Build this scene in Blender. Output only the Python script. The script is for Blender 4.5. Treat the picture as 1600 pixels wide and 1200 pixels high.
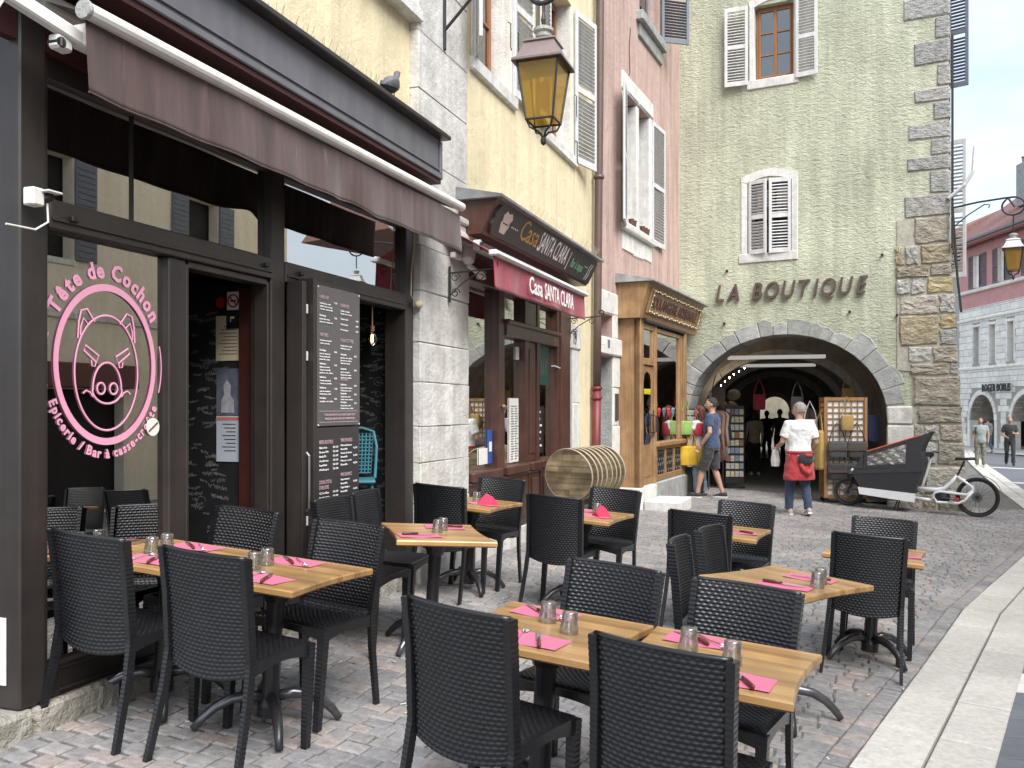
import bpy, math, random
import numpy as np
from mathutils import Matrix, Vector
random.seed(7)
RND = random.Random(11)
for o in list(bpy.data.objects): bpy.data.objects.remove(o)
SC = bpy.context.scene
COL = SC.collection
R = math.radians
# ------------------------------------------------------------------ camera
cam = bpy.data.cameras.new('camera'); cam_ob = bpy.data.objects.new('camera', cam); COL.objects.link(cam_ob)
cam_ob.location = (0, 0, 1.66); cam_ob.rotation_euler = (R(90), 0, 0)
cam.sensor_width = 36; cam.lens = 1400 / 1600 * 36; cam.shift_y = 35 / 1600
cam.clip_start = .05; cam.clip_end = 2000
SC.camera = cam_ob
# ------------------------------------------------------------------ world and sun
SUN_EL, SUN_AZ = 52, 205          # high soft sun behind the clouds, from behind the camera and right
w = bpy.data.worlds.new('World'); SC.world = w; w.use_nodes = True
nt = w.node_tree; nt.nodes.clear()
out = nt.nodes.new('ShaderNodeOutputWorld'); bg = nt.nodes.new('ShaderNodeBackground')
sky = nt.nodes.new('ShaderNodeTexSky'); sky.sky_type = 'NISHITA'; sky.sun_disc = False
sky.sun_elevation = R(SUN_EL); sky.sun_rotation = R(180 - 30); sky.air_density = 1.2; sky.dust_density = 2.5
tc = nt.nodes.new('ShaderNodeTexCoord'); mp = nt.nodes.new('ShaderNodeMapping'); mp.inputs['Scale'].default_value = (1.4, 1.4, 3.2)
nz = nt.nodes.new('ShaderNodeTexNoise'); nz.inputs['Scale'].default_value = 3.1; nz.inputs['Detail'].default_value = 7; nz.inputs['Roughness'].default_value = .58
cr = nt.nodes.new('ShaderNodeValToRGB'); cr.color_ramp.elements[0].position = .36; cr.color_ramp.elements[1].position = .68
cr.color_ramp.elements[0].color = (.42, .42, .42, 1); cr.color_ramp.elements[1].color = (.96, .96, .96, 1)
mx = nt.nodes.new('ShaderNodeMix'); mx.data_type = 'RGBA'
mx.inputs[7].default_value = (4.25, 4.65, 5.2, 1)
nt.links.new(tc.outputs['Generated'], mp.inputs[0]); nt.links.new(mp.outputs[0], nz.inputs['Vector'])
nt.links.new(nz.outputs['Fac'], cr.inputs[0]); nt.links.new(cr.outputs[0], mx.inputs[0])
nt.links.new(sky.outputs[0], mx.inputs[6]); nt.links.new(mx.outputs[2], bg.inputs[0])
bg.inputs[1].default_value = .14
nt.links.new(bg.outputs[0], out.inputs[0])
sl = bpy.data.lights.new('sun', 'SUN'); sl.energy = 2.9; sl.angle = R(42); sl.color = (1, .975, .945)
so = bpy.data.objects.new('sun', sl); COL.objects.link(so)
SUN_DIR = Vector((.30, -.62, .80)).normalized()      # towards the sun
so.rotation_euler = SUN_DIR.to_track_quat('Z', 'Y').to_euler()
sky.sun_elevation = math.asin(SUN_DIR.z); sky.sun_rotation = math.atan2(SUN_DIR.x, SUN_DIR.y)
vs = SC.view_settings; vs.view_transform = 'Standard'; vs.look = 'None'; vs.gamma = 1; vs.exposure = 1.0
vs.use_curve_mapping = False

# ------------------------------------------------------------------ helpers
def gz(x, y):
    """height of the paved ground: falls away from the houses, gentler past the terrace"""
    if x < 2.5: return .121 - .065 * x + .0036 * y
    return -.0415 - .036 * (x - 2.5) + .0036 * y

class MB:
    def __init__(s): s.v = []; s.f = []; s.c = []
    def add(s, v, f, col=None):
        k = len(s.v); s.v += [tuple(p) for p in v]; s.f += [tuple(i + k for i in q) for q in f]
        if col is not None: s.c += [col] * len(f)
        return s
    def box(s, x0, x1, y0, y1, z0, z1, b=0, M=None, col=None):
        if b <= 0:
            v = [(x, y, z) for x in (x0, x1) for y in (y0, y1) for z in (z0, z1)]
            f = [(0, 1, 3, 2), (4, 6, 7, 5), (0, 4, 5, 1), (2, 3, 7, 6), (0, 2, 6, 4), (1, 5, 7, 3)]
        else:
            b = min(b, (x1 - x0) * .45, (y1 - y0) * .45, (z1 - z0) * .45)
            v = []; idx = {}
            for ix, x in enumerate((x0, x1)):
                for iy, y in enumerate((y0, y1)):
                    for iz, z in enumerate((z0, z1)):
                        dx = b if ix == 0 else -b; dy = b if iy == 0 else -b; dz = b if iz == 0 else -b
                        for a in range(3):
                            p = [x + dx, y + dy, z + dz]
                            p[a] = (x, y, z)[a]
                            idx[ix, iy, iz, a] = len(v); v.append(tuple(p))
            f = []
            q = idx
            for i in (0, 1):
                f.append((q[i,0,0,0], q[i,0,1,0], q[i,1,1,0], q[i,1,0,0])[::1 if i == 0 else -1])
                f.append((q[0,i,0,1], q[1,i,0,1], q[1,i,1,1], q[0,i,1,1])[::1 if i == 0 else -1])
                f.append((q[0,0,i,2], q[0,1,i,2], q[1,1,i,2], q[1,0,i,2])[::1 if i == 0 else -1])
            for i in (0, 1):
                for j in (0, 1):
                    f.append((q[i,j,0,0], q[i,j,1,0], q[i,j,1,1], q[i,j,0,1]))
                    f.append((q[i,0,j,0], q[i,1,j,0], q[i,1,j,2], q[i,0,j,2]))
                    f.append((q[0,i,j,1], q[1,i,j,1], q[1,i,j,2], q[0,i,j,2]))
                    for k in (0, 1): f.append((q[i,j,k,0], q[i,j,k,1], q[i,j,k,2]))
        if M is not None: v = [tuple(M @ Vector(p)) for p in v]
        return s.add(v, f, col)
    def tube(s, path, r, n=8, closed=False, cap=True, flat=1.0):
        P = [Vector(p) for p in path]; m = len(P)
        rs = r if isinstance(r, (list, tuple)) else [r] * m
        up = None; V = []; F = []
        for i, p in enumerate(P):
            a = P[(i - 1) % m] if (closed or i > 0) else p; b = P[(i + 1) % m] if (closed or i < m - 1) else p
            t = (b - a)
            t = t.normalized() if t.length > 1e-9 else Vector((0, 0, 1))
            if up is None:
                up = Vector((0, 0, 1)) if abs(t.z) < .9 else Vector((1, 0, 0))
            x = up - t * up.dot(t)
            x = x.normalized() if x.length > 1e-6 else t.orthogonal().normalized()
            y = t.cross(x); up = x
            for k in range(n):
                an = 2 * math.pi * k / n
                V.append(p + x * (math.cos(an) * rs[i]) + y * (math.sin(an) * rs[i] * flat))
        for i in range(m if closed else m - 1):
            j = (i + 1) % m
            for k in range(n):
                F.append((i*n + k, i*n + (k+1) % n, j*n + (k+1) % n, j*n + k))
        if cap and not closed:
            F.append(tuple(range(n))[::-1]); F.append(tuple((m-1)*n + k for k in range(n)))
        return s.add(V, F)
    def loft(s, rings, cap=True, closed_ring=True):
        n = len(rings[0]); V = [p for r in rings for p in r]; F = []
        for i in range(len(rings) - 1):
            for k in range(n if closed_ring else n - 1):
                F.append((i*n + k, i*n + (k+1) % n, (i+1)*n + (k+1) % n, (i+1)*n + k))
        if cap and closed_ring:
            F.append(tuple(range(n))[::-1]); F.append(tuple((len(rings)-1)*n + k for k in range(n)))
        return s.add(V, F)
    def lathe(s, prof, n=16, c=(0, 0, 0), M=None):
        rings = []
        for r, z in prof:
            ring = [Vector((c[0] + r*math.cos(2*math.pi*k/n), c[1] + r*math.sin(2*math.pi*k/n), c[2] + z)) for k in range(n)]
            if M is not None: ring = [M @ p for p in ring]
            rings.append(ring)
        return s.loft(rings, cap=True)
    def prism(s, poly, d0, d1, ax='y', col=None):
        """2-D polygon (a,b) pushed along an axis: ax y -> (a, d, b); z -> (a, b, d); x -> (d, a, b)"""
        def m(p, d): return {'y': (p[0], d, p[1]), 'z': (p[0], p[1], d), 'x': (d, p[0], p[1])}[ax]
        n = len(poly); V = [m(p, d0) for p in poly] + [m(p, d1) for p in poly]
        F = [tuple(range(n)), tuple(range(2*n - 1, n - 1, -1))] + [(i, i + n, (i+1) % n + n, (i+1) % n) for i in range(n)]
        return s.add(V, F, col)
    def grid(s, fn, nu, nv, closed_u=False):
        V = [fn(i/(nu if closed_u else nu - 1), j/(nv - 1)) for j in range(nv) for i in range(nu)]; F = []
        for j in range(nv - 1):
            for i in range(nu if closed_u else nu - 1):
                F.append((j*nu + i, j*nu + (i+1) % nu, (j+1)*nu + (i+1) % nu, (j+1)*nu + i))
        return s.add(V, F)
    def mesh(s, name, smooth=False):
        me = bpy.data.meshes.new(name); me.from_pydata(s.v, [], s.f); me.update()
        if s.c and len(s.c) == len(s.f):
            at = me.color_attributes.new('col', 'FLOAT_COLOR', 'CORNER')
            arr = np.empty((len(me.loops), 4), np.float32); k = 0
            tot = np.empty(len(me.polygons), np.int32); me.polygons.foreach_get('loop_total', tot)
            arr[:, :] = np.repeat(np.array([(*c, 1) for c in s.c], np.float32), tot, axis=0)
            at.data.foreach_set('color', arr.ravel())
        if smooth: me.polygons.foreach_set('use_smooth', [True] * len(me.polygons))
        return me
    def build(s, name, mat, parent=None, smooth=False, M=None, fixn=True, **props):
        import bmesh
        me = s.mesh(name, smooth)
        if fixn:
            bm = bmesh.new(); bm.from_mesh(me); bmesh.ops.recalc_face_normals(bm, faces=bm.faces); bm.to_mesh(me); bm.free()
        return link(name, me, mat, parent, M, **props)

def link(name, me, mat, parent=None, M=None, **props):
    o = bpy.data.objects.new(name, me)
    if mat is not None and hasattr(me, 'materials') and len(me.materials) == 0: me.materials.append(mat)
    COL.objects.link(o)
    if parent is not None: o.parent = parent
    if M is not None:
        if parent is not None: o.matrix_local = M
        else: o.matrix_world = M
    for k, v in props.items(): o[k] = v
    return o

def thing(name, label, cat, M=None, group=None):
    o = bpy.data.objects.new(name, None); COL.objects.link(o); o.empty_display_size = .1
    if M is not None: o.matrix_world = M
    o['label'] = label; o['category'] = cat
    if group: o['group'] = group
    return o
def tag(o, label, cat, group=None):
    o['label'] = label; o['category'] = cat
    if group: o['group'] = group
    return o
def struct(o): o['kind'] = 'structure'; return o
def stuff(o): o['kind'] = 'stuff'; return o
def copy_tree(o, parent=None):
    c = o.copy(); COL.objects.link(c)
    if parent is not None: c.parent = parent
    for ch in list(o.children): copy_tree(ch, c)
    return c
def smooth_by_angle(o, deg=40):
    me = o.data
    me.polygons.foreach_set('use_smooth', [True] * len(me.polygons))
    try: me.set_sharp_from_angle(angle=R(deg))
    except Exception: pass
    return o
def T(x, y, z): return Matrix.Translation((x, y, z))
def RZ(a): return Matrix.Rotation(a, 4, 'Z')
def RX(a): return Matrix.Rotation(a, 4, 'X')
def RY(a): return Matrix.Rotation(a, 4, 'Y')

def ground_matrix(x, y, yaw, lift=0.0):
    """stand a thing on the sloping paving, tilted with it"""
    e = .15
    a = (gz(x + e, y) - gz(x - e, y)) / (2*e); b = (gz(x, y + e) - gz(x, y - e)) / (2*e)
    n = Vector((-a, -b, 1)).normalized()
    ex = Vector((math.cos(yaw), math.sin(yaw), 0)); ex.z = a*ex.x + b*ex.y; ex.normalize()
    ey = n.cross(ex)
    z = gz(x, y)
    return Matrix(((ex.x, ey.x, n.x, x + n.x*lift), (ex.y, ey.y, n.y, y + n.y*lift), (ex.z, ey.z, n.z, z + n.z*lift), (0, 0, 0, 1)))

FONT_CACHE = {}
def text_mesh(txt, size=1.0, extrude=0.0, xs=1.0, shear=0.0, align='LEFT', res=2, bold=0.0):
    """lettering as mesh in the XZ plane (reads along +x, faces -y)"""
    cu = bpy.data.curves.new('lettering', 'FONT'); cu.body = txt; cu.size = size; cu.extrude = extrude
    cu.align_x = align; cu.shear = shear; cu.resolution_u = res; cu.offset = bold
    ob = bpy.data.objects.new('lettering', cu)
    me = bpy.data.meshes.new_from_object(ob)
    bpy.data.objects.remove(ob); bpy.data.curves.remove(cu)
    me.materials.clear()
    me.transform(Matrix(((xs, 0, 0, 0), (0, 0, -1, 0), (0, 1, 0, 0), (0, 0, 0, 1))))
    return me
def mesh_width(me):
    xs = [v.co.x for v in me.vertices]
    return (max(xs) - min(xs), min(xs)) if xs else (0, 0)
def join_meshes(items, name):
    """items: list of (mesh, Matrix) -> one mesh"""
    mb = MB()
    for me, M in items:
        mb.add([M @ v.co for v in me.vertices], [tuple(p.vertices) for p in me.polygons])
    return mb.mesh(name)

# ------------------------------------------------------------------ materials
def M_(name, col, rough=.7, var=.12, scale=6., bump=0., bscale=40., metal=0., streak=0., rnd=0., attr=False,
       spec=.5, dirt=0., dirtcol=(.08, .07, .06), stretch=None, coat=0., sheen=0., bdist=.02, big=0.):
    m = bpy.data.materials.new(name); m.use_nodes = True; t = m.node_tree; N = t.nodes; L = t.links
    b = N['Principled BSDF']; b.inputs['Roughness'].default_value = rough; b.inputs['Metallic'].default_value = metal
    b.inputs['Specular IOR Level'].default_value = spec
    if coat: b.inputs['Coat Weight'].default_value = coat
    if sheen: b.inputs['Sheen Weight'].default_value = sheen
    co = N.new('ShaderNodeTexCoord'); vec = co.outputs['Object']
    if stretch:
        mp = N.new('ShaderNodeMapping'); mp.inputs['Scale'].default_value = stretch; L.new(vec, mp.inputs[0]); svec = mp.outputs[0]
    else: svec = vec
    def noise(sc, det=5, v=None, ro=.6):
        n = N.new('ShaderNodeTexNoise'); n.inputs['Scale'].default_value = sc; n.inputs['Detail'].default_value = det
        n.inputs['Roughness'].default_value = ro; L.new(v if v is not None else svec, n.inputs['Vector']); return n.outputs['Fac']
    def mul(c, fac_sock, lo, hi, f0=.3, f1=.7):
        mr = N.new('ShaderNodeMapRange'); mr.inputs[1].default_value = f0; mr.inputs[2].default_value = f1
        mr.inputs[3].default_value = lo; mr.inputs[4].default_value = hi; L.new(fac_sock, mr.inputs[0])
        vm = N.new('ShaderNodeVectorMath'); vm.operation = 'SCALE'; L.new(c, vm.inputs[0]); L.new(mr.outputs[0], vm.inputs['Scale']); return vm.outputs[0]
    def mix(c, col2, fac):
        x = N.new('ShaderNodeMix'); x.data_type = 'RGBA'; L.new(fac, x.inputs[0]); L.new(c, x.inputs[6]); x.inputs[7].default_value = (*col2, 1); return x.outputs[2]
    def ramp(s, a, b_):
        mr = N.new('ShaderNodeMapRange'); mr.inputs[1].default_value = a; mr.inputs[2].default_value = b_; L.new(s, mr.inputs[0]); return mr.outputs[0]
    if attr:
        at = N.new('ShaderNodeAttribute'); at.attribute_name = 'col'; c = at.outputs['Color']
    else:
        rg = N.new('ShaderNodeRGB'); rg.outputs[0].default_value = (*col, 1); c = rg.outputs[0]
    if rnd:
        oi = N.new('ShaderNodeObjectInfo'); c = mul(c, oi.outputs['Random'], 1 - rnd, 1 + rnd, 0, 1)
    if var: c = mul(c, noise(scale), 1 - var, 1 + var)
    if big: c = mul(c, noise(.9, 4, vec), 1 - big, 1 + big, .35, .65)
    if streak:
        mp2 = N.new('ShaderNodeMapping'); mp2.inputs['Scale'].default_value = (9, 9, .55); L.new(vec, mp2.inputs[0])
        c = mul(c, noise(1., 5, mp2.outputs[0]), 1 - streak, 1 + streak * .5, .35, .7)
    if dirt:
        c = mix(c, dirtcol, ramp(noise(scale * .45 + .4, 8, None, .7), 1 - dirt, 1.02 - dirt * .25))
    L.new(c, b.inputs['Base Color'])
    if bump:
        bp = N.new('ShaderNodeBump'); bp.inputs['Strength'].default_value = bump; bp.inputs['Distance'].default_value = bdist
        L.new(noise(bscale, 6), bp.inputs['Height']); L.new(bp.outputs[0], b.inputs['Normal'])
    return m
def emit(name, col, st):
    m = bpy.data.materials.new(name); m.use_nodes = True; b = m.node_tree.nodes['Principled BSDF']
    b.inputs['Base Color'].default_value = (*col, 1); b.inputs['Emission Color'].default_value = (*col, 1); b.inputs['Emission Strength'].default_value = st
    return m
def pane(name, refl=.35, tint=(.55, .56, .55), rough=.0, wob=0.):
    """window glass: partly mirror, partly see-through"""
    m = bpy.data.materials.new(name); m.use_nodes = True; t = m.node_tree; N = t.nodes; L = t.links
    N.clear(); o = N.new('ShaderNodeOutputMaterial'); g = N.new('ShaderNodeBsdfGlossy'); g.inputs['Roughness'].default_value = rough
    g.inputs['Color'].default_value = (.95, .95, .93, 1)
    tr = N.new('ShaderNodeBsdfTransparent'); tr.inputs[0].default_value = (*tint, 1)
    fr = N.new('ShaderNodeFresnel'); fr.inputs[0].default_value = 1.5
    ad = N.new('ShaderNodeMath'); ad.operation = 'ADD'; ad.use_clamp = True; ad.inputs[1].default_value = refl; L.new(fr.outputs[0], ad.inputs[0])
    x = N.new('ShaderNodeMixShader'); L.new(ad.outputs[0], x.inputs[0]); L.new(tr.outputs[0], x.inputs[1]); L.new(g.outputs[0], x.inputs[2]); L.new(x.outputs[0], o.inputs[0])
    if wob:
        n = N.new('ShaderNodeTexNoise'); n.inputs['Scale'].default_value = 1.3; bp = N.new('ShaderNodeBump'); bp.inputs['Strength'].default_value = wob; bp.inputs['Distance'].default_value = .02
        co = N.new('ShaderNodeTexCoord'); L.new(co.outputs['Object'], n.inputs['Vector']); L.new(n.outputs['Fac'], bp.inputs['Height']); L.new(bp.outputs[0], g.inputs['Normal'])
    return m

def stucco(name, col, rough, bump, scale, stretch, var=.1, stain=.25, fine=.3):
    m = bpy.data.materials.new(name); m.use_nodes = True; t = m.node_tree; N = t.nodes; L = t.links; b = N['Principled BSDF']
    b.inputs['Roughness'].default_value = rough; b.inputs['Specular IOR Level'].default_value = .2
    co = N.new('ShaderNodeTexCoord')
    def mapn(sc3, sc, det, ro=.6, dist=0.):
        mp = N.new('ShaderNodeMapping'); mp.inputs['Scale'].default_value = sc3; L.new(co.outputs['Object'], mp.inputs[0])
        n = N.new('ShaderNodeTexNoise'); n.inputs['Scale'].default_value = sc; n.inputs['Detail'].default_value = det; n.inputs['Roughness'].default_value = ro
        n.inputs['Distortion'].default_value = dist; L.new(mp.outputs[0], n.inputs['Vector']); return n.outputs['Fac']
    def mr(s, a, b_, c, d):
        x = N.new('ShaderNodeMapRange'); x.inputs[1].default_value = a; x.inputs[2].default_value = b_; x.inputs[3].default_value = c; x.inputs[4].default_value = d; L.new(s, x.inputs[0]); return x.outputs[0]
    rg = N.new('ShaderNodeRGB'); rg.outputs[0].default_value = (*col, 1); c = rg.outputs[0]
    def scl(c, s):
        v = N.new('ShaderNodeVectorMath'); v.operation = 'SCALE'; L.new(c, v.inputs[0]); L.new(s, v.inputs['Scale']); return v.outputs[0]
    c = scl(c, mr(mapn((1, 1, 1), .55, 7, .65), .3, .7, 1 - var, 1 + var))
    c = scl(c, mr(mapn((5, 5, .35), 1.1, 6, .65), .4, .75, 1.0, 1 - stain))
    c = scl(c, mr(mapn((1, 1, 1), 34, 3, .6), .3, .7, 1 - var * .6, 1 + var * .5))
    h = mapn(stretch, scale, 5, .55, .9)
    c = scl(c, mr(h, .3, .6, 1 - bump * .22, 1.03))
    L.new(c, b.inputs['Base Color'])
    bp = N.new('ShaderNodeBump'); bp.inputs['Strength'].default_value = bump; bp.inputs['Distance'].default_value = .05; L.new(h, bp.inputs['Height'])
    bp2 = N.new('ShaderNodeBump'); bp2.inputs['Strength'].default_value = fine; bp2.inputs['Distance'].default_value = .01; L.new(mapn((1, 1, 1), 60, 4), bp2.inputs['Height']); L.new(bp.outputs[0], bp2.inputs['Normal'])
    L.new(bp2.outputs[0], b.inputs['Normal'])
    return m

def wood(name, col, dark, along='x', rough=.45, scale=1.0, planks=0.0, rnd=0.0, coat=0.0, wear=0.0):
    """grain stretched along one axis; planks = width of glued strips in metres (0 none)"""
    m = bpy.data.materials.new(name); m.use_nodes = True; t = m.node_tree; N = t.nodes; L = t.links; b = N['Principled BSDF']
    b.inputs['Roughness'].default_value = rough
    if coat: b.inputs['Coat Weight'].default_value = coat; b.inputs['Coat Roughness'].default_value = .25
    co = N.new('ShaderNodeTexCoord'); mp = N.new('ShaderNodeMapping')
    mp.inputs['Scale'].default_value = {'x': (1.2, 26, 26), 'y': (26, 1.2, 26), 'z': (26, 26, 1.2)}[along]
    L.new(co.outputs['Object'], mp.inputs[0])
    n = N.new('ShaderNodeTexNoise'); n.inputs['Scale'].default_value = scale; n.inputs['Detail'].default_value = 6; n.inputs['Roughness'].default_value = .65; L.new(mp.outputs[0], n.inputs['Vector'])
    cr = N.new('ShaderNodeValToRGB'); cr.color_ramp.elements[0].position = .3; cr.color_ramp.elements[1].position = .72
    cr.color_ramp.elements[0].color = (*dark, 1); cr.color_ramp.elements[1].color = (*col, 1); L.new(n.outputs['Fac'], cr.inputs[0]); c = cr.outputs[0]
    def scl(c, s):
        v = N.new('ShaderNodeVectorMath'); v.operation = 'SCALE'; L.new(c, v.inputs[0]); L.new(s, v.inputs['Scale']); return v.outputs[0]
    if planks:
        sp = N.new('ShaderNodeSeparateXYZ'); L.new(co.outputs['Object'], sp.inputs[0])
        dv = N.new('ShaderNodeMath'); dv.operation = 'DIVIDE'; dv.inputs[1].default_value = planks; L.new(sp.outputs['Y' if along == 'x' else 'X'], dv.inputs[0])
        fl = N.new('ShaderNodeMath'); fl.operation = 'FLOOR'; L.new(dv.outputs[0], fl.inputs[0])
        wn = N.new('ShaderNodeTexWhiteNoise'); wn.noise_dimensions = '1D'; L.new(fl.outputs[0], wn.inputs['W'])
        mr = N.new('ShaderNodeMapRange'); mr.inputs[3].default_value = .72; mr.inputs[4].default_value = 1.16; L.new(wn.outputs['Value'], mr.inputs[0]); c = scl(c, mr.outputs[0])
    if rnd:
        oi = N.new('ShaderNodeObjectInfo'); mr = N.new('ShaderNodeMapRange'); mr.inputs[3].default_value = 1 - rnd; mr.inputs[4].default_value = 1 + rnd; L.new(oi.outputs['Random'], mr.inputs[0]); c = scl(c, mr.outputs[0])
    if wear:
        n2 = N.new('ShaderNodeTexNoise'); n2.inputs['Scale'].default_value = 5; n2.inputs['Detail'].default_value = 8; L.new(co.outputs['Object'], n2.inputs['Vector'])
        mr = N.new('ShaderNodeMapRange'); mr.inputs[1].default_value = .35; mr.inputs[2].default_value = .7; mr.inputs[3].default_value = 1 - wear; mr.inputs[4].default_value = 1 + wear; L.new(n2.outputs['Fac'], mr.inputs[0]); c = scl(c, mr.outputs[0])
    L.new(c, b.inputs['Base Color'])
    bp = N.new('ShaderNodeBump'); bp.inputs['Strength'].default_value = .15; bp.inputs['Distance'].default_value = .004; L.new(n.outputs['Fac'], bp.inputs['Height']); L.new(bp.outputs[0], b.inputs['Normal'])
    return m

MAT = {}
MAT['yellow'] = stucco('yellow_plaster', (.74, .645, .43), .9, .25, 5, (1, 1, 1), .09, .24, .4)
MAT['green'] = stucco('green_stucco', (.505, .525, .40), .92, .65, 10, (1.0, 1.0, 2.0), .2, .32, .4)
MAT['pink'] = stucco('pink_plaster', (.51, .37, .325), .9, .3, 6, (1, 1, 1), .12, .42, .4)
MAT['cream'] = stucco('cream_plaster', (.80, .73, .58), .9, .25, 5, (1, 1, 1), .07, .14, .3)
MAT['limestone'] = M_('limestone', (.60, .59, .56), .88, .18, 5, .7, 22, streak=.14, rnd=.05, dirt=.47, dirtcol=(.32, .31, .28), spec=.2, bdist=.018)
MAT['step_stone'] = M_('worn_step_stone', (.36, .34, .30), .88, .3, 7, .9, 18, rnd=.1, dirt=.55, dirtcol=(.12, .1, .075), spec=.2, bdist=.05)
MAT['white_stone'] = M_('white_stone', (.66, .65, .62), .85, .16, 8, .4, 40, streak=.14, dirt=.44, dirtcol=(.33, .31, .28), spec=.2)
MAT['grey_stone'] = M_('grey_stone', (.33, .34, .33), .9, .22, 6, .6, 28, rnd=.12, dirt=.42, dirtcol=(.19, .19, .18), spec=.2)
MAT['rubble'] = M_('rubble_stone', (1, 1, 1), .92, .34, 9, 1.0, 13, attr=True, spec=.15, dirt=.5, dirtcol=(.27, .25, .21), bdist=.06, stretch=(1, 1, 1.7))
MAT['mortar'] = M_('mortar', (.42, .40, .34), .95, .2, 14, .6, 60, spec=.1)
MAT['brown_metal'] = M_('brown_paint', (.031, .025, .023), .42, .2, 5, .05, 60, streak=.25, dirt=.36, dirtcol=(.075, .062, .056))
MAT['brown_dark'] = M_('brown_paint_dark', (.026, .02, .018), .4, .2, 5)
MAT['grey_fascia'] = M_('grey_painted_board', (.135, .135, .15), .5, .1, 4, .04, 50, streak=.16, dirt=.3, dirtcol=(.2, .19, .18))
MAT['maroon'] = M_('maroon_soffit', (.055, .012, .012), .6, .15, 5)
MAT['awning'] = M_('brown_awning_cloth', (.08, .045, .04), .85, .12, 8, .1, 120, streak=.5, sheen=.2, dirt=.4, dirtcol=(.23, .18, .165), stretch=(3.2, 3.2, .35))
MAT['white_metal'] = M_('white_lacquer', (.66, .65, .62), .45, .1, 10, dirt=.34, dirtcol=(.32, .3, .27))
MAT['black'] = M_('black_paint', (.012, .012, .013), .5, .2, 10)
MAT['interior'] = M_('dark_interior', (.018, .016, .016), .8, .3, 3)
MAT['iron'] = M_('wrought_iron', (.02, .02, .022), .5, .2, 20, .1, 80)
MAT['glass'] = pane('shop_glass', .46, (.55, .55, .54), 0., .012)
MAT['glass_soft'] = pane('old_glass', .58, (.6, .6, .58), .0, .02)
MAT['dark_glass'] = pane('dark_window_glass', .16, (.25, .25, .26), 0., .02)
MAT['orange_wood'] = wood('orange_window_wood', (.36, .16, .06), (.2, .085, .03), 'z', .5, 1., 0, 0, .1)
MAT['casa_wood'] = wood('dark_red_brown_wood', (.10, .038, .026), (.045, .017, .012), 'z', .42, 1., 0, 0, .25, .25)
MAT['oak'] = wood('honey_oak', (.37, .225, .11), (.23, .13, .06), 'z', .5, 1., 0, 0, .15, .2)
MAT['shutter'] = M_('grey_shutter_paint', (.60, .605, .61), .6, .1, 8, .1, 60, streak=.15, dirt=.36, dirtcol=(.36, .35, .34))
MAT['shutter_blue'] = M_('blue_grey_shutter_paint', (.13, .15, .18), .6, .1, 8)
MAT['pinkletter'] = M_('pink_vinyl', (.72, .33, .47), .5, .03, 8)
MAT['white_ink'] = M_('white_vinyl', (.78, .78, .78), .5, .03, 8)
MAT['pink_ink'] = M_('pink_grey_ink', (.52, .36, .40), .5, .03, 8)
MAT['paper'] = M_('paper', (.72, .71, .67), .8, .05, 8)
MAT['beige_paper'] = M_('beige_paper', (.5, .43, .3), .8, .08, 8)
# ------------------------------------------------------------------ frames of the house fronts
P0 = (-2.035, 3.86); D1 = Vector((.3303, .9439)); N1 = Vector((.9439, -.3303))
PIPE = (1.225, 13.18); KK = (3.35, 17.9); CC = (7.94, 15.6)
def frame(o, p): return T(o[0], o[1], 0) @ RZ(math.atan2(p[1] - o[1], p[0] - o[0]))
F1 = frame(P0, (P0[0] + D1.x, P0[1] + D1.y))        # local x along the front, -y out to the street
FP = frame(PIPE, KK); FB = frame(KK, CC)
def w1(s, q): return (P0[0] + D1.x*s + N1.x*q, P0[1] + D1.y*s + N1.y*q)
def gF(F, s, q=0):
    p = F @ Vector((s, -q, 0)); return gz(p.x, p.y)
# ------------------------------------------------------------------ ground sheet
def axis(a, b, fine0, fine1, n1, n2):
    return sorted(set([round(a + (fine0 - a)*i/n1, 3) for i in range(n1)] + [round(fine0 + (fine1 - fine0)*i/n2, 3) for i in range(n2)] + [round(fine1 + (b - fine1)*i/n1, 3) for i in range(n1 + 1)]))
xs = axis(-150, 260, -4, 12, 8, 32); ys = axis(-90, 420, 0, 24, 8, 32)
V = [(x, y, min(gz(x, y), .26) - .034) for y in ys for x in xs]; nx = len(xs)
Fc = [(j*nx + i, j*nx + i + 1, (j+1)*nx + i + 1, (j+1)*nx + i) for j in range(len(ys) - 1) for i in range(nx - 1)]
MAT['joint'] = M_('joint_sand', (.15, .145, .138), .95, .3, 30, .5, 80, spec=.1)
MAT['cobble'] = M_('cobble_stone', (.2, .2, .2), .68, .22, 22, .5, 55, attr=True, spec=.35, dirt=.25, dirtcol=(.12, .115, .11), big=.16)
struct(MB().add(V, Fc).build('ground', MAT['joint'], fixn=False))

# the pale drain strip that bounds the terrace
STRIP = [(.6, 2.55), (1.5, 4.02), (2.29, 5.25), (3.82, 7.6), (6.19, 10.83), (8.3, 13.9), (9.33, 16.3), (11.37, 20.95), (15.84, 30.8), (20.2, 40.2), (24, 48)]
def polyline_points(pl, step):
    out = []; carry = 0
    for a, b in zip(pl, pl[1:]):
        L = math.dist(a, b); n = max(1, round(L / step))
        for i in range(n): out.append((a[0] + (b[0]-a[0])*i/n, a[1] + (b[1]-a[1])*i/n))
    out.append(pl[-1]); return out
def offset_line(pl, d):
    out = []
    for i, p in enumerate(pl):
        a = Vector(pl[max(0, i-1)]); b = Vector(pl[min(len(pl)-1, i+1)]); t = (b - a).normalized(); n = Vector((t.y, -t.x))
        out.append((p[0] + n.x*d, p[1] + n.y*d))
    return out
def strip_x(y):
    for a, b in zip(STRIP, STRIP[1:]):
        if a[1] <= y <= b[1]: return a[0] + (b[0]-a[0])*(y - a[1])/(b[1] - a[1])
    return STRIP[0][0] if y < STRIP[0][1] else STRIP[-1][0]
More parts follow.
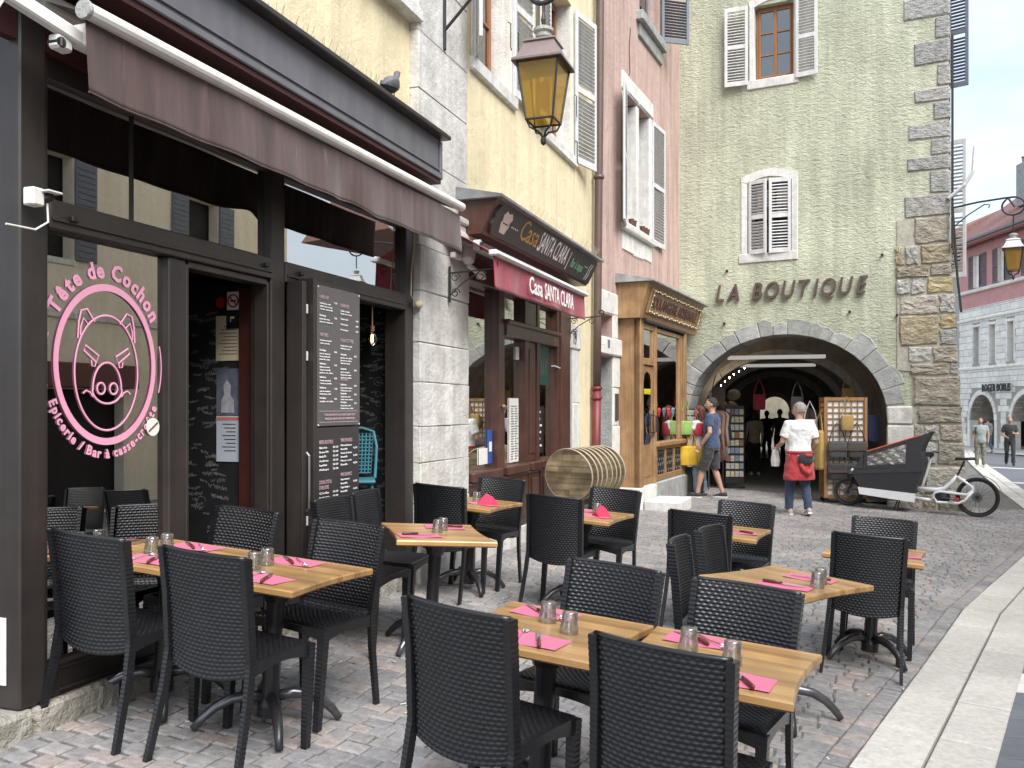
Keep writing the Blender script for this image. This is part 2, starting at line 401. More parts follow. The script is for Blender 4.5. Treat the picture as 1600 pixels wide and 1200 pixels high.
MAT['strip'] = M_('pale_granite', (.48, .46, .42), .75, .16, 26, .5, 70, rnd=.08, dirt=.42, dirtcol=(.33, .31, .275), big=.1)
strip_root = struct(bpy.data.objects.new('drain_strip', None)); COL.objects.link(strip_root)
pts = polyline_points(STRIP, .78)
for (d0, d1) in ((.010, .278), (.288, .555)):
    A = offset_line(pts, d0); B = offset_line(pts, d1)
    for i in range(len(pts) - 1):
        e = .006
        q = [A[i], A[i+1], B[i+1], B[i]]
        c = (sum(p[0] for p in q)/4, sum(p[1] for p in q)/4)
        q = [(p[0] + (c[0]-p[0])*e/.4, p[1] + (c[1]-p[1])*e/.4) for p in q]
        h = RND.uniform(.0, .004)
        vb = [(x, y, gz(x, y) - .05) for x, y in q]; vm = [(x, y, gz(x, y) + .004 + h) for x, y in q]
        vt = [(x + (c[0]-x)*.03, y + (c[1]-y)*.03, gz(x, y) + .009 + h) for x, y in q]
        mb = MB().add(vb + vm + vt, [(8, 9, 10, 11)] + [(4*k + j, 4*k + (j+1) % 4, 4*k + 4 + (j+1) % 4, 4*k + 4 + j) for k in (0, 1) for j in range(4)])
        mb.build('strip_stone', MAT['strip'], strip_root)
# cobbles, rows at right angles to the shop front
GREYS = [tuple((q*.8 + .2*sum(c)/3)*1.2 for q in c) for c in [(.195, .188, .188), (.18, .175, .177), (.205, .197, .195), (.19, .18, .177), (.215, .203, .197), (.17, .166, .168), (.2, .19, .185), (.245, .205, .185), (.232, .198, .182)]]
cob = []
row = -2.6; ri = 0
while row < 18.6:
    d = RND.uniform(.092, .118)
    q = -.1 + RND.uniform(0, .1)
    while q < 8.8:
        l = RND.uniform(.095, .15)
        wav = .07 * math.sin(q*.9 + row*.35) + .03 * math.sin(q*2.3 + row)
        cx, cy = w1(row + d/2 + wav, q + l/2)
        if cx < strip_x(cy) - .215 and q + l > .0 and cy > 1.2:
            inb = True
            fb = FB.inverted() @ Vector((cx, cy, 0)); fp = FP.inverted() @ Vector((cx, cy, 0))
            if fb.y > .02 and -.1 < fb.x < 5.15 and not (.25 < fb.x < 3.75 and fb.y < 1.1): inb = False
            if fp.y > -.3 and 0 < fp.x < 5.2 and fb.y <= .02 and fp.y > -.02: inb = False
            if fb.y > 1.1 or (fb.x >= 5.15 and fb.y > 4): inb = False
            if row > 9.8 and fp.y > -.02 and fb.x < .25: inb = False
            if inb:
                hl, hd = l/2 - .0035, d/2 - .0035
                qd = []
                for (a, b) in ((-1, -1), (1, -1), (1, 1), (-1, 1)):
                    x, y = w1(row + d/2 + wav + b*hd + RND.uniform(-.005, .005) - a*.006, q + l/2 + a*hl + RND.uniform(-.005, .005))
                    qd.append((x, y))
                h = RND.uniform(-.003, .003); tl = RND.uniform(-.0015, .0015)
                col = RND.choice(GREYS); k = RND.uniform(.9, 1.1)
                vb = [(x, y, gz(x, y) - .03) for x, y in qd]
                vm = [(x, y, gz(x, y) - .007 + h + (tl if j < 2 else -tl)) for j, (x, y) in enumerate(qd)]
                vt = [(x + (cx-x)*.2, y + (cy-y)*.2, gz(x, y) + h + (tl if j < 2 else -tl)) for j, (x, y) in enumerate(qd)]
                cob.append((cx, cy, vb + vm + vt, tuple(c*k for c in col)))
        q += l
    row += d; ri += 1
for d_in, d_out in ((-.112, -.006), (-.222, -.118)):      # border courses laid along the strip
    pl2 = polyline_points(STRIP[:7], .128)
    A = offset_line(pl2, d_in); B = offset_line(pl2, d_out)
    for i in range(len(pl2) - 1):
        f0 = .004/.128; qd = []
        for P_, i0, i1, f_ in ((A, i, i + 1, f0), (A, i, i + 1, 1 - f0), (B, i, i + 1, 1 - f0), (B, i, i + 1, f0)):
            qd.append((P_[i0][0] + (P_[i1][0] - P_[i0][0])*f_ + RND.uniform(-.003, .003), P_[i0][1] + (P_[i1][1] - P_[i0][1])*f_ + RND.uniform(-.003, .003)))
        cx = sum(p[0] for p in qd)/4; cy = sum(p[1] for p in qd)/4; h = RND.uniform(-.003, .003); col = RND.choice(GREYS); k = RND.uniform(.9, 1.1)
        cob.append((cx, cy, [(x, y, gz(x, y) - .03) for x, y in qd] + [(x, y, gz(x, y) - .007 + h) for x, y in qd] + [(x + (cx-x)*.2, y + (cy-y)*.2, gz(x, y) + h) for x, y in qd], tuple(c*k for c in col)))
def seen(x, y): return y > 3.2 and abs(x) < .6*y
cob.sort(key=lambda c: (0 if seen(c[0], c[1]) else 1, math.hypot(c[0], c[1])))
CF = [(8, 9, 10, 11)] + [(4*k + j, 4*k + (j+1) % 4, 4*k + 4 + (j+1) % 4, 4*k + 4 + j) for k in (0, 1) for j in range(4)]
pave = struct(bpy.data.objects.new('cobbled_pavement', None)); COL.objects.link(pave)
for cx, cy, v, c in cob[:290]:
    MB().add(v, CF, c).build('cobble', MAT['cobble'], pave)
mb = MB()
for cx, cy, v, c in cob[290:]: mb.add(v, CF, c)
stuff(mb.build('cobbles', MAT['cobble'], pave, fixn=False))

bv = []; bf = []; yy = 1.0; nr = 0; NB = 14
while yy < 18.9:
    sF = (yy - 3.86)/.9439; xl = max(-3.0, -2.035 + .3303*sF - .1) if yy > 3.4 else -2.6
    if yy > 12.9: xl = 1.0 + (yy - 12.9)*.46
    xr = strip_x(yy) + .05
    for k in range(NB): x = xl + (xr - xl)*k/(NB - 1); bv.append((x, yy, min(gz(x, yy), .30) - .011))
    if nr: bf += [((nr-1)*NB + k, (nr-1)*NB + k + 1, nr*NB + k + 1, nr*NB + k) for k in range(NB - 1)]
    yy += .35; nr += 1
MB().add(bv, bf).build('sand_bed', MAT['joint'], pave, fixn=False)

# the street beyond the strip: long dark slabs
MAT['slab'] = M_('blue_grey_slab', (.125, .132, .148), .6, .12, 12, .2, 60, rnd=.14, spec=.4)
MAT['slab_white'] = M_('white_slab', (.6, .58, .54), .7, .08, 14, .2, 60)
m = bpy.data.materials.new('slab_street'); m.use_nodes = True; t = m.node_tree
co = t.nodes.new('ShaderNodeTexCoord'); mpn = t.nodes.new('ShaderNodeMapping'); mpn.inputs['Rotation'].default_value = (0, 0, R(-8))
br = t.nodes.new('ShaderNodeTexBrick'); br.inputs['Color1'].default_value = (.125, .132, .148, 1); br.inputs['Color2'].default_value = (.105, .112, .126, 1); br.inputs['Mortar'].default_value = (.06, .06, .065, 1)
br.inputs['Scale'].default_value = 1; br.inputs['Brick Width'].default_value = .55; br.inputs['Row Height'].default_value = .28; br.inputs['Mortar Size'].default_value = .008
t.links.new(co.outputs['Object'], mpn.inputs[0]); t.links.new(mpn.outputs[0], br.inputs['Vector']); t.links.new(br.outputs[0], t.nodes['Principled BSDF'].inputs['Base Color'])
t.nodes['Principled BSDF'].inputs['Roughness'].default_value = .6
street = struct(bpy.data.objects.new('street', None)); COL.objects.link(street)
inner = offset_line(polyline_points(STRIP, 1.0), .575)
V = []; Fc = []; NU = 26
for i, p in enumerate(inner):
    for j in range(NU):
        x = p[0] + (j/(NU-1))**1.6 * 34; y = p[1] - (j/(NU-1))**1.6*3.0
        V.append((x, y, gz(x, y) - .022))
for i in range(len(inner) - 1):
    for j in range(NU - 1): Fc.append((i*NU + j, i*NU + j + 1, (i+1)*NU + j + 1, (i+1)*NU + j))
MB().add(V, Fc).build('slab_bed', m, street, fixn=False)
# slabs near enough to be told apart
y = 2.6; r = 0
while y < 12.5:
    hgt = RND.choice((.2, .24, .28, .3))
    x = None; slope = -.16
    white = (abs(y - 5.45) < .16)
    k = 0; u = 0.0
    while u < 2.6:
        l = RND.uniform(.42, .7) if not white else .8
        x0 = strip_x(y + hgt/2) + .64 + u; x1 = x0 + l - .012
        xe = lambda yy: strip_x(yy) + .60
        a0 = max(x0, xe(y)) if k == 0 else x0; b0 = max(x0, xe(y + hgt)) if k == 0 else x0
        if k == 0: a0, b0 = xe(y) + .02, xe(y + hgt - .012) + .02
        q = [(a0, y + slope*u), (x1, y + slope*(u + l)), (x1, y + hgt - .012 + slope*(u + l)), (b0, y + hgt - .012 + slope*u)]
        if a0 < x1 - .03 and b0 < x1 - .03 and max(abs(px) / max(py, .1) for px, py in q) < 1.2:
            cx = sum(p[0] for p in q)/4; cy = sum(p[1] for p in q)/4
            vb = [(px, py, gz(px, py) - .06) for px, py in q]; vm = [(px, py, gz(px, py) - .002) for px, py in q]
            vt = [(px + (cx-px)*.025, py + (cy-py)*.025, gz(px, py) + .003) for px, py in q]
            MB().add(vb + vm + vt, CF).build('slab', MAT['slab_white'] if white else MAT['slab'], street)
        u += l; k += 1
    y += hgt; r += 1
# pale bands across the far street
for yy, w_ in ((23.6, .3), (31.0, .3)):
    x0 = strip_x(yy) + .7
    q = [(x0, yy), (x0 + 14, yy - 2.6), (x0 + 14, yy - 2.6 + w_), (x0, yy + w_)]
    MB().add([(a, b, gz(a, b) - .012) for a, b in q] + [(a, b, gz(a, b) - .06) for a, b in q], [(0, 1, 2, 3), (0, 1, 5, 4), (1, 2, 6, 5), (2, 3, 7, 6), (3, 0, 4, 7)]).build('pale_band', MAT['slab_white'], street)

# small litter trodden into the joints
lm = MB(); lr_ = random.Random(8)
for _ in range(130):
    y = lr_.uniform(3.4, 11); x = lr_.uniform(-.45*y, min(.6*y, strip_x(y)))
    if (Vector((x, y)) - Vector(P0)).dot(N1) < .15: continue
    a = lr_.uniform(0, 6.3); L_ = lr_.uniform(.004, .02); w2 = lr_.uniform(.003, .006); z = gz(x, y) + .004
    dx, dy = math.cos(a), math.sin(a); pp = [(x + dx*L_*i - dy*w2*j_, y + dy*L_*i + dx*w2*j_) for i, j_ in ((-1, -1), (1, -1), (1, 1), (-1, 1))]
    lm.add([(u, v, z) for u, v in pp] + [(u, v, z + .003) for u, v in pp], [(4, 5, 6, 7), (0, 1, 5, 4), (1, 2, 6, 5), (2, 3, 7, 6), (3, 0, 4, 7)])
lt = stuff(lm.build('litter', M_('paper_litter', (.55, .53, .48), .8)))
# ------------------------------------------------------------------ shared builders for house fronts
def front_sheet(mb, s0, s1, z0, z1, y, holes, depth):
    """a plastered front with real openings: sheet, and reveals running back"""
    S = sorted({s0, s1, *[h[0] for h in holes], *[h[1] for h in holes]}); Z = sorted({z0, z1, *[h[2] for h in holes], *[h[3] for h in holes]})
    for a, b in zip(S, S[1:]):
        for c, d in zip(Z, Z[1:]):
            if any(h[0] <= a and b <= h[1] and h[2] <= c and d <= h[3] for h in holes): continue
            mb.add([(a, y, c), (b, y, c), (b, y, d), (a, y, d)], [(0, 1, 2, 3)])
    for h in holes:
        a, b, c, d = h[:4]; e = y + depth
        mb.add([(a, y, c), (a, e, c), (a, e, d), (a, y, d)], [(0, 1, 2, 3)]); mb.add([(b, y, c), (b, y, d), (b, e, d), (b, e, c)], [(0, 1, 2, 3)])
        mb.add([(a, y, c), (b, y, c), (b, e, c), (a, e, c)], [(0, 1, 2, 3)]); mb.add([(a, y, d), (a, e, d), (b, e, d), (b, y, d)], [(0, 1, 2, 3)])
    return mb
def shell(root, s0, s1, y0, y1, z0, z1, mat, name='body'):
    """the rest of the house behind its front"""
    v = [(s0, y0, z0), (s1, y0, z0), (s1, y1, z0), (s0, y1, z0), (s0, y0, z1), (s1, y0, z1), (s1, y1, z1), (s0, y1, z1)]
    MB().add(v, [(1, 2, 6, 5), (2, 3, 7, 6), (3, 0, 4, 7), (4, 5, 6, 7)]).build(name, mat, root, fixn=False)
def shutter(root, w, h, M, mat, slats=None, name='shutter'):
    f = MB(); b = .055; t = .035
    f.box(0, b, 0, t, 0, h, .004); f.box(w - b, w, 0, t, 0, h, .004)
    for z0, z1 in ((0, .09), (h*.47, h*.47 + .08), (h - .08, h)): f.box(b - .002, w - b + .002, .002, t - .002, z0, z1, .003)
    o = f.build(name, mat, root, M=M)
    l = MB(); n = slats or int(h / .055)
    for i in range(n):
        z = .1 + (h - .2)*(i + .5)/n
        if h*.45 < z < h*.47 + .09: continue
        l.box(b - .001, w - b + .001, -.021, .021, -.0035, .0035, 0, M=T(0, t/2, z) @ RX(R(-38)))
    stuff(l.build('louvres', mat, o))
    return o
def casement(root, s0, s1, z0, z1, y, mat, gl, rows=3, leaves=2, bar=.05):
    fr = MB(); fr.box(s0, s0 + bar, y, y + .06, z0, z1, .004); fr.box(s1 - bar, s1, y, y + .06, z0, z1, .004)
    fr.box(s0 + bar, s1 - bar, y + .001, y + .059, z0, z0 + bar, .004); fr.box(s0 + bar, s1 - bar, y + .001, y + .059, z1 - bar, z1, .004)
    o = fr.build('window', mat, root); W = (s1 - s0 - 2*bar) / leaves
    for k in range(leaves):
        a = s0 + bar + W*k; sf = MB()
        sf.box(a, a + .035, y - .012, y + .04, z0 + bar, z1 - bar, .003); sf.box(a + W - .035, a + W, y - .012, y + .04, z0 + bar, z1 - bar, .003)
        for r in range(rows + 1):
            zz = z0 + bar + (z1 - z0 - 2*bar - .035)*r/rows
            hh = .035 if r in (0, rows) else .022
            sf.box(a + .035, a + W - .035, y - .01, y + .038, zz, zz + hh, .002)
        sf.build('sash', mat, o)
        for r in range(rows):
            zz = z0 + bar + (z1 - z0 - 2*bar - .035)*r/rows
            MB().box(a + .036, a + W - .036, y + .014, y + .018, zz + .03, zz + (z1 - z0 - 2*bar - .035)/rows).build('pane', gl, o)
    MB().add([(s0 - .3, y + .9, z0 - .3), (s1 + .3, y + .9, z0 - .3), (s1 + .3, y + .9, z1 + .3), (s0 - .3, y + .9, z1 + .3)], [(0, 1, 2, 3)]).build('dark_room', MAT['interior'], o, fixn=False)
    return o
def stone(mb, s0, s1, y0, y1, z0, z1, j=.01, b=.018, rnd=RND):
    """one roughly squared block"""
    v = []
    mb2 = MB().box(s0, s1, y0, y1, z0, z1, b)
    v = [(x + rnd.uniform(-j, j)*.5, y + rnd.uniform(-j, j)*.6, z + rnd.uniform(-j, j)*.5) for x, y, z in mb2.v]
    mb.add(v, mb2.f); return mb
def letters_on(root, txt, s, z, size, mat, y, width=None, name='lettering', bold=0., ext=.001, shear=0., center=False, xs=1.):
    me = text_mesh(txt, size, ext, xs, shear, 'LEFT', 2, bold)
    if width:
        w0, m0 = mesh_width(me); me.transform(Matrix.Diagonal((width / max(w0, 1e-6), 1, 1, 1)))
    w0, m0 = mesh_width(me)
    me.transform(T(s - (m0 + w0/2 if center else 0), y, z))
    return link(name, me, mat, root)

# ================================================================== the cafe with the pig window
cafe = thing('cafe_building', 'yellow plastered house with dark brown cafe shopfront and pink pig logo on its window', 'building', F1)
HB = 9.6
w_ = front_sheet(MB(), -.12, 3.76, 3.5, HB, .06, [(2.35, 3.35, 4.95, 6.6)], .25)
w_.build('wall', MAT['yellow'], cafe, fixn=False)
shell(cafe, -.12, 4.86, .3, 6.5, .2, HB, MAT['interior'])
MB().box(2.25, 3.8, -.05, .3, 4.84, 4.95, .01).build('window_sill', MAT['white_stone'], cafe)
casement(cafe, 2.35, 3.35, 4.95, 6.6, .22, MAT['orange_wood'], MAT['dark_glass'])
fr = MB().box(-.115, .02, -.015, .45, .384, 3.46, .008); fr.build('pier', MAT['brown_metal'], cafe)
MB().box(-.119, -.1, .45, 5, .3, 3.46).build('side_wall', MAT['brown_metal'], cafe)
MB().box(-.124, -.116, .055, .3, .485, .77, .002).build('notice_plate', MAT['white_metal'], cafe)
# window and door frame, set back in the stone opening
Yf = .03
for nm, (a, b, c, d, y0, y1) in {
    'jamb': (.02, .056, .40, 3.2, Yf - .02, .16), 'post': (.83, .962, .40, 2.44, Yf - .01, .16), 'post.001': (1.722, 1.868, .40, 3.2, Yf - .022, .16), 'jamb.001': (3.585, 3.73, .20, 3.2, Yf - .02, .2),
    'transom_bar': (.056, 1.722, 2.44, 2.57, Yf - .03, .14), 'transom_bar.001': (1.868, 3.585, 2.44, 2.57, Yf - .03, .14), 'top_rail': (.02, 3.73, 3.1, 3.46, Yf, .2)}.items():
    m_ = MB().box(a, b, y0, y1, c, d, .006)
    m_.build(nm.split('.')[0], MAT['brown_metal'], cafe)
    if 'bar' in nm:  MB().box(a + .01, b - .01, y0 - .01, y0 + .002, c + .035, c + .05, .003).build('bead', MAT['brown_metal'], cafe)
MB().box(.15, .19, -.03, .0, 2.485, 2.51, .004).build('latch', MAT['black'], cafe)
MB().box(1.62, 1.655, -.03, .0, 2.5, 2.525, .004).build('latch', MAT['black'], cafe)
MB().box(2.0, 2.035, -.03, .0, 2.5, 2.525, .004).build('latch', MAT['black'], cafe)
kp = MB().box(.057, .83, .0, .09, .385, .52, .006).build('kick_panel', MAT['brown_dark'], cafe)
MB().tube([(.1, -.006, .41), (.1, -.006, .505), (.82, -.006, .505), (.82, -.006, .41)], .006, 6, closed=True).build('panel_bead', MAT['brown_metal'], kp)
win = MB().box(.057, .83, .06, .066, .522, 2.438).build('shop_window', MAT['glass'], cafe)
MB().box(.057, 1.72, .06, .066, 2.572, 3.1).build('fanlight', MAT['glass'], cafe)
MB().box(1.87, 3.584, .06, .066, 2.572, 3.1).build('fanlight', MAT['glass'], cafe)
MB().box(.6, .612, .05, .075, 2.572, 3.1).build('glazing_bar', MAT['brown_dark'], cafe)
# door lining
df = MB(); df.box(.963, .985, .02, .12, .40, 2.42, .004); df.box(1.70, 1.721, .02, .12, .40, 2.42, .004); df.box(.985, 1.70, .021, .119, 2.40, 2.438, .004)
df.build('door_lining', MAT['brown_metal'], cafe)
# inside
MAT['board'] = M_('chalkboard', (.006, .006, .0065), .75, .4, 9, dirt=.3, dirtcol=(.012, .012, .013))
MAT['chalk'] = M_('chalk', (.20, .20, .21), .95, .3, 40)
MAT['red_door'] = M_('dark_red_paint', (.05, .014, .011), .45, .2, 6)
rm = MB(); rm.box(-.1, 4.6, .12, 3.2, .3, .38); rm.build('shop_floor', M_('dark_floor', (.05, .04, .035), .5), cafe)
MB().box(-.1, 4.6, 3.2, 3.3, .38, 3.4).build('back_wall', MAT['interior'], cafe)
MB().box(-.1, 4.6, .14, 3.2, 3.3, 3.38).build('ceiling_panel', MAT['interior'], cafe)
part_w = MB().box(1.80, 1.86, .06, 1.5, .385, 2.43).build('chalkboard_wall', MAT['board'], cafe)
side_w = MB().box(3.735, 3.8, .1, 2.4, .385, 3.2).build('chalkboard_wall', MAT['board'], cafe)
MB().box(1.77, 1.799, .03, .285, .42, 2.4, .006).build('door_leaf', MAT['red_door'], cafe)
def scribbles(wall, x, y0, y1, z0, z1, n, rnd):
    mb = MB()
    for _ in range(n):
        y = rnd.uniform(y0, y1); z = rnd.uniform(z0, z1); sz = rnd.uniform(.008, .02); L = rnd.randint(4, 10); tilt = rnd.uniform(-.25, .25)
        P = []; yy, zz = 0, 0
        for k in range(L*4):
            yy += sz*.22; P.append((yy, math.sin(k*1.7 + rnd.uniform(0, 1))*sz*rnd.uniform(.3, 1)))
        if rnd.random() < .12: P = [(math.cos(k*.7)*sz*2.2, math.sin(k*.7)*sz*2.2) for k in range(9)]
        for (a, b), (c, d) in zip(P, P[1:]):
            if rnd.random() < .1: continue
            w2 = .0011
            p = Vector((a, b + a*tilt)); q = Vector((c, d + c*tilt)); t = (q - p); 
            if t.length < 1e-5: continue
            t.normalize(); nn = Vector((-t.y, t.x))*w2
            mb.add([(x, y - (p + nn).x, z + (p + nn).y), (x, y - (q + nn).x, z + (q + nn).y), (x, y - (q - nn).x, z + (q - nn).y), (x, y - (p - nn).x, z + (p - nn).y)], [(0, 1, 2, 3)])
    stuff(mb.build('chalk_writing', MAT['chalk'], wall, fixn=False))
scribbles(part_w, 1.797, .46, .75, .6, 2.3, 90, RND)
scribbles(side_w, 3.731, .12, .95, .6, 2.45, 330, RND)
# notices on the inner wall
def notice(nm, mat, y0, y1, z0, z1, x=1.796, par=cafe):
    return MB().box(x - .004, x, y0, y1, z0, z1).build(nm, mat, par)
a = notice('no_smoking_sign', MAT['paper'], .292, .385, 2.27, 2.385)
rr = MB(); rr.tube([(1.790, .3385 + .038*math.cos(k*.3142), 2.327 + .038*math.sin(k*.3142)) for k in range(20)], .005, 5, closed=True)
rr.tube([(1.790, .3385 - .026, 2.327 - .026), (1.790, .3385 + .026, 2.327 + .026)], .004, 5)
rr.build('prohibition_ring', M_('sign_red', (.5, .02, .03), .5), a)
MB().box(1.789, 1.7905, .315, .362, 2.322, 2.332).build('cigarette_mark', MAT['black'], a)
MB().lathe([(.035, 0), (.035, .003)], 20, M=T(1.794, .435, 2.32) @ RY(R(-90))).build('red_sticker', M_('red_sticker_ink', (.32, .01, .012), .5), cafe)
a = notice('camera_notice', MAT['black'], .292, .39, 2.15, 2.262)
MB().box(1.7905, 1.7918, .33, .36, 2.215, 2.228).build('camera_mark', MAT['white_ink'], a); MB().box(1.7905, 1.7918, .355, .36, 2.195, 2.213).build('camera_mark', MAT['white_ink'], a)
a = notice('licence_sheet', MAT['beige_paper'], .292, .47, 1.95, 2.235, 1.797)
for k in range(9): MB().box(1.7920, 1.7928, .31, .45 - .02*(k % 3), 1.99 + k*.022, 1.994 + k*.022).build('print_line', MAT['black'], a)
a = notice('photo_poster', M_('blue_grey_print', (.10, .11, .15), .5, .4, 14), .292, .465, 1.605, 1.9)
fg = [(.33, 1.62), (.43, 1.62), (.425, 1.70), (.405, 1.735), (.41, 1.79), (.385, 1.83), (.355, 1.79), (.36, 1.735), (.335, 1.70)]
MB().prism(fg, 1.7905, 1.7915, 'x').build('pale_figure', M_('pale_print', (.34, .34, .36), .5, .25, 30), a)
a = notice('price_sheet', M_('cool_paper', (.42, .46, .52), .7), .292, .465, 1.31, 1.60)
MB().box(1.7905, 1.7918, .297, .46, 1.572, 1.592).build('red_header', M_('salmon_ink', (.5, .16, .12), .6), a)
for k in range(8): MB().box(1.7905, 1.7915, .32, .42 - .015*(k % 3), 1.545 - k*.024, 1.550 - k*.024).build('print_line', MAT['black'], a)
# stone step
step = MB(); sx = [-2.4, -1.1, -.05, .72, 1.5, 2.3, 3.1, 3.74]
for a, b in zip(sx, sx[1:]):
    mbk = MB(); stone(mbk, a + .004, b - .004, -.02 - RND.uniform(0, .015), .5, .02, .382, .016, .02)
    mbk.build('step_stone', MAT['step_stone'], cafe)
# fascia, soffit, cornice
MB().box(-.6, 3.70, -.25, .05, 3.462, 3.50).build('soffit', MAT['maroon'], cafe)
MB().box(-.3, 3.6, .0, .05, 3.2, 3.46).build('soffit_back', MAT['maroon'], cafe)
fa = MB().box(-.6, 3.70, -.25, -.2, 3.502, 3.815, .004).build('fascia_board', MAT['grey_fascia'], cafe)
fm = MB(); fm.box(-.6, 3.70, -.268, -.249, 3.495, 3.535, .006); fm.box(-.6, 3.70, -.262, -.249, 3.56, 3.572, .003); fm.box(3.655, 3.70, -.266, -.249, 3.536, 3.80, .005)
fm.build('fascia_moulding', MAT['grey_fascia'], fa)
cn = MB(); cn.box(-.6, 3.73, -.33, .05, 3.816, 3.85, .006); cn.box(-.6, 3.72, -.30, .05, 3.851, 3.875, .005)
cn.build('cornice', MAT['brown_metal'], cafe)
sp = MB()
for k in range(74):
    s = .55 + k*.029
    sp.tube([(s, -.2, 3.872), (s + RND.uniform(-.012, .012), -.2 + RND.choice((-.05, -.02, .03, .05)), 3.97 + RND.uniform(0, .02))], .0011, 3, cap=False)
stuff(sp.build('bird_spikes', MAT['iron'], cafe))
MB().box(.3, 2.45, -.205, -.195, 3.872, 3.879).build('spike_rail', MAT['iron'], cafe)

# pig logo on the window glass
lg = bpy.data.objects.new('window_logo', None); COL.objects.link(lg); lg.parent = cafe
YL = .055; CS, CZ = .445, 1.86
def ell(cx, cz, a, b, n=56, a0=0, a1=2*math.pi): return [(cx + a*math.cos(a0 + (a1-a0)*k/n), YL, cz + b*math.sin(a0 + (a1-a0)*k/n)) for k in range(n + 1)]
def line(nm, P, r, closed=False): MB().tube(P[:-1] if closed else P, r, 6, closed=closed, flat=.35).build(nm, MAT['pinkletter'], lg)
P = [(CS + .322*math.cos(k*math.pi/32), CZ + .385*math.sin(k*math.pi/32)) for k in range(64)]; Q = [(CS + .295*math.cos(k*math.pi/32), CZ + .352*math.sin(k*math.pi/32)) for k in range(64)]
MB().add([(a, YL, b) for a, b in P] + [(a, YL, b) for a, b in Q] + [(a, YL - .003, b) for a, b in P] + [(a, YL - .003, b) for a, b in Q],
         [(64*o + k, 64*o + (k+1) % 64, 64*o + 64 + (k+1) % 64, 64*o + 64 + k) for o in (0, 2) for k in range(64)]).build('ring', MAT['pinkletter'], lg)
line('head_outline', ell(CS, 1.82, .20, .275), .005, True)
for sg in (-1, 1):
    ex = CS + sg*.135
    line('ear', [(ex - sg*.055, YL, 2.06), (ex - sg*.01, YL, 2.115), (ex + sg*.025, YL, 2.105), (ex + sg*.04, YL, 2.05), (ex + sg*.045, YL, 1.975)], .005)
    line('inner_ear', [(ex - sg*.02, YL, 2.04), (ex + sg*.012, YL, 2.07), (ex + sg*.028, YL, 2.03), (ex + sg*.03, YL, 1.99)], .004)
    bx = CS + sg*.10
    line('brow', [(bx - sg*.045, YL, 1.90), (bx + sg*.035, YL, 1.945), (bx + sg*.045, YL, 1.92), (bx - sg*.03, YL, 1.868), (bx - sg*.045, YL, 1.90)], .005, True)
    line('eye', [(bx - sg*.028, YL, 1.868), (bx - sg*.022, YL, 1.848), (bx - sg*.005, YL, 1.85), (bx + sg*.0, YL, 1.878)], .004)
    line('nostril', ell(CS + sg*.04, 1.745, .025, .027, 16), .005, True)
    line('cheek', [(CS + sg*.09, YL, 1.705), (CS + sg*.105, YL, 1.725), (CS + sg*.13, YL, 1.735), (CS + sg*.15, YL, 1.72)], .004)
    line('side_arc', ell(CS, CZ, .368, .40, 14, math.pi*(0 if sg > 0 else 1) - .33, math.pi*(0 if sg > 0 else 1) + .28), .004)
line('snout', [(CS + .095*math.cos(t)*(1 if math.sin(t) < 0 else .95), YL, 1.745 + (.125 if math.sin(t) > 0 else .072)*math.sin(t)) for t in [k*math.pi/16 for k in range(33)]], .005, True)
def arc_text(txt, size, a, b, ang0, ang1, inward=False, bold=.004):
    """letters walked along an ellipse, angle in degrees from +x"""
    ms = [text_mesh(c, size, .001, .92, 0, 'LEFT', 2, bold) if c != ' ' else None for c in txt]
    ws = [(mesh_width(m_)[0] + size*.10) if m_ else size*.36 for m_ in ms]; tot = sum(ws); u = 0; items = []
    for m_, w2 in zip(ms, ws):
        an = R(ang0 + (ang1 - ang0)*(u + w2/2)/tot); u += w2
        if not m_: continue
        p = (CS + a*math.cos(an), CZ + b*math.sin(an)); tx, tz = -a*math.sin(an), b*math.cos(an)
        if not inward: tx, tz = -tx, -tz
        rot = math.atan2(tz, tx)
        w0, m0 = mesh_width(m_)
        link('letter', join_meshes([(m_, T(p[0], YL, p[1]) @ RY(-rot) @ T(-m0 - w0/2, 0, -.25*size if inward else 0))], 'letter'), MAT['pinkletter'], lg)
arc_text('Tête de Cochon', .105, .345, .415, 151, 32)
arc_text('Epicerie / Bar à casse-croûte', .062, .362, .432, 203, 333, True, .002)
st = MB().lathe([(.046, 0), (.046, .003)], 24, M=T(.745, YL - .004, 1.555) @ RX(R(90))).build('round_sticker', MAT['paper'], lg)
MB().box(-.04, .04, -.001, .0, -.004, .004, 0, M=T(.745, YL - .0085, 1.555) @ RY(R(-35))).build('sticker_bar', M_('sticker_brown', (.12, .06, .04), .5), st)

# ------------------------------------------------------------------ stone pier between the two shops
pier = thing('stone_pier', 'tall pale limestone pier of stacked blocks between the two shopfronts', 'pier', F1)
z = .05; zs = [.05, .44, .85, 1.19, 1.49, 1.86, 2.19, 2.62, 3.0, 3.3, 3.74, 4.3, 4.78, 5.35, 5.9, 6.5, 7.2, 8, 8.8, 9.6]
for a, b in zip(zs, zs[1:]):
    sp_ = RND.choice([None, None, 4.3, 4.42]) if b < 1.9 else None
    fl = -.035 if b < 3.3 else -.02
    cuts = [3.762, 4.83] if not sp_ else [3.762, sp_, 4.83]
    for c, d in zip(cuts, cuts[1:]):
        m2 = MB(); stone(m2, c + .002, d - .002, fl - RND.uniform(0, .006), .4, a + .002, b - .002, .008, .007)
        m2.build('block', MAT['limestone'], pier)
MB().box(3.77, 4.82, -.01, .38, .0, 9.6).build('mortar_core', MAT['mortar'], pier)
m2 = MB(); m2.box(3.74, 4.84, -.13, .1, 3.30, 3.36, .012); m2.box(3.75, 4.84, -.10, .1, 3.22, 3.298, .01)
m2.build('capping_stone', MAT['limestone'], pier)

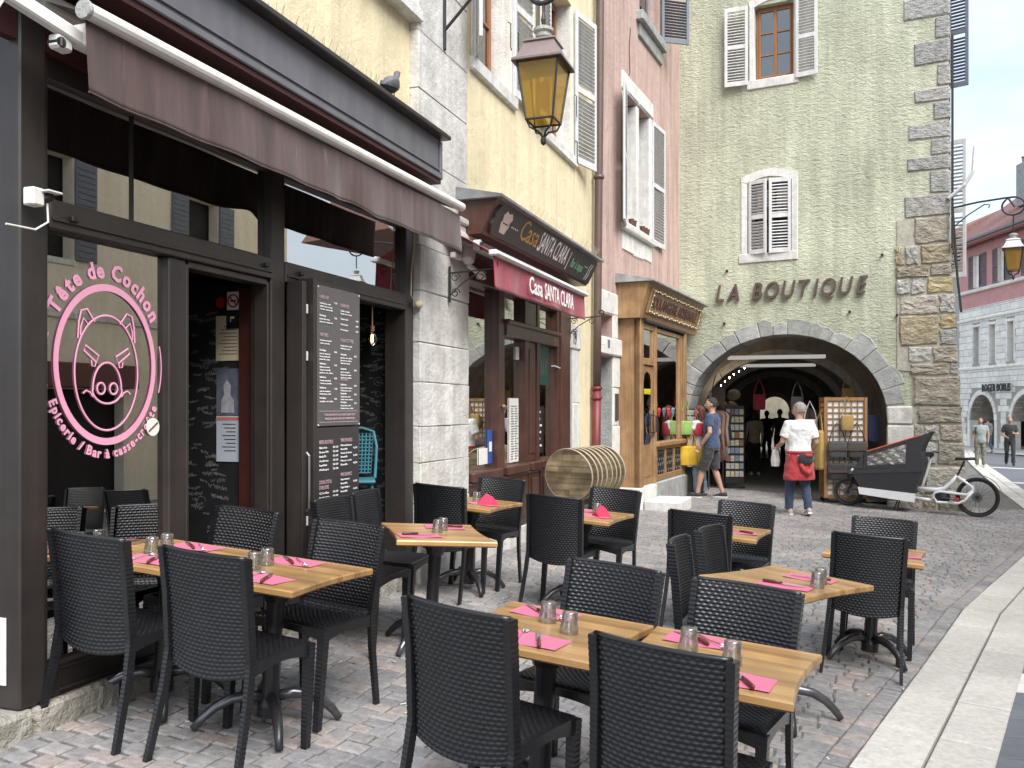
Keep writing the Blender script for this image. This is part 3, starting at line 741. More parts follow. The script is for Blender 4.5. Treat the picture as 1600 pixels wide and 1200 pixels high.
# ------------------------------------------------------------------ brown awning over the cafe
aw = thing('brown_awning', 'faded brown retracted awning with hanging valance over the cafe front', 'awning', F1 @ T(0, -.35, 2.95))
def awn(u, v):
    s = -.09 + 3.99*u
    y = .006*math.sin(s*5.1) + .008*math.sin(s*2.2 + 1)*(v) + .008*math.sin(s*13)*v + (.05*math.exp(-((s - 2.05)/.18)**2) if v > 0 else 0)*v
    z = .295 - .30*v + (-.0 + .025*math.exp(-((s - 2.1)/.16)**2) - .02*math.exp(-((s - 2.35)/.14)**2))*v
    return (s, y - .02*v + .015, z)
va = MB().grid(awn, 160, 14).build('valance', MAT['awning'], aw, smooth=True, fixn=False)
md = va.modifiers.new('cloth', 'SOLIDIFY'); md.thickness = .004
hem = MB(); hem.tube([awn(k/80, 1) for k in range(81)], .006, 6); hem.build('hem', MAT['awning'], va)
MB().tube([(-.1, 0, .325), (3.9, 0, .36)], .036, 14).build('front_bar', MAT['white_metal'], aw)
MB().lathe([(.039, -.01), (.042, 0), (.039, .01)], 14, M=T(-.105, 0, .325) @ RY(R(90))).build('bar_end_cap', MAT['grey_stone'], aw)
MB().grid(lambda u, v: (-.06 + 3.9*u, .02 + .27*v, .33 + .10*v), 30, 4).build('cover_cloth', MAT['awning'], aw, fixn=False)
MB().tube([(-.06, .3, .43), (3.84, .3, .43)], .05, 12).build('roller', MAT['white_metal'], aw)
arm = MB(); arm.box(0, .36, -.025, .025, -.03, .03, .008, M=T(-.34, .16, .32) @ RZ(R(-12)) @ RY(R(14)))
arm.box(-.02, .08, -.04, .04, -.05, .05, .01, M=T(-.02, .1, .26)); arm.box(-.02, .06, -.03, .03, -.06, .0, .01, M=T(-.12, .13, .235))
ao = arm.build('folding_arm', MAT['white_metal'], aw)
MB().lathe([(.022, -.03), (.022, .03)], 10, M=T(-.12, .13, .20) @ RX(R(90))).build('pivot', MAT['black'], ao)
MB().tube([(-.34, .16, .30), (-.40, .17, .18), (-.44, .2, .05)], .006, 6).build('cable', MAT['white_metal'], aw)

# floodlight box with cable on the left pier
fl_ = thing('white_sensor_box', 'small white sensor box with a drooping cable on the brown pier', 'sensor', F1 @ T(-.06, -.035, 2.5))
MB().box(-.06, .0, -.06, .0, .0, .075, .006).build('housing', MAT['white_metal'], fl_)
MB().box(-.02, .055, -.1, -.005, .06, .068, .002).build('hood', MAT['white_metal'], fl_)
MB().lathe([(.018, 0), (.021, .03), (.01, .05)], 10, M=T(.0, -.04, .035) @ RX(R(60)) @ RY(R(50))).build('lens', MAT['black'], fl_)
MB().tube([(.02, -.05, .02), (.02, -.055, -.06), (-.05, -.06, -.105), (-.2, -.07, -.11)], .0045, 6).build('cable', MAT['white_metal'], fl_)

# small speaker and cable on the right jamb
sc_ = thing('small_wall_lamp', 'small beige wall lamp hanging from a cable beside the menu opening', 'lamp', F1 @ T(3.66, -.01, 2.5))
MB().lathe([(.01, 0), (.03, .02), (.034, .06), (.02, .08)], 12, M=T(.02, -.03, -.01) @ RY(R(80))).build('head', MAT['beige_paper'], sc_)
MB().tube([(.0, -.02, .02), (-.06, -.02, .06), (-.05, -.02, .25), (.0, -.02, .5), (-.01, -.02, .68)], .005, 6).build('cable', MAT['beige_paper'], sc_)

# folded door leaf with the menu panels
dl = thing('folded_door', 'dark brown folded door leaf beside the menu boards', 'door', F1 @ T(1.9, 0, .4))
m2 = MB(); m2.box(.0, .045, -.10, .02, .0, 2.05, .004); m2.box(.045, .10, -.07, .03, .0, 2.04, .004); m2.box(.1, .14, -.12, .02, .0, 2.08, .004)
m2.build('leaf_edges', MAT['brown_metal'], dl); MB().box(.141, .72, -.075, -.05, .0, 2.08, .004).build('leaf', MAT['brown_metal'], dl)
for z in (.5, 1.55, 1.85): MB().box(.05, .09, -.085, -.068, z, z + .06, .003).build('hinge', MAT['white_metal'], dl)
MB().tube([(.02, -.115, .6), (.02, -.135, .62), (.02, -.135, .95), (.02, -.115, .97)], .008, 8).build('pull_handle', M_('brushed_steel', (.5, .5, .5), .35, .05, 20, metal=1), dl)
MAT['menu'] = M_('grey_menu_board', (.10, .094, .095), .45, .06, 5)
mn = thing('menu_board', 'tall grey menu board listing tartines, planches and salads by the door', 'menu board', F1 @ T(2.055, -.1, 1.53))
MB().box(-.01, .555, -.012, .02, .0, .915, .004).build('panel', MAT['menu'], mn)
mn2 = thing('drinks_board', 'lower dark menu board listing bottled beers, sodas and wines', 'menu board', F1 @ T(2.055, -.1, .93))
MB().box(-.01, .545, -.012, .02, .0, .59, .004).build('panel', M_('dark_menu_board', (.036, .032, .036), .4, .06, 5), mn2)
def wline(root, x, z, w_, txt, size=.014, mat='white_ink'):
    letters_on(root, txt, x, z, size, MAT[mat], -.0155, width=w_, name='text_line', bold=.0004, ext=.0004)
def head(root, x, z, txt, mat='pink_ink', size=.033, xs=.72): letters_on(root, txt, x, z, size, MAT[mat], -.0155, name='heading', ext=.0004, xs=xs)
def price(root, x, z, txt='9,50', w_=.034): wline(root, x, z, w_, txt, .016)
for c in ((.0, .005), (.535, .005), (.0, .9), (.535, .9)): MB().lathe([(.006, 0), (.006, .004)], 8, M=T(c[0] + .005, -.0125, c[1] + .003) @ RX(R(90))).build('screw', MAT['white_metal'], mn)
L1 = ['Salade verte, tomate', 'fromage du pays, noix', 'jambon cru, olives', 'Tomate, mozzarella', 'basilic et huile', 'Reblochon, miel', 'pain de campagne', 'Jambon blanc, beurre']
def block(root, x, z, n, w_, r, pr=True, title=True):
    k = 0
    if title: wline(root, x, z, w_*.45, r.choice(['Rustique', 'Italienne', 'Savoyarde', 'Nordique']), .017); z -= .021
    if pr: price(root, x + w_ + .012, z + .016, r.choice(['9,50', '8,90', '11,00']))
    for i in range(n): wline(root, x, z, w_*r.uniform(.72, 1.), r.choice(L1), .0135); z -= .0185
    return z
rr_ = random.Random(5)
head(mn, .02, .83, 'LARD-CAF'); block(mn, .02, .795, 3, .17, rr_, True, False); block(mn, .02, .715, 2, .17, rr_)
head(mn, .02, .585, 'TARTINES'); block(mn, .02, .555, 2, .17, rr_, False, False)
z = .49
for k in range(4): z = block(mn, .02, z, 3 if k < 2 else 2, .17, rr_) - .011
block(mn, .02, z + .002, 1, .17, rr_)
head(mn, .285, .80, 'PLANCHES'); block(mn, .285, .77, 2, .16, rr_, False, False)
for k in range(3): wline(mn, .285, .715 - k*.036, .10, ['Planche mixte', 'Charcuterie', 'Fromages'][k], .015); price(mn, .49, .715 - k*.036, ['16,00', '9,00', '9,00'][k])
head(mn, .285, .565, 'FOCACCETTINE'); block(mn, .285, .535, 2, .17, rr_, False, False)
z = .475
for k in range(2): z = block(mn, .285, z, 3, .17, rr_) - .02
head(mn, .285, .305, 'SALADES'); z = .272
for k in range(3): z = block(mn, .285, z, 2, .17, rr_) - .002
wline(mn, .075, .068, .41, 'TOUS NOS PLATS A LA CARTE SONT FAITS', .02, 'pink_ink'); wline(mn, .085, .042, .39, 'MAISON SUR PLACE OU A EMPORTER', .02, 'pink_ink')
MB().box(.02, .52, -.0142, -.0125, .098, .0995).build('rule', MAT['white_ink'], mn); MB().box(.02, .52, -.0142, -.0125, .026, .0275).build('rule', MAT['white_ink'], mn)
head(mn2, .015, .485, 'BIERES BOUTEILLE', 'pink_ink', .036, .6); head(mn2, .285, .49, 'VINS ROUGES', 'pink_ink', .036, .7)
for k in range(6): wline(mn2, .015, .455 - k*.0285, rr_.uniform(.08, .13), ['Blanche', 'Brune IPA', 'Blonde IPA', 'Ambree', 'Rousse Blonde', 'Abbaye'][k], .018); wline(mn2, .185, .455 - k*.0285, .028, '33cl', .018); wline(mn2, .222, .455 - k*.0285, .03, '5,00', .018)
for k in range(6): wline(mn2, .285, .462 - k*.026, .15 if k % 2 == 0 else .09, ['Mondeuse', 'Bouteille', 'Gamay de Savoie', 'Bouteille', 'Pinot noir', 'Bouteille'][k], .017)
for k in range(3): wline(mn2, .455, .44 - k*.052, .055, ['4,50', '5,00', '4,50'][k], .017)
head(mn2, .015, .225, 'SODAS D\'ICI &', 'pink_ink', .036, .65); head(mn2, .015, .19, 'D\'AILLEURS', 'pink_ink', .036, .65)
for k in range(5): wline(mn2, .015, .16 - k*.0285, rr_.uniform(.08, .14), ['Cola', 'Limonade artisanale', 'The glace', 'Jus de pomme', 'Limonade'][k], .018); wline(mn2, .185, .16 - k*.0285, .028, '33cl', .018); wline(mn2, .222, .16 - k*.0285, .03, '4,00', .018)
head(mn2, .285, .258, 'VINS BLANCS', 'pink_ink', .036, .7)
for k in range(4): wline(mn2, .285, .232 - k*.027, .09 if k % 2 else .12, ['Apremont', 'Bouteille', 'Chignin Bergeron', 'Bouteille'][k], .017)
for k in range(2): wline(mn2, .455, .21 - k*.052, .055, '4,50', .017)
head(mn2, .285, .075, 'VINS ROSES', 'pink_ink', .036, .7); wline(mn2, .285, .05, .1, 'Gamay', .017)

# pendant bulbs and bar stool just inside
MAT['bulb'] = emit('warm_bulb', (1., .72, .38), 5.)
MAT['brass'] = M_('copper_cord', (.45, .25, .17), .4, .1, 20, metal=.6)
def pendant(label, M):
    t = thing('pendant_bulb', label, 'light bulb', M, 'bare pendant bulbs in the cafe')
    MB().tube([(0, 0, .1), (0, 0, .34)], .006, 6).build('cord', MAT['brass'], t)
    MB().lathe([(.016, .06), (.018, .1), (.01, .105)], 10).build('socket', MAT['brass'], t)
    MB().lathe([(.002, -.062), (.03, -.045), (.043, -.01), (.034, .03), (.016, .058)], 14).build('glass_bulb', pane('bulb_glass', .05, (.98, .93, .85)), t, smooth=True)
    MB().tube([(-.012, 0, .03), (-.014, 0, -.02), (0, 0, -.03), (.014, 0, -.02), (.012, 0, .03)], .003, 5).build('filament', MAT['bulb'], t)
pendant('bare lit bulb on a copper cord inside the menu opening', F1 @ T(3.3, .16, 2.19))
pendant('bare warm bulb hanging behind the pig window', F1 @ T(.95, .55, 2.28))
MAT['teal'] = M_('teal_metal', (.055, .20, .25), .4, .08, 10)
ts = thing('teal_bar_chair', 'teal perforated metal bar chair just inside the menu opening', 'chair', F1 @ T(3.26, .34, .385) @ RZ(R(119)))
bk = MB()
def tb(u, v):
    x = -.17 + .34*u; z = .74 + .32*v
    return (x*(1 + .12*v), -.13 - .05*v + .5*x*x, z)
bk.grid(tb, 14, 12)
bo = bk.build('backrest', MAT['teal'], ts, fixn=False); bo.modifiers.new('holes', 'WIREFRAME').thickness = .013
MB().tube([(-.2, -.1, .70), (-.215, -.15, .95), (-.19, -.19, 1.07), (-.1, -.2, 1.10), (.1, -.2, 1.10), (.19, -.19, 1.07), (.215, -.15, .95), (.2, -.1, .70)], .012, 8).build('back_frame', MAT['teal'], ts)
MB().box(-.2, .2, -.18, .2, .68, .705, .01).build('seat', MAT['teal'], ts)
for a, b in ((-1, -1), (1, -1), (-1, 1), (1, 1)): MB().tube([(a*.17, b*.15, .69), (a*.22, b*.2, 0)], .012, 8).build('leg', MAT['teal'], ts)
MB().tube([(-.2, -.18, .25), (.2, -.18, .25), (.2, .18, .25), (-.2, .18, .25)], .009, 6, closed=True).build('foot_ring', MAT['teal'], ts)

# pigeon on the cornice
pg = thing('pigeon', 'grey pigeon perched on the cafe cornice', 'pigeon', F1 @ T(2.83, -.24, 3.877) @ RZ(R(8)) @ Matrix.Scale(1.05, 4))
MAT['pigeon'] = M_('pigeon_feathers', (.10, .105, .12), .7, .35, 25)
rings = []
prof = [(-.19, .035, .012, .006), (-.13, .05, .022, .012), (-.09, .065, .04, .035), (-.03, .085, .052, .055), (.03, .105, .052, .058), (.08, .135, .04, .045), (.105, .17, .026, .028), (.118, .195, .022, .023), (.13, .215, .023, .022), (.15, .225, .02, .019), (.17, .222, .008, .008)]
for x, z, ry, rz in prof: rings.append([(x - .35*rz*math.sin(2*math.pi*k/12)*.6, ry*math.cos(2*math.pi*k/12), z + rz*math.sin(2*math.pi*k/12)) for k in range(12)])
MB().loft(rings).build('body', MAT['pigeon'], pg, smooth=True)
for sg in (-1, 1):
    MB().loft([[(x, sg*(y + .004*math.cos(a)), z + h*math.sin(a)) for a in [k*math.pi/4 for k in range(8)]] for x, y, z, h in ((.05, .045, .1, .02), (0, .054, .09, .04), (-.07, .048, .075, .03), (-.15, .02, .05, .008))]).build('wing', M_('pigeon_wing', (.06, .062, .07), .7, .5, 40), pg, smooth=True)
    MB().tube([(.01, sg*.02, .06), (.015, sg*.022, .0)], .004, 5).build('leg', M_('pigeon_leg', (.3, .1, .08), .6), pg)
    MB().lathe([(.001, -.004), (.004, 0), (.001, .004)], 6, M=T(.148, sg*.019, .23)).build('eye', M_('pigeon_eye', (.4, .12, .03), .3), pg)
MB().tube([(.166, 0, .222), (.192, 0, .214)], [.006, .001], 6).build('beak', MAT['black'], pg)
# ================================================================== tapas bar house
casa = thing('tapas_bar_building', 'pale yellow plastered house with dark wooden tapas bar shopfront below', 'building', F1)
S0, S1 = 4.836, 9.86
holes = [(5.07, 6.08, 5.0, 7.0), (7.42, 8.55, 5.0, 7.0)]
w_ = front_sheet(MB(), S0, S1, 3.3, 9.8, .0, holes, .28)
w_.add([(8.33, 0, .0), (S1, 0, .0), (S1, 0, 3.3), (8.33, 0, 3.3)], [(0, 1, 2, 3)])
w_.build('wall', MAT['yellow'], casa, fixn=False)
shell(casa, S0, S1, .95, 6.5, .0, 9.8, MAT['interior'])
for (a, b, c, d) in holes:
    sr = MB()
    stone(sr, b + .002, b + .09, -.012, .30, c - .06, d, .008, .008); stone(sr, a - .09, a - .002, -.012, .30, c - .06, d, .008, .008)
    sr.build('window_surround', MAT['white_stone'], casa)
    sl_ = MB(); stone(sl_, a - .14, b + .16, -.05, .29, c - .13, c - .001, .01, .012); sl_.build('window_sill', MAT['white_stone'], casa)
    rv = MB(); rv.box(b - .012, b - .001, .012, .28, c, d); rv.box(a + .001, a + .012, .012, .28, c, d); rv.box(a + .013, b - .013, .012, .28, c + .001, c + .02); rv.build('reveal', MAT['white_stone'], casa)
    casement(casa, a + .02, b - .02, c + .03, d - .02, .2, MAT['orange_wood'], MAT['dark_glass'], 3)
SH = 2.0
shutter(casa, .52, SH, T(5.02, -.03, 5.0) @ RZ(R(-155)) , MAT['shutter'], 34)
shutter(casa, .54, SH, T(6.14, -.045, 5.0) @ RZ(R(-6)), MAT['shutter'], 34)
shutter(casa, .54, SH, T(7.36, -.05, 5.0) @ RZ(R(-174)), MAT['shutter'], 34)
shutter(casa, .60, SH + .05, T(8.64, -.05, 4.93) @ RZ(R(-13)), MAT['shutter'], 34)
hk = MB()
for s, z in ((5.95, 5.6), (6.2, 5.6), (8.6, 5.7), (8.64, 5.1)): hk.tube([(s, -.03, z + .12), (s, -.06, z + .1), (s, -.06, z - .15), (s + .03, -.06, z - .17)], .006, 5)
hk.build('shutter_hooks', MAT['iron'], casa)
# white stone doorway with number
dj = MB()
for i, (a, b) in enumerate(((.1, .95), (.955, 1.7), (1.705, 2.42))):
    m2 = MB(); stone(m2, 8.58, 8.94 - .03*(i % 2), -.015, .2, a, b, .012, .015); m2.build('door_jamb_stone', MAT['white_stone'], casa)
m2 = MB(); stone(m2, 8.32, 8.97, -.03, .2, 2.43, 2.76, .012, .014); m2.build('door_lintel', MAT['white_stone'], casa)
MB().box(8.32, 8.579, -.006, .05, .1, 2.43).build('door_reveal', MAT['grey_stone'], casa)
letters_on(casa, '19', 8.52, 2.49, .26, MAT['iron'], -.036, name='house_number', bold=.004, xs=.7)
# shopfront joinery
CW = MAT['casa_wood']
def j(nm, *a, b=.008, mat=CW, par=casa): return MB().box(*a, b).build(nm, mat, par)
j('stall_base', 4.84, 8.33, -.04, .2, .05, .34, mat=MAT['limestone'])
for a, b in ((4.84, 5.72), (5.78, 6.62), (6.66, 7.05), (7.1, 8.28)):
    pn = j('stall_panel', a, b, -.03, .1, .345, .93)
    MB().box(a + .09, b - .09, -.045, -.028, .44, .84, .012).build('raised_field', CW, pn)
for a, b, y0 in ((4.84, 4.88, .0), (5.66, 5.85, -.03), (6.55, 6.68, -.02), (7.0, 7.1, -.02), (7.80, 7.9, -.03), (7.9, 8.33, -.05)): j('stile', a, b, y0, .12, .93, 2.95)
for a, b in ((4.88, 5.66), (5.85, 6.55), (6.68, 7.0), (7.1, 7.8)):
    cs = j('sill_rail', a - .02, b + .02, -.075, .1, .932, 1.03, b=.014)
j('sill_rail', 4.84, 7.9, -.055, .05, .905, .93)
j('door_panel', 6.68, 7.0, .0, .06, 1.03, 2.40); MB().box(6.735, 6.945, -.014, .002, 1.12, 2.32, .012).build('raised_field', CW, casa)
for a, b in ((5.85, 7.8),):
    j('transom_rail', a, b, -.05, .1, 2.40, 2.56, b=.014); j('transom_cornice', a - .02, b + .02, -.085, .08, 2.53, 2.575, b=.012)
j('head_rail', 4.84, 8.33, -.04, .15, 2.85, 3.3)
GL = MAT['glass_soft']
for a, b, c, d in ((4.88, 5.66, 1.03, 2.85), (5.85, 6.55, 1.03, 2.40), (7.1, 7.8, 1.03, 2.40), (5.85, 6.55, 2.575, 2.85), (7.1, 7.8, 2.575, 2.85)): MB().box(a, b, .05, .055, c, d).build('pane', GL, casa)
j('fanlight_panel', 6.68, 7.0, -.01, .06, 2.575, 2.85)
MB().lathe([(.018, 0), (.024, .012), (.02, .03), (.01, .04)], 12, M=T(5.76, -.03, 1.66) @ RX(R(90))).build('door_knob', MAT['brass'], casa)
hd = MB(); hd.tube([(7.7, .02, 2.16), (7.7, -.03, 2.16), (7.84, -.05, 2.14)], .009, 6); hd.build('stay', MAT['white_metal'], casa)
# interior of the bar: counter, menus on the glass
MB().box(4.9, 8.2, .35, .9, .3, 1.25).build('bar_counter', M_('bar_grey', (.22, .22, .22), .5), casa)
MB().box(4.84, 8.33, .93, .945, .3, 3.2).build('inner_wall', M_('bar_inner', (.05, .042, .036), .8, .3, 3), casa)
mn3 = MB().box(6.2, 6.48, .035, .046, 1.05, 1.75).build('price_list', MAT['paper'], casa)
for k in range(22):
    MB().box(6.225, 6.225 + RND.uniform(.06, .11), .032, .0345, 1.08 + k*.0275, 1.09 + k*.0275).build('print_line', MAT['shutter_blue'], mn3)
    MB().box(6.35, 6.35 + RND.uniform(.06, .11), .032, .0345, 1.08 + k*.0275, 1.09 + k*.0275).build('print_line', MAT['shutter_blue'], mn3)
MB().box(6.40, 6.5, .035, .046, 2.18, 2.32).build('white_card', MAT['paper'], casa)
gp = MB().box(7.15, 7.62, .035, .046, 1.92, 2.40).build('green_poster', M_('dark_green_print', (.012, .07, .06), .4), casa)
for k in range(4): MB().tube([(7.24 + k*.09, .032, 2.04), (7.22 + k*.09, .032, 2.13), (7.26 + k*.09, .032, 2.24)], .008, 5, flat=.2).build('gold_stroke', M_('gold_ink', (.35, .25, .06), .5), gp)
bb = MB().box(7.14, 7.38, .035, .046, 1.1, 1.66).build('chalk_menu', MAT['board'], casa)
for k in range(6): MB().box(7.17, 7.17 + RND.uniform(.08, .17), .030, .034, 1.58 - k*.08, 1.605 - k*.08).build('chalk_line', MAT['white_ink'], bb)
bs = MB().box(5.53, 5.65, .035, .046, 1.08, 1.42).build('blue_sticker', M_('blue_sticker_ink', (.03, .09, .32), .4), casa)
MB().box(5.555, 5.625, .031, .0345, 1.2, 1.3).build('white_mark', MAT['white_ink'], bs); MB().box(5.3, 5.51, .035, .046, 1.08, 1.24).build('white_sticker', MAT['paper'], casa)

# ------------------------------------------------------------------ the signboard
sg_ = thing('tapas_bar_sign', 'brown sloping wooden signboard lettered Casa SANTA CLARA with lead roof', 'shop sign', F1 @ T(4.6, -.05, 3.2))
# box with an outward leaning face; local x from 0 (s=4.6) to 3.78
pr = [(.02, 0.03), (-.20, .03), (-.35, .335), (.02, .335)]
MB().add([(0, y, z) for y, z in pr] + [(3.78, y, z) for y, z in pr], [(0, 1, 2, 3), (7, 6, 5, 4), (0, 4, 5, 1), (1, 5, 6, 2), (2, 6, 7, 3), (3, 7, 4, 0)]).build('box', CW, sg_)
MB().add([(-.06, .05, .338), (3.86, .05, .338), (3.86, -.42, .338), (-.06, -.42, .338), (-.06, .05, .46), (3.86, .05, .46), (3.86, -.42, .362), (-.06, -.42, .362)],
         [(0, 1, 2, 3), (4, 5, 6, 7), (0, 4, 7, 3), (1, 2, 6, 5), (2, 3, 7, 6), (0, 1, 5, 4)]).build('lead_roof', M_('lead_sheet', (.20, .21, .22), .5, .25, 6, .3, 20), sg_)
ang = math.atan2(.15, .305); FACE = T(0, -.202, .03) @ RX(ang)       # local face plane: x along, z up the slope
fm = bpy.data.objects.new('face', None); COL.objects.link(fm); fm.parent = sg_; fm.matrix_local = FACE
hgt = math.hypot(.15, .305)
pts_ = [(.14, .03), (3.74, .03), (3.74, hgt - .03), (.14, hgt - .03), (.115, hgt - .06), (.08, hgt/2 + .05), (.095, hgt/2), (.08, hgt/2 - .05), (.115, .06)]
MB().prism(pts_, -.022, .004, 'y').build('sign_panel', M_('sign_brown', (.052, .045, .043), .5, .1, 6, streak=.1), fm)
YS = -.0235
letters_on(fm, 'Casa', .80, .115, .30, M_('gold_paint', (.42, .24, .05), .5), YS, width=.56, bold=0.)
letters_on(fm, 'SANTA CLARA', 1.42, .10, .30, MAT['white_ink'], YS, width=1.05, bold=0.)
MB().box(2.57, 2.58, YS - .001, YS + .001, .06, .28).build('divider', MAT['white_ink'], fm)
letters_on(fm, 'Bar à tapas', 2.70, .12, .15, M_('green_paint', (.16, .36, .24), .5), YS, width=.52, bold=.002)
for k in range(4):
    MB().box(.55 + k*.05, .565 + k*.05, YS - .001, YS + .001, .17, .185).build('dot', MAT['white_ink'], fm); MB().box(3.27 + k*.04, 3.28 + k*.04, YS - .001, YS + .001, .2, .212).build('dot', MAT['white_ink'], fm)
cup = [(.30, .08), (.44, .08), (.48, .17), (.46, .19), (.50, .24), (.44, .29), (.37, .27), (.31, .29), (.26, .24), (.28, .19), (.26, .17)]
MB().prism(cup, YS - .001, YS + .001, 'y').build('cup_mark', M_('cream_paint', (.62, .50, .44), .5), fm); MB().box(.30, .44, YS - .003, YS - .0015, .17, .18).build('cup_band', MAT['brown_dark'], fm)
for x in (3.48, 3.56): MB().tube([(x - .04, YS, .06), (x, YS, .14), (x - .01, YS, .20), (x + .04, YS, .27)], .008, 5, flat=.2).build('dancer_mark', MAT['white_ink'], fm)
sp = MB()
for k in range(150):
    s = .75 + k*.0196; sp.tube([(s, -.36, .36), (s + RND.uniform(-.02, .02), -.36 + RND.choice((-.06, .0, .06)), .46 + RND.uniform(0, .02))], .0013, 3, cap=False)
stuff(sp.build('bird_spikes', MAT['beige_paper'], sg_))

# ------------------------------------------------------------------ red awning
ra = thing('red_awning', 'dark red awning valance reading Casa SANTA CLARA under a white bar', 'awning', F1 @ T(4.24, -.5, 2.67))
MAT['red_cloth'] = M_('red_awning_cloth', (.30, .02, .045), .8, .12, 5, .08, 120, streak=.3, sheen=.2, dirt=.45, dirtcol=(.2, .12, .09))
def rv_(u, v): return (3.07*u, .012*math.sin(u*31)*v + .02*math.sin(u*9)*v - .015*v, .285 - .275*v + .0*u)
vo = MB().grid(rv_, 90, 10).build('valance', MAT['red_cloth'], ra, smooth=True, fixn=False); vo.modifiers.new('cloth', 'SOLIDIFY').thickness = .004
bar = MB(); bar.box(-.03, 3.10, -.045, .035, .285, .335, .012); bar.box(-.03, 3.10, -.055, -.046, .297, .309, .002); bar.build('front_bar', M_('clean_white_lacquer', (.74, .74, .74), .35), ra)
MB().grid(lambda u, v: (.0 + 3.07*u, .03 + .36*v, .325 + .2*v), 12, 3).build('cloth', MAT['red_cloth'], ra, fixn=False)
cs_ = MB(); cs_.box(-.02, 3.09, .38, .47, .46, .57, .02); cs_.build('cassette', MAT['white_metal'], ra)
letters_on(ra, 'Casa', .86, .075, .225, MAT['white_ink'], -.045, width=.42, bold=.003); letters_on(ra, 'SANTA CLARA', 1.36, .07, .225, MAT['white_ink'], -.045, width=1.08, bold=.003)
# motor and arm end at the pier
mo = thing('awning_motor_arm', 'white awning end bracket and folded arm on the stone pier', 'bracket', F1 @ T(4.55, -.14, 2.98))
m2 = MB(); m2.box(-.05, .05, -.05, .05, -.02, .14, .02, M=RY(R(28))); m2.build('end_cover', MAT['white_metal'], mo)
MB().lathe([(.05, 0), (.05, .06)], 14, M=T(.04, -.05, .14) @ RX(R(90))).build('roller_end', MAT['white_metal'], mo)
MB().lathe([(.03, 0), (.03, .01)], 12, M=T(.04, -.112, .14) @ RX(R(90))).build('end_ring', MAT['black'], mo)
m2 = MB(); m2.tube([(.02, 0, -.04), (.16, -.05, -.10), (.24, -.06, -.11)], .025, 8); m2.build('elbow', MAT['white_metal'], mo)
MB().box(.14, .22, -.1, -.02, -.15, -.07, .012).build('arm_joint', MAT['white_metal'], mo); MB().box(-.2, .0, .04, .09, .0, .05, .006).build('bracket_plate', MAT['white_metal'], mo)
# scrolled iron brackets
def scroll_bracket(label, M):
    t = thing('scroll_bracket', label, 'bracket', M, 'scrolled iron brackets under the red awning')
    MB().box(-.012, .012, -.015, .0, -.2, .12, .003).build('wall_bar', MAT['iron'], t)
    def spiral(cx, cz, r, a0, turns, n=22): return [(0, -(cx + r*(1 - .75*k/n)*math.cos(a0 + turns*2*math.pi*k/n)), cz + r*(1 - .75*k/n)*math.sin(a0 + turns*2*math.pi*k/n)) for k in range(n + 1)]
    MB().tube([(0, -.01, .06), (0, -.25, .07), (0, -.42, .08)] + spiral(.42, .125, .045, -math.pi/2, 1.2)[1:], .007, 6).build('arm', MAT['iron'], t)
    MB().tube([(0, -.01, -.14), (0, -.12, -.04), (0, -.28, .05)] , .006, 6).build('stay', MAT['iron'], t)
    for c in ((.06, .02, .045), (.06, -.12, .045), (.30, .02, .05)): MB().tube(spiral(c[0], c[1], c[2], 0, 1.4), .005, 5).build('scroll', MAT['iron'], t)
scroll_bracket('black scrolled iron bracket on the stone pier', F1 @ T(4.33, -.05, 2.78))
scroll_bracket('black scrolled iron bracket at the right end of the red awning', F1 @ T(8.36, -.03, 2.75))

# ------------------------------------------------------------------ hanging street lanterns
MAT['amber'] = pane('amber_glass', .06, (.80, .60, .16), .05)
b_ = MAT['amber'].node_tree; _o = b_.nodes['Material Output']; _old = _o.inputs[0].links[0].from_socket
_t = b_.nodes.new('ShaderNodeBsdfTranslucent'); _t.inputs[0].default_value = (.85, .56, .10, 1); _d = b_.nodes.new('ShaderNodeBsdfDiffuse'); _d.inputs[0].default_value = (.62, .42, .08, 1)
_m = b_.nodes.new('ShaderNodeMixShader'); _m.inputs[0].default_value = .5; b_.links.new(_t.outputs[0], _m.inputs[1]); b_.links.new(_d.outputs[0], _m.inputs[2])
_n = b_.nodes.new('ShaderNodeMixShader'); _n.inputs[0].default_value = .34; b_.links.new(_old, _n.inputs[1]); b_.links.new(_m.outputs[0], _n.inputs[2]); b_.links.new(_n.outputs[0], _o.inputs[0])
MAT['lantern_top'] = M_('lantern_roof', (.21, .165, .165), .4, .15, 8)
MAT['lantern_white'] = M_('lantern_roof_pale', (.6, .6, .6), .4, .1, 8)
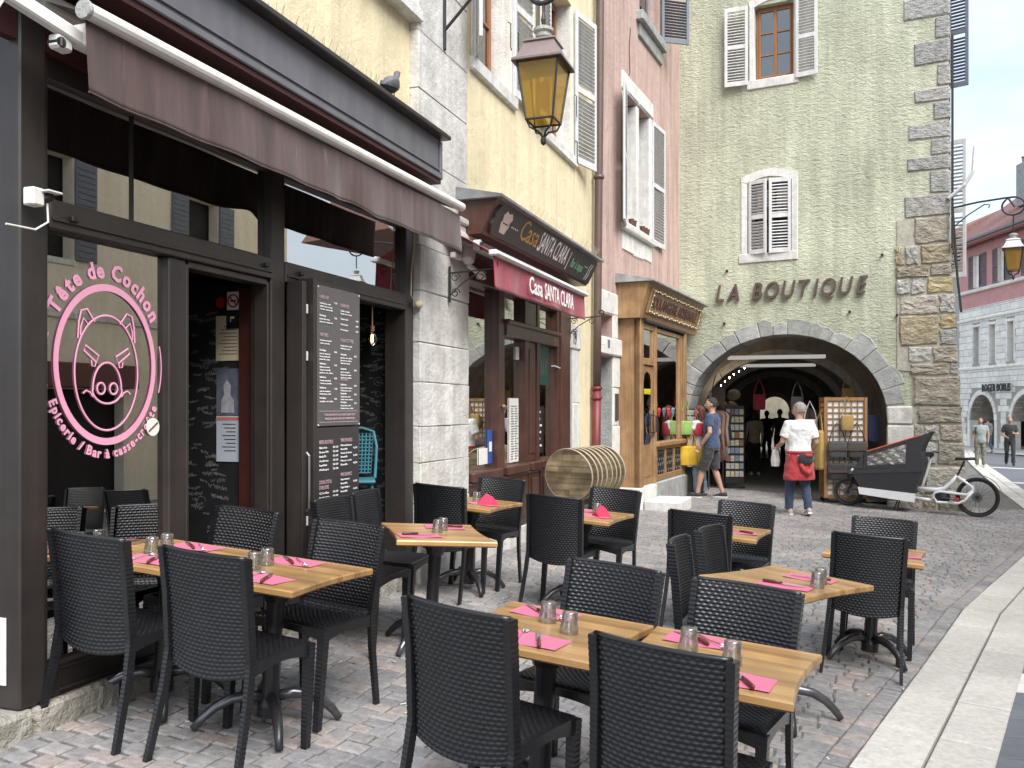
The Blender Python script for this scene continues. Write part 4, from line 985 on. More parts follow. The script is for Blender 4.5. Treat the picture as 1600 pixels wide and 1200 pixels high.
def lantern(root, z0, sc=1.0, top='lantern_top'):
    """four-sided tapered lantern; z0 = bottom of its glass"""
    H = .475*sc; a, b = .118*sc, .178*sc
    cage = MB()
    for sx in (-1, 1):
        for sy in (-1, 1): cage.tube([(sx*a, sy*a, z0), (sx*b, sy*b, z0 + H)], .009*sc, 6)
    for r, z in ((a, z0), (b, z0 + H)):
        for k in range(4):
            c = [(-r, -r), (r, -r), (r, r), (-r, r)]; cage.tube([(*c[k], z), (*c[(k+1) % 4], z)], .010*sc, 6)
    cage.build('cage', MAT['iron'], root)
    for k in range(4):
        c = [(-1, -1), (1, -1), (1, 1), (-1, 1)]; p, q = c[k], c[(k+1) % 4]
        MB().add([(p[0]*a*.98, p[1]*a*.98, z0 + .01), (q[0]*a*.98, q[1]*a*.98, z0 + .01), (q[0]*b*.98, q[1]*b*.98, z0 + H - .01), (p[0]*b*.98, p[1]*b*.98, z0 + H - .01)], [(0, 1, 2, 3)]).build('glass_pane', MAT['amber'], root, fixn=False)
    def sq(r, z): return [(-r, -r, z), (r, -r, z), (r, r, z), (-r, r, z)]
    rf = MB(); z1 = z0 + H
    rf.loft([sq(.215*sc, z1 + .0), sq(.215*sc, z1 + .018*sc), sq(.185*sc, z1 + .04*sc), sq(.155*sc, z1 + .10*sc), sq(.125*sc, z1 + .17*sc), sq(.14*sc, z1 + .175*sc), sq(.135*sc, z1 + .19*sc), sq(.05*sc, z1 + .225*sc)])
    ro = rf.build('roof', MAT[top], root)
    MB().box(-.218*sc, .218*sc, -.218*sc, .218*sc, z1 - .012*sc, z1 + .002, .004).build('eave', MAT['iron'], ro)
    MB().lathe([(.045*sc, z1 + .215*sc), (.065*sc, z1 + .24*sc), (.065*sc, z1 + .27*sc), (.085*sc, z1 + .285*sc), (.085*sc, z1 + .31*sc), (.045*sc, z1 + .33*sc), (.02*sc, z1 + .335*sc)], 16).build('cap', M_('zinc', (.33, .34, .32), .5, .2, 10), root)
    bt = MB()
    for k in range(4):
        an = math.pi/4 + k*math.pi/2; r = a*1.38
        bt.tube([(r*math.cos(an), r*math.sin(an), z0), (r*.8*math.cos(an), r*.8*math.sin(an), z0 - .06*sc), (r*.3*math.cos(an), r*.3*math.sin(an), z0 - .085*sc), (0, 0, z0 - .14*sc)], .009*sc, 6)
    bt.lathe([(.005, z0 - .2*sc), (.024*sc, z0 - .18*sc), (.026*sc, z0 - .155*sc), (.012*sc, z0 - .12*sc)], 10)
    bt.build('finial', MAT['iron'], root)
    MB().lathe([(.01, z0 + .34*sc), (.05*sc, z0 + .30*sc), (.058*sc, z0 + .2*sc), (.03*sc, z0 + .12*sc), (.005, z0 + .1*sc)], 14).build('lamp_bulb', M_('opal_bulb', (.62, .46, .16), .3), root, smooth=True)
    return z1 + .33*sc
ln = thing('hanging_street_lantern', 'large amber glass street lantern with wine red roof hanging before the yellow house', 'street lamp', F1 @ T(4.28, 0, 0) @ T(0, -.94, 0))
zt = lantern(ln, 4.07)
hook = [(0, 0, zt), (0, 0, zt + .18)]
hk_ = MB(); hk_.tube([(0, 0, zt - .01), (0, 0, zt + .06), (0, 0, zt + .12), (0, 0, zt + .20)], [.012, .022, .012, .014], 8)
hk_.tube([(.0, .13*math.cos(k*.26), zt + .33 + .13*math.sin(k*.26)) for k in range(-18, 2)], .022, 10); hk_.build('hanger', MAT['iron'], ln)
br_ = MB(); br_.tube([(0, .13, zt + .34), (0, .1, zt + .6), (0, .0, zt + .75), (0, .4, zt + .78), (0, .93, zt + .74)], .018, 8); br_.tube([(0, .93, 4.95), (0, .45, 5.42), (0, .15, zt + .72)], .014, 8)
br_.box(-.018, .018, .90, .93, 4.8, zt + .9, .004); br_.tube([(0, .92, 4.83), (.1, .93, 4.7), (.45, .95, 4.62)], .008, 6)
br_.build('wall_bracket', MAT['iron'], ln)

# ------------------------------------------------------------------ stacked round table tops leaning by the wall
MAT['reclaimed'] = wood('reclaimed_wood', (.36, .28, .17), (.15, .11, .065), 'y', .6, 1., 0, .42, 0, .4)
MAT['rim'] = M_('pale_rim', (.36, .30, .21), .5, .15, 20)
ctr = F1 @ Vector((6.95, -.62, 0))
dirv = Vector((D1.x, D1.y, 0))
LABS = ['nearest round wooden table top of the leaning stack, its plank face showing', 'second round wooden table top in the leaning stack', 'third round wooden table top in the leaning stack', 'fourth round wooden table top in the leaning stack', 'fifth round wooden table top in the leaning stack', 'sixth round wooden table top in the leaning stack', 'seventh round wooden table top in the leaning stack', 'farthest round wooden table top at the back of the stack']
for k in range(8):
    f_ = k/7; p = Vector((.65 + .46*f_, 10.15 + .80*f_, 0)); z = gz(p.x, p.y)
    M = T(p.x, p.y, .885) @ RZ(math.atan2(.86, .51) + R(3)*RND.uniform(-1, 1)) @ RY(R(-6))
    t = thing('round_table_top', LABS[k], 'table top', M, 'round table tops stacked on edge')
    rr = .30; th = .028
    d_ = MB(); n = 40
    npl = 9
    for i in range(npl):                                             # planks of the face, each its own board
        z0 = -rr + 2*rr*i/npl; z1 = -rr + 2*rr*(i+1)/npl; cuts = [-1, RND.uniform(-.5, .1), RND.uniform(.2, .7), 1] if k == 0 else [-1, 1]
        for c0, c1 in zip(cuts, cuts[1:]):
            poly = []
            for zz in [z0 + .001, *[z0 + (z1 - z0)*m_/4 for m_ in (1, 2, 3)], z1 - .001]: poly.append((c1*math.sqrt(max(rr*rr - zz*zz, .0004)) - (.001 if c1 < 1 else .004), zz))
            for zz in [z1 - .001, *[z0 + (z1 - z0)*m_/4 for m_ in (3, 2, 1)], z0 + .001]: poly.append((c0*math.sqrt(max(rr*rr - zz*zz, .0004)) + (.001 if c0 > -1 else .004), zz))
            if k == 0: MB().prism([(a, b) for a, b in poly], -th, -.004 + RND.uniform(-.001, .001), 'x').build('plank', MAT['reclaimed'], t)
            else: d_.prism(poly, -th, -.004, 'x')
    if k: d_.build('plank_face', MAT['reclaimed'], t)
    MB().tube([(-th*.5, (rr + .001)*math.cos(2*math.pi*m_/44), (rr + .001)*math.sin(2*math.pi*m_/44)) for m_ in range(44)], .0155, 8, closed=True, flat=.35).build('rim', MAT['rim'], t)
st_ = thing('table_top_trestle', 'low dark timber trestle under the leaning round table tops', 'trestle', T(.62, 10.02, gz(.9, 10.5)) @ RZ(math.atan2(.86, .51)))
for y in (-.16, .12):
    MB().box(-.1, 1.1, y, y + .05, .36, .45, .01).build('bearer', M_('dark_timber', (.06, .045, .03), .7), st_)
    for x in (-.05, 1.0): MB().box(x, x + .06, y, y + .05, -.05, .36, .006).build('leg', M_('dark_timber', (.06, .045, .03), .7), st_)
# ================================================================== pink house
pinkb = thing('pink_house', 'pink plastered house with grey shuttered stone window above the bakery', 'building', FP)
LP = 5.17
ph = [(1.45, 2.9, 4.62, 6.75), (2.3, 3.6, 8.35, 10.2), (.08, .80, .05, 2.42), (.08, .80, 2.72, 3.06)]
front_sheet(MB(), -.05, LP, -.3, 11.5, .0, ph, .3).build('wall', MAT['pink'], pinkb, fixn=False)
shell(pinkb, -.05, LP, .3, 6.5, -.3, 11.5, MAT['interior'])
MB().box(.08, .80, .29, .31, .05, 2.42).build('street_door', MAT['brown_dark'], pinkb); MB().box(.08, .80, .29, .31, 2.72, 3.06).build('dark_fanlight', MAT['interior'], pinkb)
MB().box(.79, .805, .01, .29, .05, 2.42).build('door_reveal', MAT['grey_stone'], pinkb)
for i, (a, b) in enumerate(((.0, .7), (.705, 1.35), (1.355, 1.95), (1.955, 2.44))):
    m2 = MB(); stone(m2, .806, 1.10 + .05*(i % 2), -.02, .25, a, b, .012, .015); m2.build('door_jamb_stone', MAT['white_stone'], pinkb)
m2 = MB(); stone(m2, .0, 1.25, -.06, .25, 2.445, 2.71, .014, .02); m2.build('door_lintel', MAT['white_stone'], pinkb)
m2 = MB(); stone(m2, .806, 1.05, -.02, .25, 2.715, 3.2, .014, .02); m2.build('door_jamb_stone', MAT['white_stone'], pinkb)
m2 = MB(); stone(m2, .0, 1.1, -.03, .25, 3.07, 3.42, .014, .02); m2.build('door_lintel', MAT['white_stone'], pinkb)
MB().box(.88, 1.04, -.035, -.02, 1.44, 1.86, .004).build('intercom_plate', M_('bronze_plate', (.09, .08, .075), .4, .1, 20, metal=.5), pinkb)
MB().box(.4, .5, -.068, -.058, 2.55, 2.67, .003).build('number_plate', MAT['shutter_blue'], pinkb)
# double stone window
sr = MB()
for a, b, c, d in ((1.33, 1.45, 4.6, 6.76), (2.9, 3.03, 4.6, 6.76)): m2 = MB(); stone(m2, a, b, -.03, .3, c, d, .01, .012); m2.build('window_jamb', MAT['white_stone'], pinkb)
m2 = MB(); stone(m2, 2.12, 2.26, -.01, .26, 4.63, 6.73, .01, .012); m2.build('mullion', MAT['white_stone'], pinkb)
for a, b in ((1.28, 2.18), (2.185, 3.08)): m2 = MB(); stone(m2, a, b, -.035, .3, 6.765, 7.05, .016, .02); m2.build('window_lintel', MAT['white_stone'], pinkb)
m2 = MB(); stone(m2, 1.25, 3.1, -.1, .3, 4.5, 4.61, .012, .014); m2.build('window_sill', MAT['white_stone'], pinkb)
for a, b in ((1.3, 1.9), (1.905, 2.5), (2.505, 3.05)): m2 = MB(); stone(m2, a, b, -.02, .1, 4.16 + RND.uniform(0, .05), 4.495, .012, .012); m2.build('apron_stone', MAT['white_stone'], pinkb)
rv = MB(); rv.box(2.885, 2.899, .0, .28, 4.63, 6.74); rv.build('reveal', MAT['white_stone'], pinkb)
for a, b in ((1.46, 2.11), (2.27, 2.89)): casement(pinkb, a, b, 4.64, 6.72, .24, M_('grey_window_paint', (.3, .3, .29), .6), MAT['dark_glass'], 4, 1, .045)
for a in (1.7, 1.86, 2.36, 2.52, 2.66): MB().lathe([(.03, 0), (.045, .1), (.05, .12)], 10, M=T(a, -.04, 4.615)).build('flower_pot', M_('terracotta_dark', (.12, .05, .035), .8), pinkb)
shutter(pinkb, .62, 2.2, T(1.36, -.04, 4.55) @ RZ(R(-166)), MAT['shutter'], 38)
shutter(pinkb, .72, 2.2, T(3.05, -.04, 4.55) @ RZ(R(-3)), MAT['shutter'], 38)
# upper window
m2 = MB(); stone(m2, 2.1, 3.75, -.12, .3, 8.18, 8.34, .012, .014); m2.build('window_sill', MAT['grey_stone'], pinkb)
m2 = MB(); stone(m2, 2.2, 3.7, -.05, .1, 7.95, 8.175, .012, .014); m2.build('window_sill', MAT['grey_stone'], pinkb)
casement(pinkb, 2.32, 3.58, 8.36, 10.18, .2, MAT['shutter_blue'], MAT['dark_glass'], 4, 2)
shutter(pinkb, .55, 1.8, T(3.62, -.05, 8.36) @ RZ(R(-50)), MAT['shutter_blue'], 30)
# cable line down the pink wall
MB().tube([(1.75, -.01, 7.9), (1.68, -.012, 7.5), (1.72, -.012, 7.15), (1.6, -.01, 7.02)], .006, 5).build('wall_cable', MAT['iron'], pinkb)

# downpipe
dp = thing('downpipe', 'brown rainwater downpipe with dark red foot section between yellow and pink houses', 'downpipe', FP)
MAT['pipe_brown'] = M_('pipe_brown', (.10, .065, .055), .45, .15, 6); MAT['pipe_red'] = M_('pipe_red', (.15, .024, .024), .5, .2, 8)
def px_(z): return -.12 - (.22*(1 - min(z/7.5, 1)))
MB().tube([(px_(z), -.12, z) for z in (1.92, 3, 4.5, 6, 8, 11.4)], .058, 14).build('upper_pipe', MAT['pipe_brown'], dp, smooth=True)
MB().tube([(px_(z), -.12, z) for z in (.05, 1.0, 1.9)], .062, 14).build('foot_pipe', MAT['pipe_red'], dp, smooth=True)
for z, m_ in ((1.9, 'pipe_red'), (1.76, 'pipe_red'), (4.95, 'pipe_brown'), (7.8, 'pipe_brown')): MB().lathe([(.076, 0), (.082, .02), (.076, .045)], 16, c=(px_(z), -.12, z)).build('collar', MAT[m_], dp)
MB().box(-.03, .03, -.23, -.2, 2.55, 2.66, .003, M=T(px_(2.6), .0, 0)).build('sticker', MAT['paper'], dp)

# ------------------------------------------------------------------ bakery shopfront
bk_ = thing('bakery_shopfront', 'honey coloured wooden bakery shopfront with carved sign and lead roof', 'shopfront', FP @ T(1.15, 0, 0))
OK = MAT['oak']; q0 = -.34
def jb(nm, *a, b=.008, mat=OK, par=bk_): return MB().box(*a, b).build(nm, mat, par)
E1 = 3.3
jb('end_panel', .0, .10, q0, .02, .30, 3.05); jb('corner_post', .0, .16, q0 - .02, q0 + .1, .3, 3.05); jb('right_post', E1 - .42, E1 - .2, q0 - .02, q0 + .1, .3, 3.05)
jb('far_side', E1 - .21, E1 - .19, q0 + .1, .02, .3, 3.05)
jb('post', .86, .98, q0 - .015, q0 + .08, .38, 3.0)
# door
dr = jb('bakery_door', .17, .86, q0 + .03, q0 + .08, .38, 2.32)
jb('door_fanlight_frame', .17, .86, q0 + .0, q0 + .06, 2.33, 2.44); jb('door_fanlight_frame', .17, .86, q0 + .0, q0 + .06, 2.9, 3.0); jb('door_fanlight_frame', .17, .25, q0 + .002, q0 + .06, 2.44, 2.9); jb('door_fanlight_frame', .78, .86, q0 + .002, q0 + .06, 2.44, 2.9)
MB().box(.25, .78, q0 + .03, q0 + .035, 2.44, 2.9).build('fanlight_pane', MAT['glass_soft'], bk_)
po = [(.30, 1.05), (.73, 1.05), (.73, 2.08), (.68, 2.18), (.515, 2.23), (.35, 2.18), (.30, 2.08)]
MB().prism(po, q0 + .022, q0 + .029, 'y').build('door_glass', MAT['dark_glass'], dr)
letters_on(dr, 'BOULANGERIE', .335, 1.86, .12, M_('yellow_vinyl', (.7, .6, .03), .5), q0 + .019, width=.37, name='door_lettering', bold=.003)
MB().box(.3, .73, q0 + .018, q0 + .029, .52, .92, .01).build('door_field', OK, dr)
MB().tube([(.80, q0 + .03, 1.22), (.80, q0 - .05, 1.24), (.80, q0 - .05, 1.5), (.80, q0 + .03, 1.52)], .013, 8).build('door_handle', MAT['iron'], dr)
MB().tube([(.76, q0 + .02, 1.15), (.76, q0 - .02, 1.2), (.72, q0 - .02, 1.4), (.76, q0 - .02, 1.6)], .009, 6).build('door_scroll', MAT['iron'], dr)
# window
for a, b, c, d in ((.98, 1.05, 1.06, 2.98), (2.62, 2.70, 1.06, 2.98), (2.76, 2.84, 1.06, 2.98)): jb('window_stile', a, b, q0, q0 + .07, c, d)
jb('window_rail', 1.05, 2.62, q0, q0 + .07, 2.9, 2.98); jb('window_sill', .94, 2.9, q0 - .07, q0 + .08, .98, 1.06, b=.014)
MB().box(1.05, 2.62, q0 + .035, q0 + .04, 1.06, 2.9).build('window_pane', MAT['glass'], bk_)
jb('roller_shutter_box', .2, 2.9, q0 - .06, q0 + .05, 3.0, 3.05, mat=MAT['iron'])
# base with pierced panels
jb('base_rail', .98, 2.88, q0, q0 + .08, .40, .50); jb('base_rail', .98, 2.88, q0, q0 + .08, .92, .979)
for k in range(4): a = .98 + k*.6; jb('base_stile', a, a + .10, q0 + .001, q0 + .079, .50, .92)
for k in range(3):
    a = 1.08 + k*.6; jb('base_back', a, a + .5, q0 + .06, q0 + .075, .5, .92, mat=MAT['black'])
    g = MB()
    for i in range(4):
        cx = a + .065 + i*.123; g.tube([(cx + .05*math.sin(t*1.05), q0 + .03, .5 + .42*t/6) for t in range(7)], .012, 6); g.tube([(cx - .05*math.sin(t*1.05), q0 + .03, .5 + .42*t/6) for t in range(7)], .012, 6)
    g.build('iron_grille', MAT['iron'], bk_)
m2 = MB(); stone(m2, .9, E1 - .15, q0 - .04, .0, -.2, .395, .015, .02); m2.build('stone_plinth', MAT['grey_stone'], bk_)
m2 = MB(); stone(m2, -.02, .9, q0 - .03, .0, -.2, .375, .015, .02); m2.build('stone_plinth', MAT['white_stone'], bk_)
# goods in the window
sh = MB().box(1.1, 2.6, -.25, .25, 1.66, 1.69).build('display_shelf', MAT['white_metal'], bk_)
MB().box(1.0, 2.85, .25, .27, .4, 3.0).build('shop_back', M_('bakery_back', (.22, .15, .09), .8, .2, 2), bk_)
MB().box(1.05, 2.62, -.28, .25, 1.06, 1.09).build('display_floor', OK, bk_)
MAT['bread'] = M_('bread_crust', (.34, .17, .06), .7, .3, 20)
for k in range(9):
    x = 1.25 + k*.15; MB().lathe([(.01, 0), (.06, .015), (.07, .04), (.045, .075), (.01, .085)], 10, c=(x, -.14 + .08*(k % 2), 1.09)).build('loaf', MAT['bread'], bk_, smooth=True)
for k in range(6): MB().box(1.3 + k*.2, 1.44 + k*.2, -.2, -.05, 1.69, 1.74 + .02*(k % 3), .02).build('cake', M_('cake_cream', (.62, .55, .42), .6), bk_)
for k, c in enumerate(((.45, .02, .03), (.10, .12, .14), (.42, .03, .04), (.10, .2, .24))): MB().lathe([(.01, -.2), (.09, -.16), (.12, -.03), (.09, 0)], 12, c=(1.3 + k*.32, -.22, 1.64)).build('hanging_bag', M_('bag_cloth', c, .8, .3, 30), bk_)
MB().box(1.45, 1.62, -.26, -.25, 1.78, 1.98).build('price_card', MAT['paper'], bk_)
MB().box(1.75, 2.4, .2, .24, 2.05, 2.62).build('wall_list', MAT['paper'], bk_)
# sign box leaning out, lead roof
prf = [(.02, 3.05), (q0 - .03, 3.05), (q0 - .05, 3.12), (q0 - .17, 3.56), (q0 - .2, 3.60), (.02, 3.60)]
MB().prism(prf, -.12, 3.83, 'x').build('sign_box', OK, bk_)
MB().prism([(q0 - .1, .0), (q0 - .02, .0), (q0 + .02, -.22), (q0 + .08, -.3), (q0 + .08, .0)], -.0, .14, 'x').build('console', OK, bk_, M=T(0, 0, 3.05))
MB().add([(-.2, .03, 3.605), (3.9, .03, 3.605), (3.9, q0 - .28, 3.605), (-.2, q0 - .28, 3.605), (-.2, .03, 3.76), (3.9, .03, 3.76), (3.9, q0 - .28, 3.63), (-.2, q0 - .28, 3.63)],
         [(0, 1, 2, 3), (4, 5, 6, 7), (0, 4, 7, 3), (1, 2, 6, 5), (2, 3, 7, 6), (0, 1, 5, 4)]).build('lead_roof', M_('lead_roof_sheet', (.3, .31, .31), .5, .3, 6, .3, 20), bk_)
an2 = math.atan2(.12, .44)
fc = bpy.data.objects.new('sign_face', None); COL.objects.link(fc); fc.parent = bk_; fc.matrix_local = T(0, q0 - .052, 3.12) @ RX(an2)
fb_ = MB(); fb_.box(.1, 3.66, -.022, .0, .025, .075, .006); fb_.box(.1, 3.66, -.022, .0, .385, .43, .006); fb_.box(.1, .16, -.0215, .0, .075, .385, .005); fb_.box(3.6, 3.66, -.0215, .0, .075, .385, .005); fb_.build('sign_frame', OK, fc)
letters_on(fc, 'BOULANGERIE ARTISANALE', .28, .14, .26, M_('carved_letters', (.075, .03, .03), .5), -.006, width=3.2, name='sign_lettering', bold=.006, ext=.003)
P = []; 
for (a, b), (c, d), n in (((.2, .06), (3.56, .06), 48), ((3.56, .06), (3.6, .40), 8), ((3.6, .40), (.24, .40), 48), ((.24, .40), (.2, .06), 8)):
    for k in range(n): P.append((a + (c-a)*k/n, -.032, b + (d-b)*k/n + .012*math.sin(k*1.3)))
gl_ = MB().tube(P, .006, 5, closed=True).build('fairy_light_cord', MAT['beige_paper'], fc)
bl = MB()
for k, p in enumerate(P):
    if k % 2 == 0: bl.box(p[0] - .008, p[0] + .008, p[1] - .018, p[1] - .004, p[2] - .008, p[2] + .008, .003)
bl.build('fairy_lights', emit('fairy_light', (.9, .75, .45), .25), gl_)
# step in front of the door
stp = thing('bakery_step', 'pale stone doorstep in front of the bakery door', 'step', FP @ T(1.55, -.75, gF(FP, 1.8, .75)))
m2 = MB(); stone(m2, -.35, .55, -.2, .36, -.1, .17, .014, .02); m2.build('step_block', MAT['white_stone'], stp)

# ================================================================== the boutique house with the arch
bou = thing('boutique_house', 'pale green rough stucco house with stone archway and LA BOUTIQUE letters', 'building', FB)
AC, AW, AZ, AR = 2.0, 1.84, 1.45, 1.58          # arch centre, half width, spring height, rise
def arch_z(s, grow=0.0):
    u = (s - AC)/(AW + grow)
    return AZ + (AR + grow)*math.sqrt(max(0, 1 - u*u))
HT_ = 13.0; SR = 4.83
wb = MB()
wh = [(1.34, 2.16, 4.60, 5.98), (1.47, 2.20, 7.93, 9.35)]
Sx = sorted({0., AC - AW, AC + AW, SR, *[h[0] for h in wh], *[h[1] for h in wh], *[round(AC - AW*math.cos(math.pi*k/40), 4) for k in range(41)]})
Zx = sorted({3.2, HT_, *[h[2] for h in wh], *[h[3] for h in wh]})
for a, b in zip(Sx, Sx[1:]):
    for c, d in zip(Zx, Zx[1:]):
        if any(h[0] <= a and b <= h[1] and h[2] <= c and d <= h[3] for h in wh): continue
        wb.add([(a, 0, c), (b, 0, c), (b, 0, d), (a, 0, d)], [(0, 1, 2, 3)])
    if AC - AW <= a and b <= AC + AW + 1e-6: wb.add([(a, 0, arch_z(a)), (b, 0, arch_z(b)), (b, 0, 3.2), (a, 0, 3.2)], [(0, 1, 2, 3)])
    else: wb.add([(a, 0, -.6), (b, 0, -.6), (b, 0, 3.2), (a, 0, 3.2)], [(0, 1, 2, 3)])
for h in wh:
    a, b, c, d = h; e = .3
    wb.add([(a, 0, c), (a, e, c), (a, e, d), (a, 0, d)], [(0, 1, 2, 3)]); wb.add([(b, 0, c), (b, 0, d), (b, e, d), (b, e, c)], [(0, 1, 2, 3)]); wb.add([(a, 0, d), (a, e, d), (b, e, d), (b, 0, d)], [(0, 1, 2, 3)]); wb.add([(a, 0, c), (b, 0, c), (b, e, c), (a, e, c)], [(0, 1, 2, 3)])
wb.build('wall', MAT['green'], bou, fixn=False)
# side wall along the street, roof block (kept off the passage below)
sd = Vector((.40, .9165)); fbi = FB.to_3x3().inverted(); sl3 = fbi @ Vector((sd.x, sd.y, 0))
e0 = (SR, 0.0); e1 = (SR + sl3.x*9, sl3.y*9)
MB().add([(e0[0], 0, -.6), (e1[0], e1[1], -.6), (e1[0], e1[1], HT_), (e0[0], 0, HT_)], [(0, 1, 2, 3)]).build('side_wall', MAT['cream'], bou, fixn=False)
MB().add([(0, .0, HT_), (SR, .0, HT_), (e1[0], e1[1], HT_), (-1, 9, HT_)], [(0, 1, 2, 3)]).build('top', MAT['grey_stone'], bou, fixn=False)
MB().add([(-1, .02, 3.9), (SR - .05, .02, 3.9), (SR - .05, 9, 3.9), (-3, 9, 3.9)], [(0, 1, 2, 3)]).build('upper_floor', MAT['interior'], bou, fixn=False)
# voussoirs
vg = random.Random(3); angs = []
a = R(8)
while a < R(172): angs.append(a); a += R(vg.uniform(6., 13.) if a > R(46) else vg.uniform(9, 14))
angs.append(R(173))
def ring(an, g): return (AC + (AW + g)*math.cos(an), AZ + (AR + g)*math.sin(an))
for a0, a1 in zip(angs, angs[1:]):
    big = .34 if R(10) < a0 < R(44) else (.26 if a0 < R(130) else .3)
    g0 = big + vg.uniform(-.05, .06); d = .004
    pin0, pin1 = ring(a0 + d, -.008), ring(a1 - d, -.008); pm = ring((a0+a1)/2, -.008 + vg.uniform(-.01, .01))
    po0, po1 = ring(a0 + d, g0 + vg.uniform(-.04, .02)), ring(a1 - d, g0 + vg.uniform(-.04, .02)); om = ring((a0+a1)/2, g0 + vg.uniform(-.01, .03))
    yf = -.012 - vg.uniform(0, .016)
    mb = MB(); poly = [pin0, po0, om, po1, pin1, pm]; cx = sum(p[0] for p in poly)/6; cz = sum(p[1] for p in poly)/6
    ins = [(cx + (p[0]-cx)*.93, cz + (p[1]-cz)*.93) for p in poly]
    rA = [(p[0], .62, p[1]) for p in poly]; rB = [(p[0], yf + .014, p[1]) for p in poly]; rC = [(p[0], yf + vg.uniform(-.008, .008), p[1]) for p in ins]
    mb.loft([rA, rB, rC]); mb.build('voussoir', MAT['grey_stone'], bou)
for sgn, s_in in ((1, AC + AW), (-1, AC - AW)):
    zz = -.5
    while zz < AZ + .15:
        h = vg.uniform(.34, .5); h = min(h, AZ + .22 - zz) if AZ + .22 - zz < .75 else h
        w3 = vg.uniform(.34, .46)
        m2 = MB(); x0, x1 = (s_in - .01, s_in + w3) if sgn > 0 else (s_in - min(w3, .15), s_in + .01)
        stone(m2, x0, x1, -.03 - vg.uniform(0, .02), .62, zz + .005, zz + h - .005, .016, .025); m2.build('jamb_stone', MAT['limestone'] if sgn > 0 else MAT['grey_stone'], bou)
        zz += h
# rubble corner: base zone then alternating quoins
TAN = [(.37, .32, .22), (.42, .39, .33), (.43, .36, .22), (.36, .33, .27), (.46, .45, .42), (.40, .34, .30), (.34, .30, .23), (.45, .42, .36)]
GRY = [(.35, .352, .34), (.38, .375, .36), (.33, .335, .325), (.36, .35, .335)]
def corner_x(z): return 5.14 - .06*max(z, 0) if z < 5 else SR + .012
rub = random.Random(21)
z = -.55
def rub_block(a, b, z0, z1, c, k, proud):
    n_ = 5; m2 = MB(); cx, cz = (a + b)/2, (z0 + z1)/2; pts4 = []
    for (p, q) in (((a, z0), (b, z0)), ((b, z0), (b, z1)), ((b, z1), (a, z1)), ((a, z1), (a, z0))):
        for t_ in range(3): f_ = t_/3; pts4.append((p[0] + (q[0]-p[0])*f_ + rub.uniform(-.02, .02), p[1] + (q[1]-p[1])*f_ + rub.uniform(-.018, .018)))
    ri = [(cx + (p[0]-cx)*.88, cz + (p[1]-cz)*.86) for p in pts4]
    m2.loft([[(p[0], .34, p[1]) for p in pts4], [(p[0], -.02, p[1]) for p in pts4], [(p[0], -proud + rub.uniform(-.012, .008), p[1]) for p in ri], [(cx + (p[0]-cx)*.45, -proud - .006 + rub.uniform(-.012, .012), cz + (p[1]-cz)*.45) for p in ri]])
    m2.c = [tuple(q*k for q in c)]*len(m2.f); m2.build('rubble_stone', MAT['rubble'], bou)
while z < 5.0:
    h = rub.choice((.22, .3, .36, .44, .5, .56)); z1 = z + h
    sL = 4.27 if z < 2.2 else (4.0 if z < 4.2 else 4.02)
    if z < .3: sL = 4.22
    if 2.0 < z < 2.5: sL = 4.18
    cuts = [sL + rub.uniform(-.05, .06)]; end = corner_x((z + z1)/2)
    while end - cuts[-1] > .62: cuts.append(cuts[-1] + rub.choice((.16, .24, .4, .55, .66)))
    if end - cuts[-1] < .12 and len(cuts) > 1: cuts.pop()
    cuts.append(end)
    for a, b in zip(cuts, cuts[1:]):
        if z > 4.15 and b < end - .01 and rub.random() < .5: continue
        c = rub.choice(TAN) if rub.random() < .85 else rub.choice(GRY); k = rub.uniform(.9, 1.15)
        if b - a < .34 and h > .4 and rub.random() < .6:
            zm = z + h*rub.uniform(.4, .6); rub_block(a + .014, b - .014, z + .012, zm - .012, c, k, .04 + rub.uniform(0, .015)); rub_block(a + .014, b - .014, zm + .012, z1 - .012, rub.choice(TAN), k, .04)
        else: rub_block(a + .014, b - .014, z + .012, z1 - .012, c, k, .042 + rub.uniform(0, .018))
    z = z1
cm = MB(); n = 24
cm.loft([[(4.0 if zz > 2.3 else 4.25, -.022, zz), (corner_x(zz) - .02, -.022, zz), (corner_x(zz) - .02, .33, zz), (4.0 if zz > 2.3 else 4.25, .33, zz)] for zz in [-.6, .5, 1.5, 2.29, 2.31, 3, 4, 4.6, 5.0]]); cm.build('rubble_mortar', MAT['mortar'], bou)
z = 5.02; k = 0
while z < HT_ - .3:
    h = rub.uniform(.26, .46); lw = (rub.uniform(.55, .78) if k % 2 == 0 else rub.uniform(.2, .34)); c = rub.choice(GRY); kk = rub.uniform(.9, 1.1)
    m2 = MB().box(SR + .02 - lw, SR + .02, -.025, .3, z + .012, z + h - .012, .022); m2.v = [(x + rub.uniform(-.014, .014), y + rub.uniform(-.006, .006), zz + rub.uniform(-.012, .012)) for x, y, zz in m2.v]; m2.c = [tuple(q*kk for q in c)]*len(m2.f)
    m2.build('quoin', MAT['rubble'], bou); z += h; k += 1
# letters
lay = []; u = 0
for ch in 'LA BOUTIQUE':
    if ch == ' ': u += .26; continue
    one = text_mesh(ch, .46, .03, 1., .24, 'LEFT', 3, 0. if ch == 'Q' else .004); wo, mo_ = mesh_width(one); one.transform(T(-mo_, 0, 0))
    lay.append((one, u, wo)); u += wo + (.075 if ch != 'I' else .06)
for one, a, wo in lay:
    k = 2.83/u; one.transform(Matrix.Diagonal((k, 1, 1, 1))); one.transform(T(.74 + a*k, -.05, 3.705 + .02*a/u)); link('letter', one, MAT['pipe_brown'], bou)
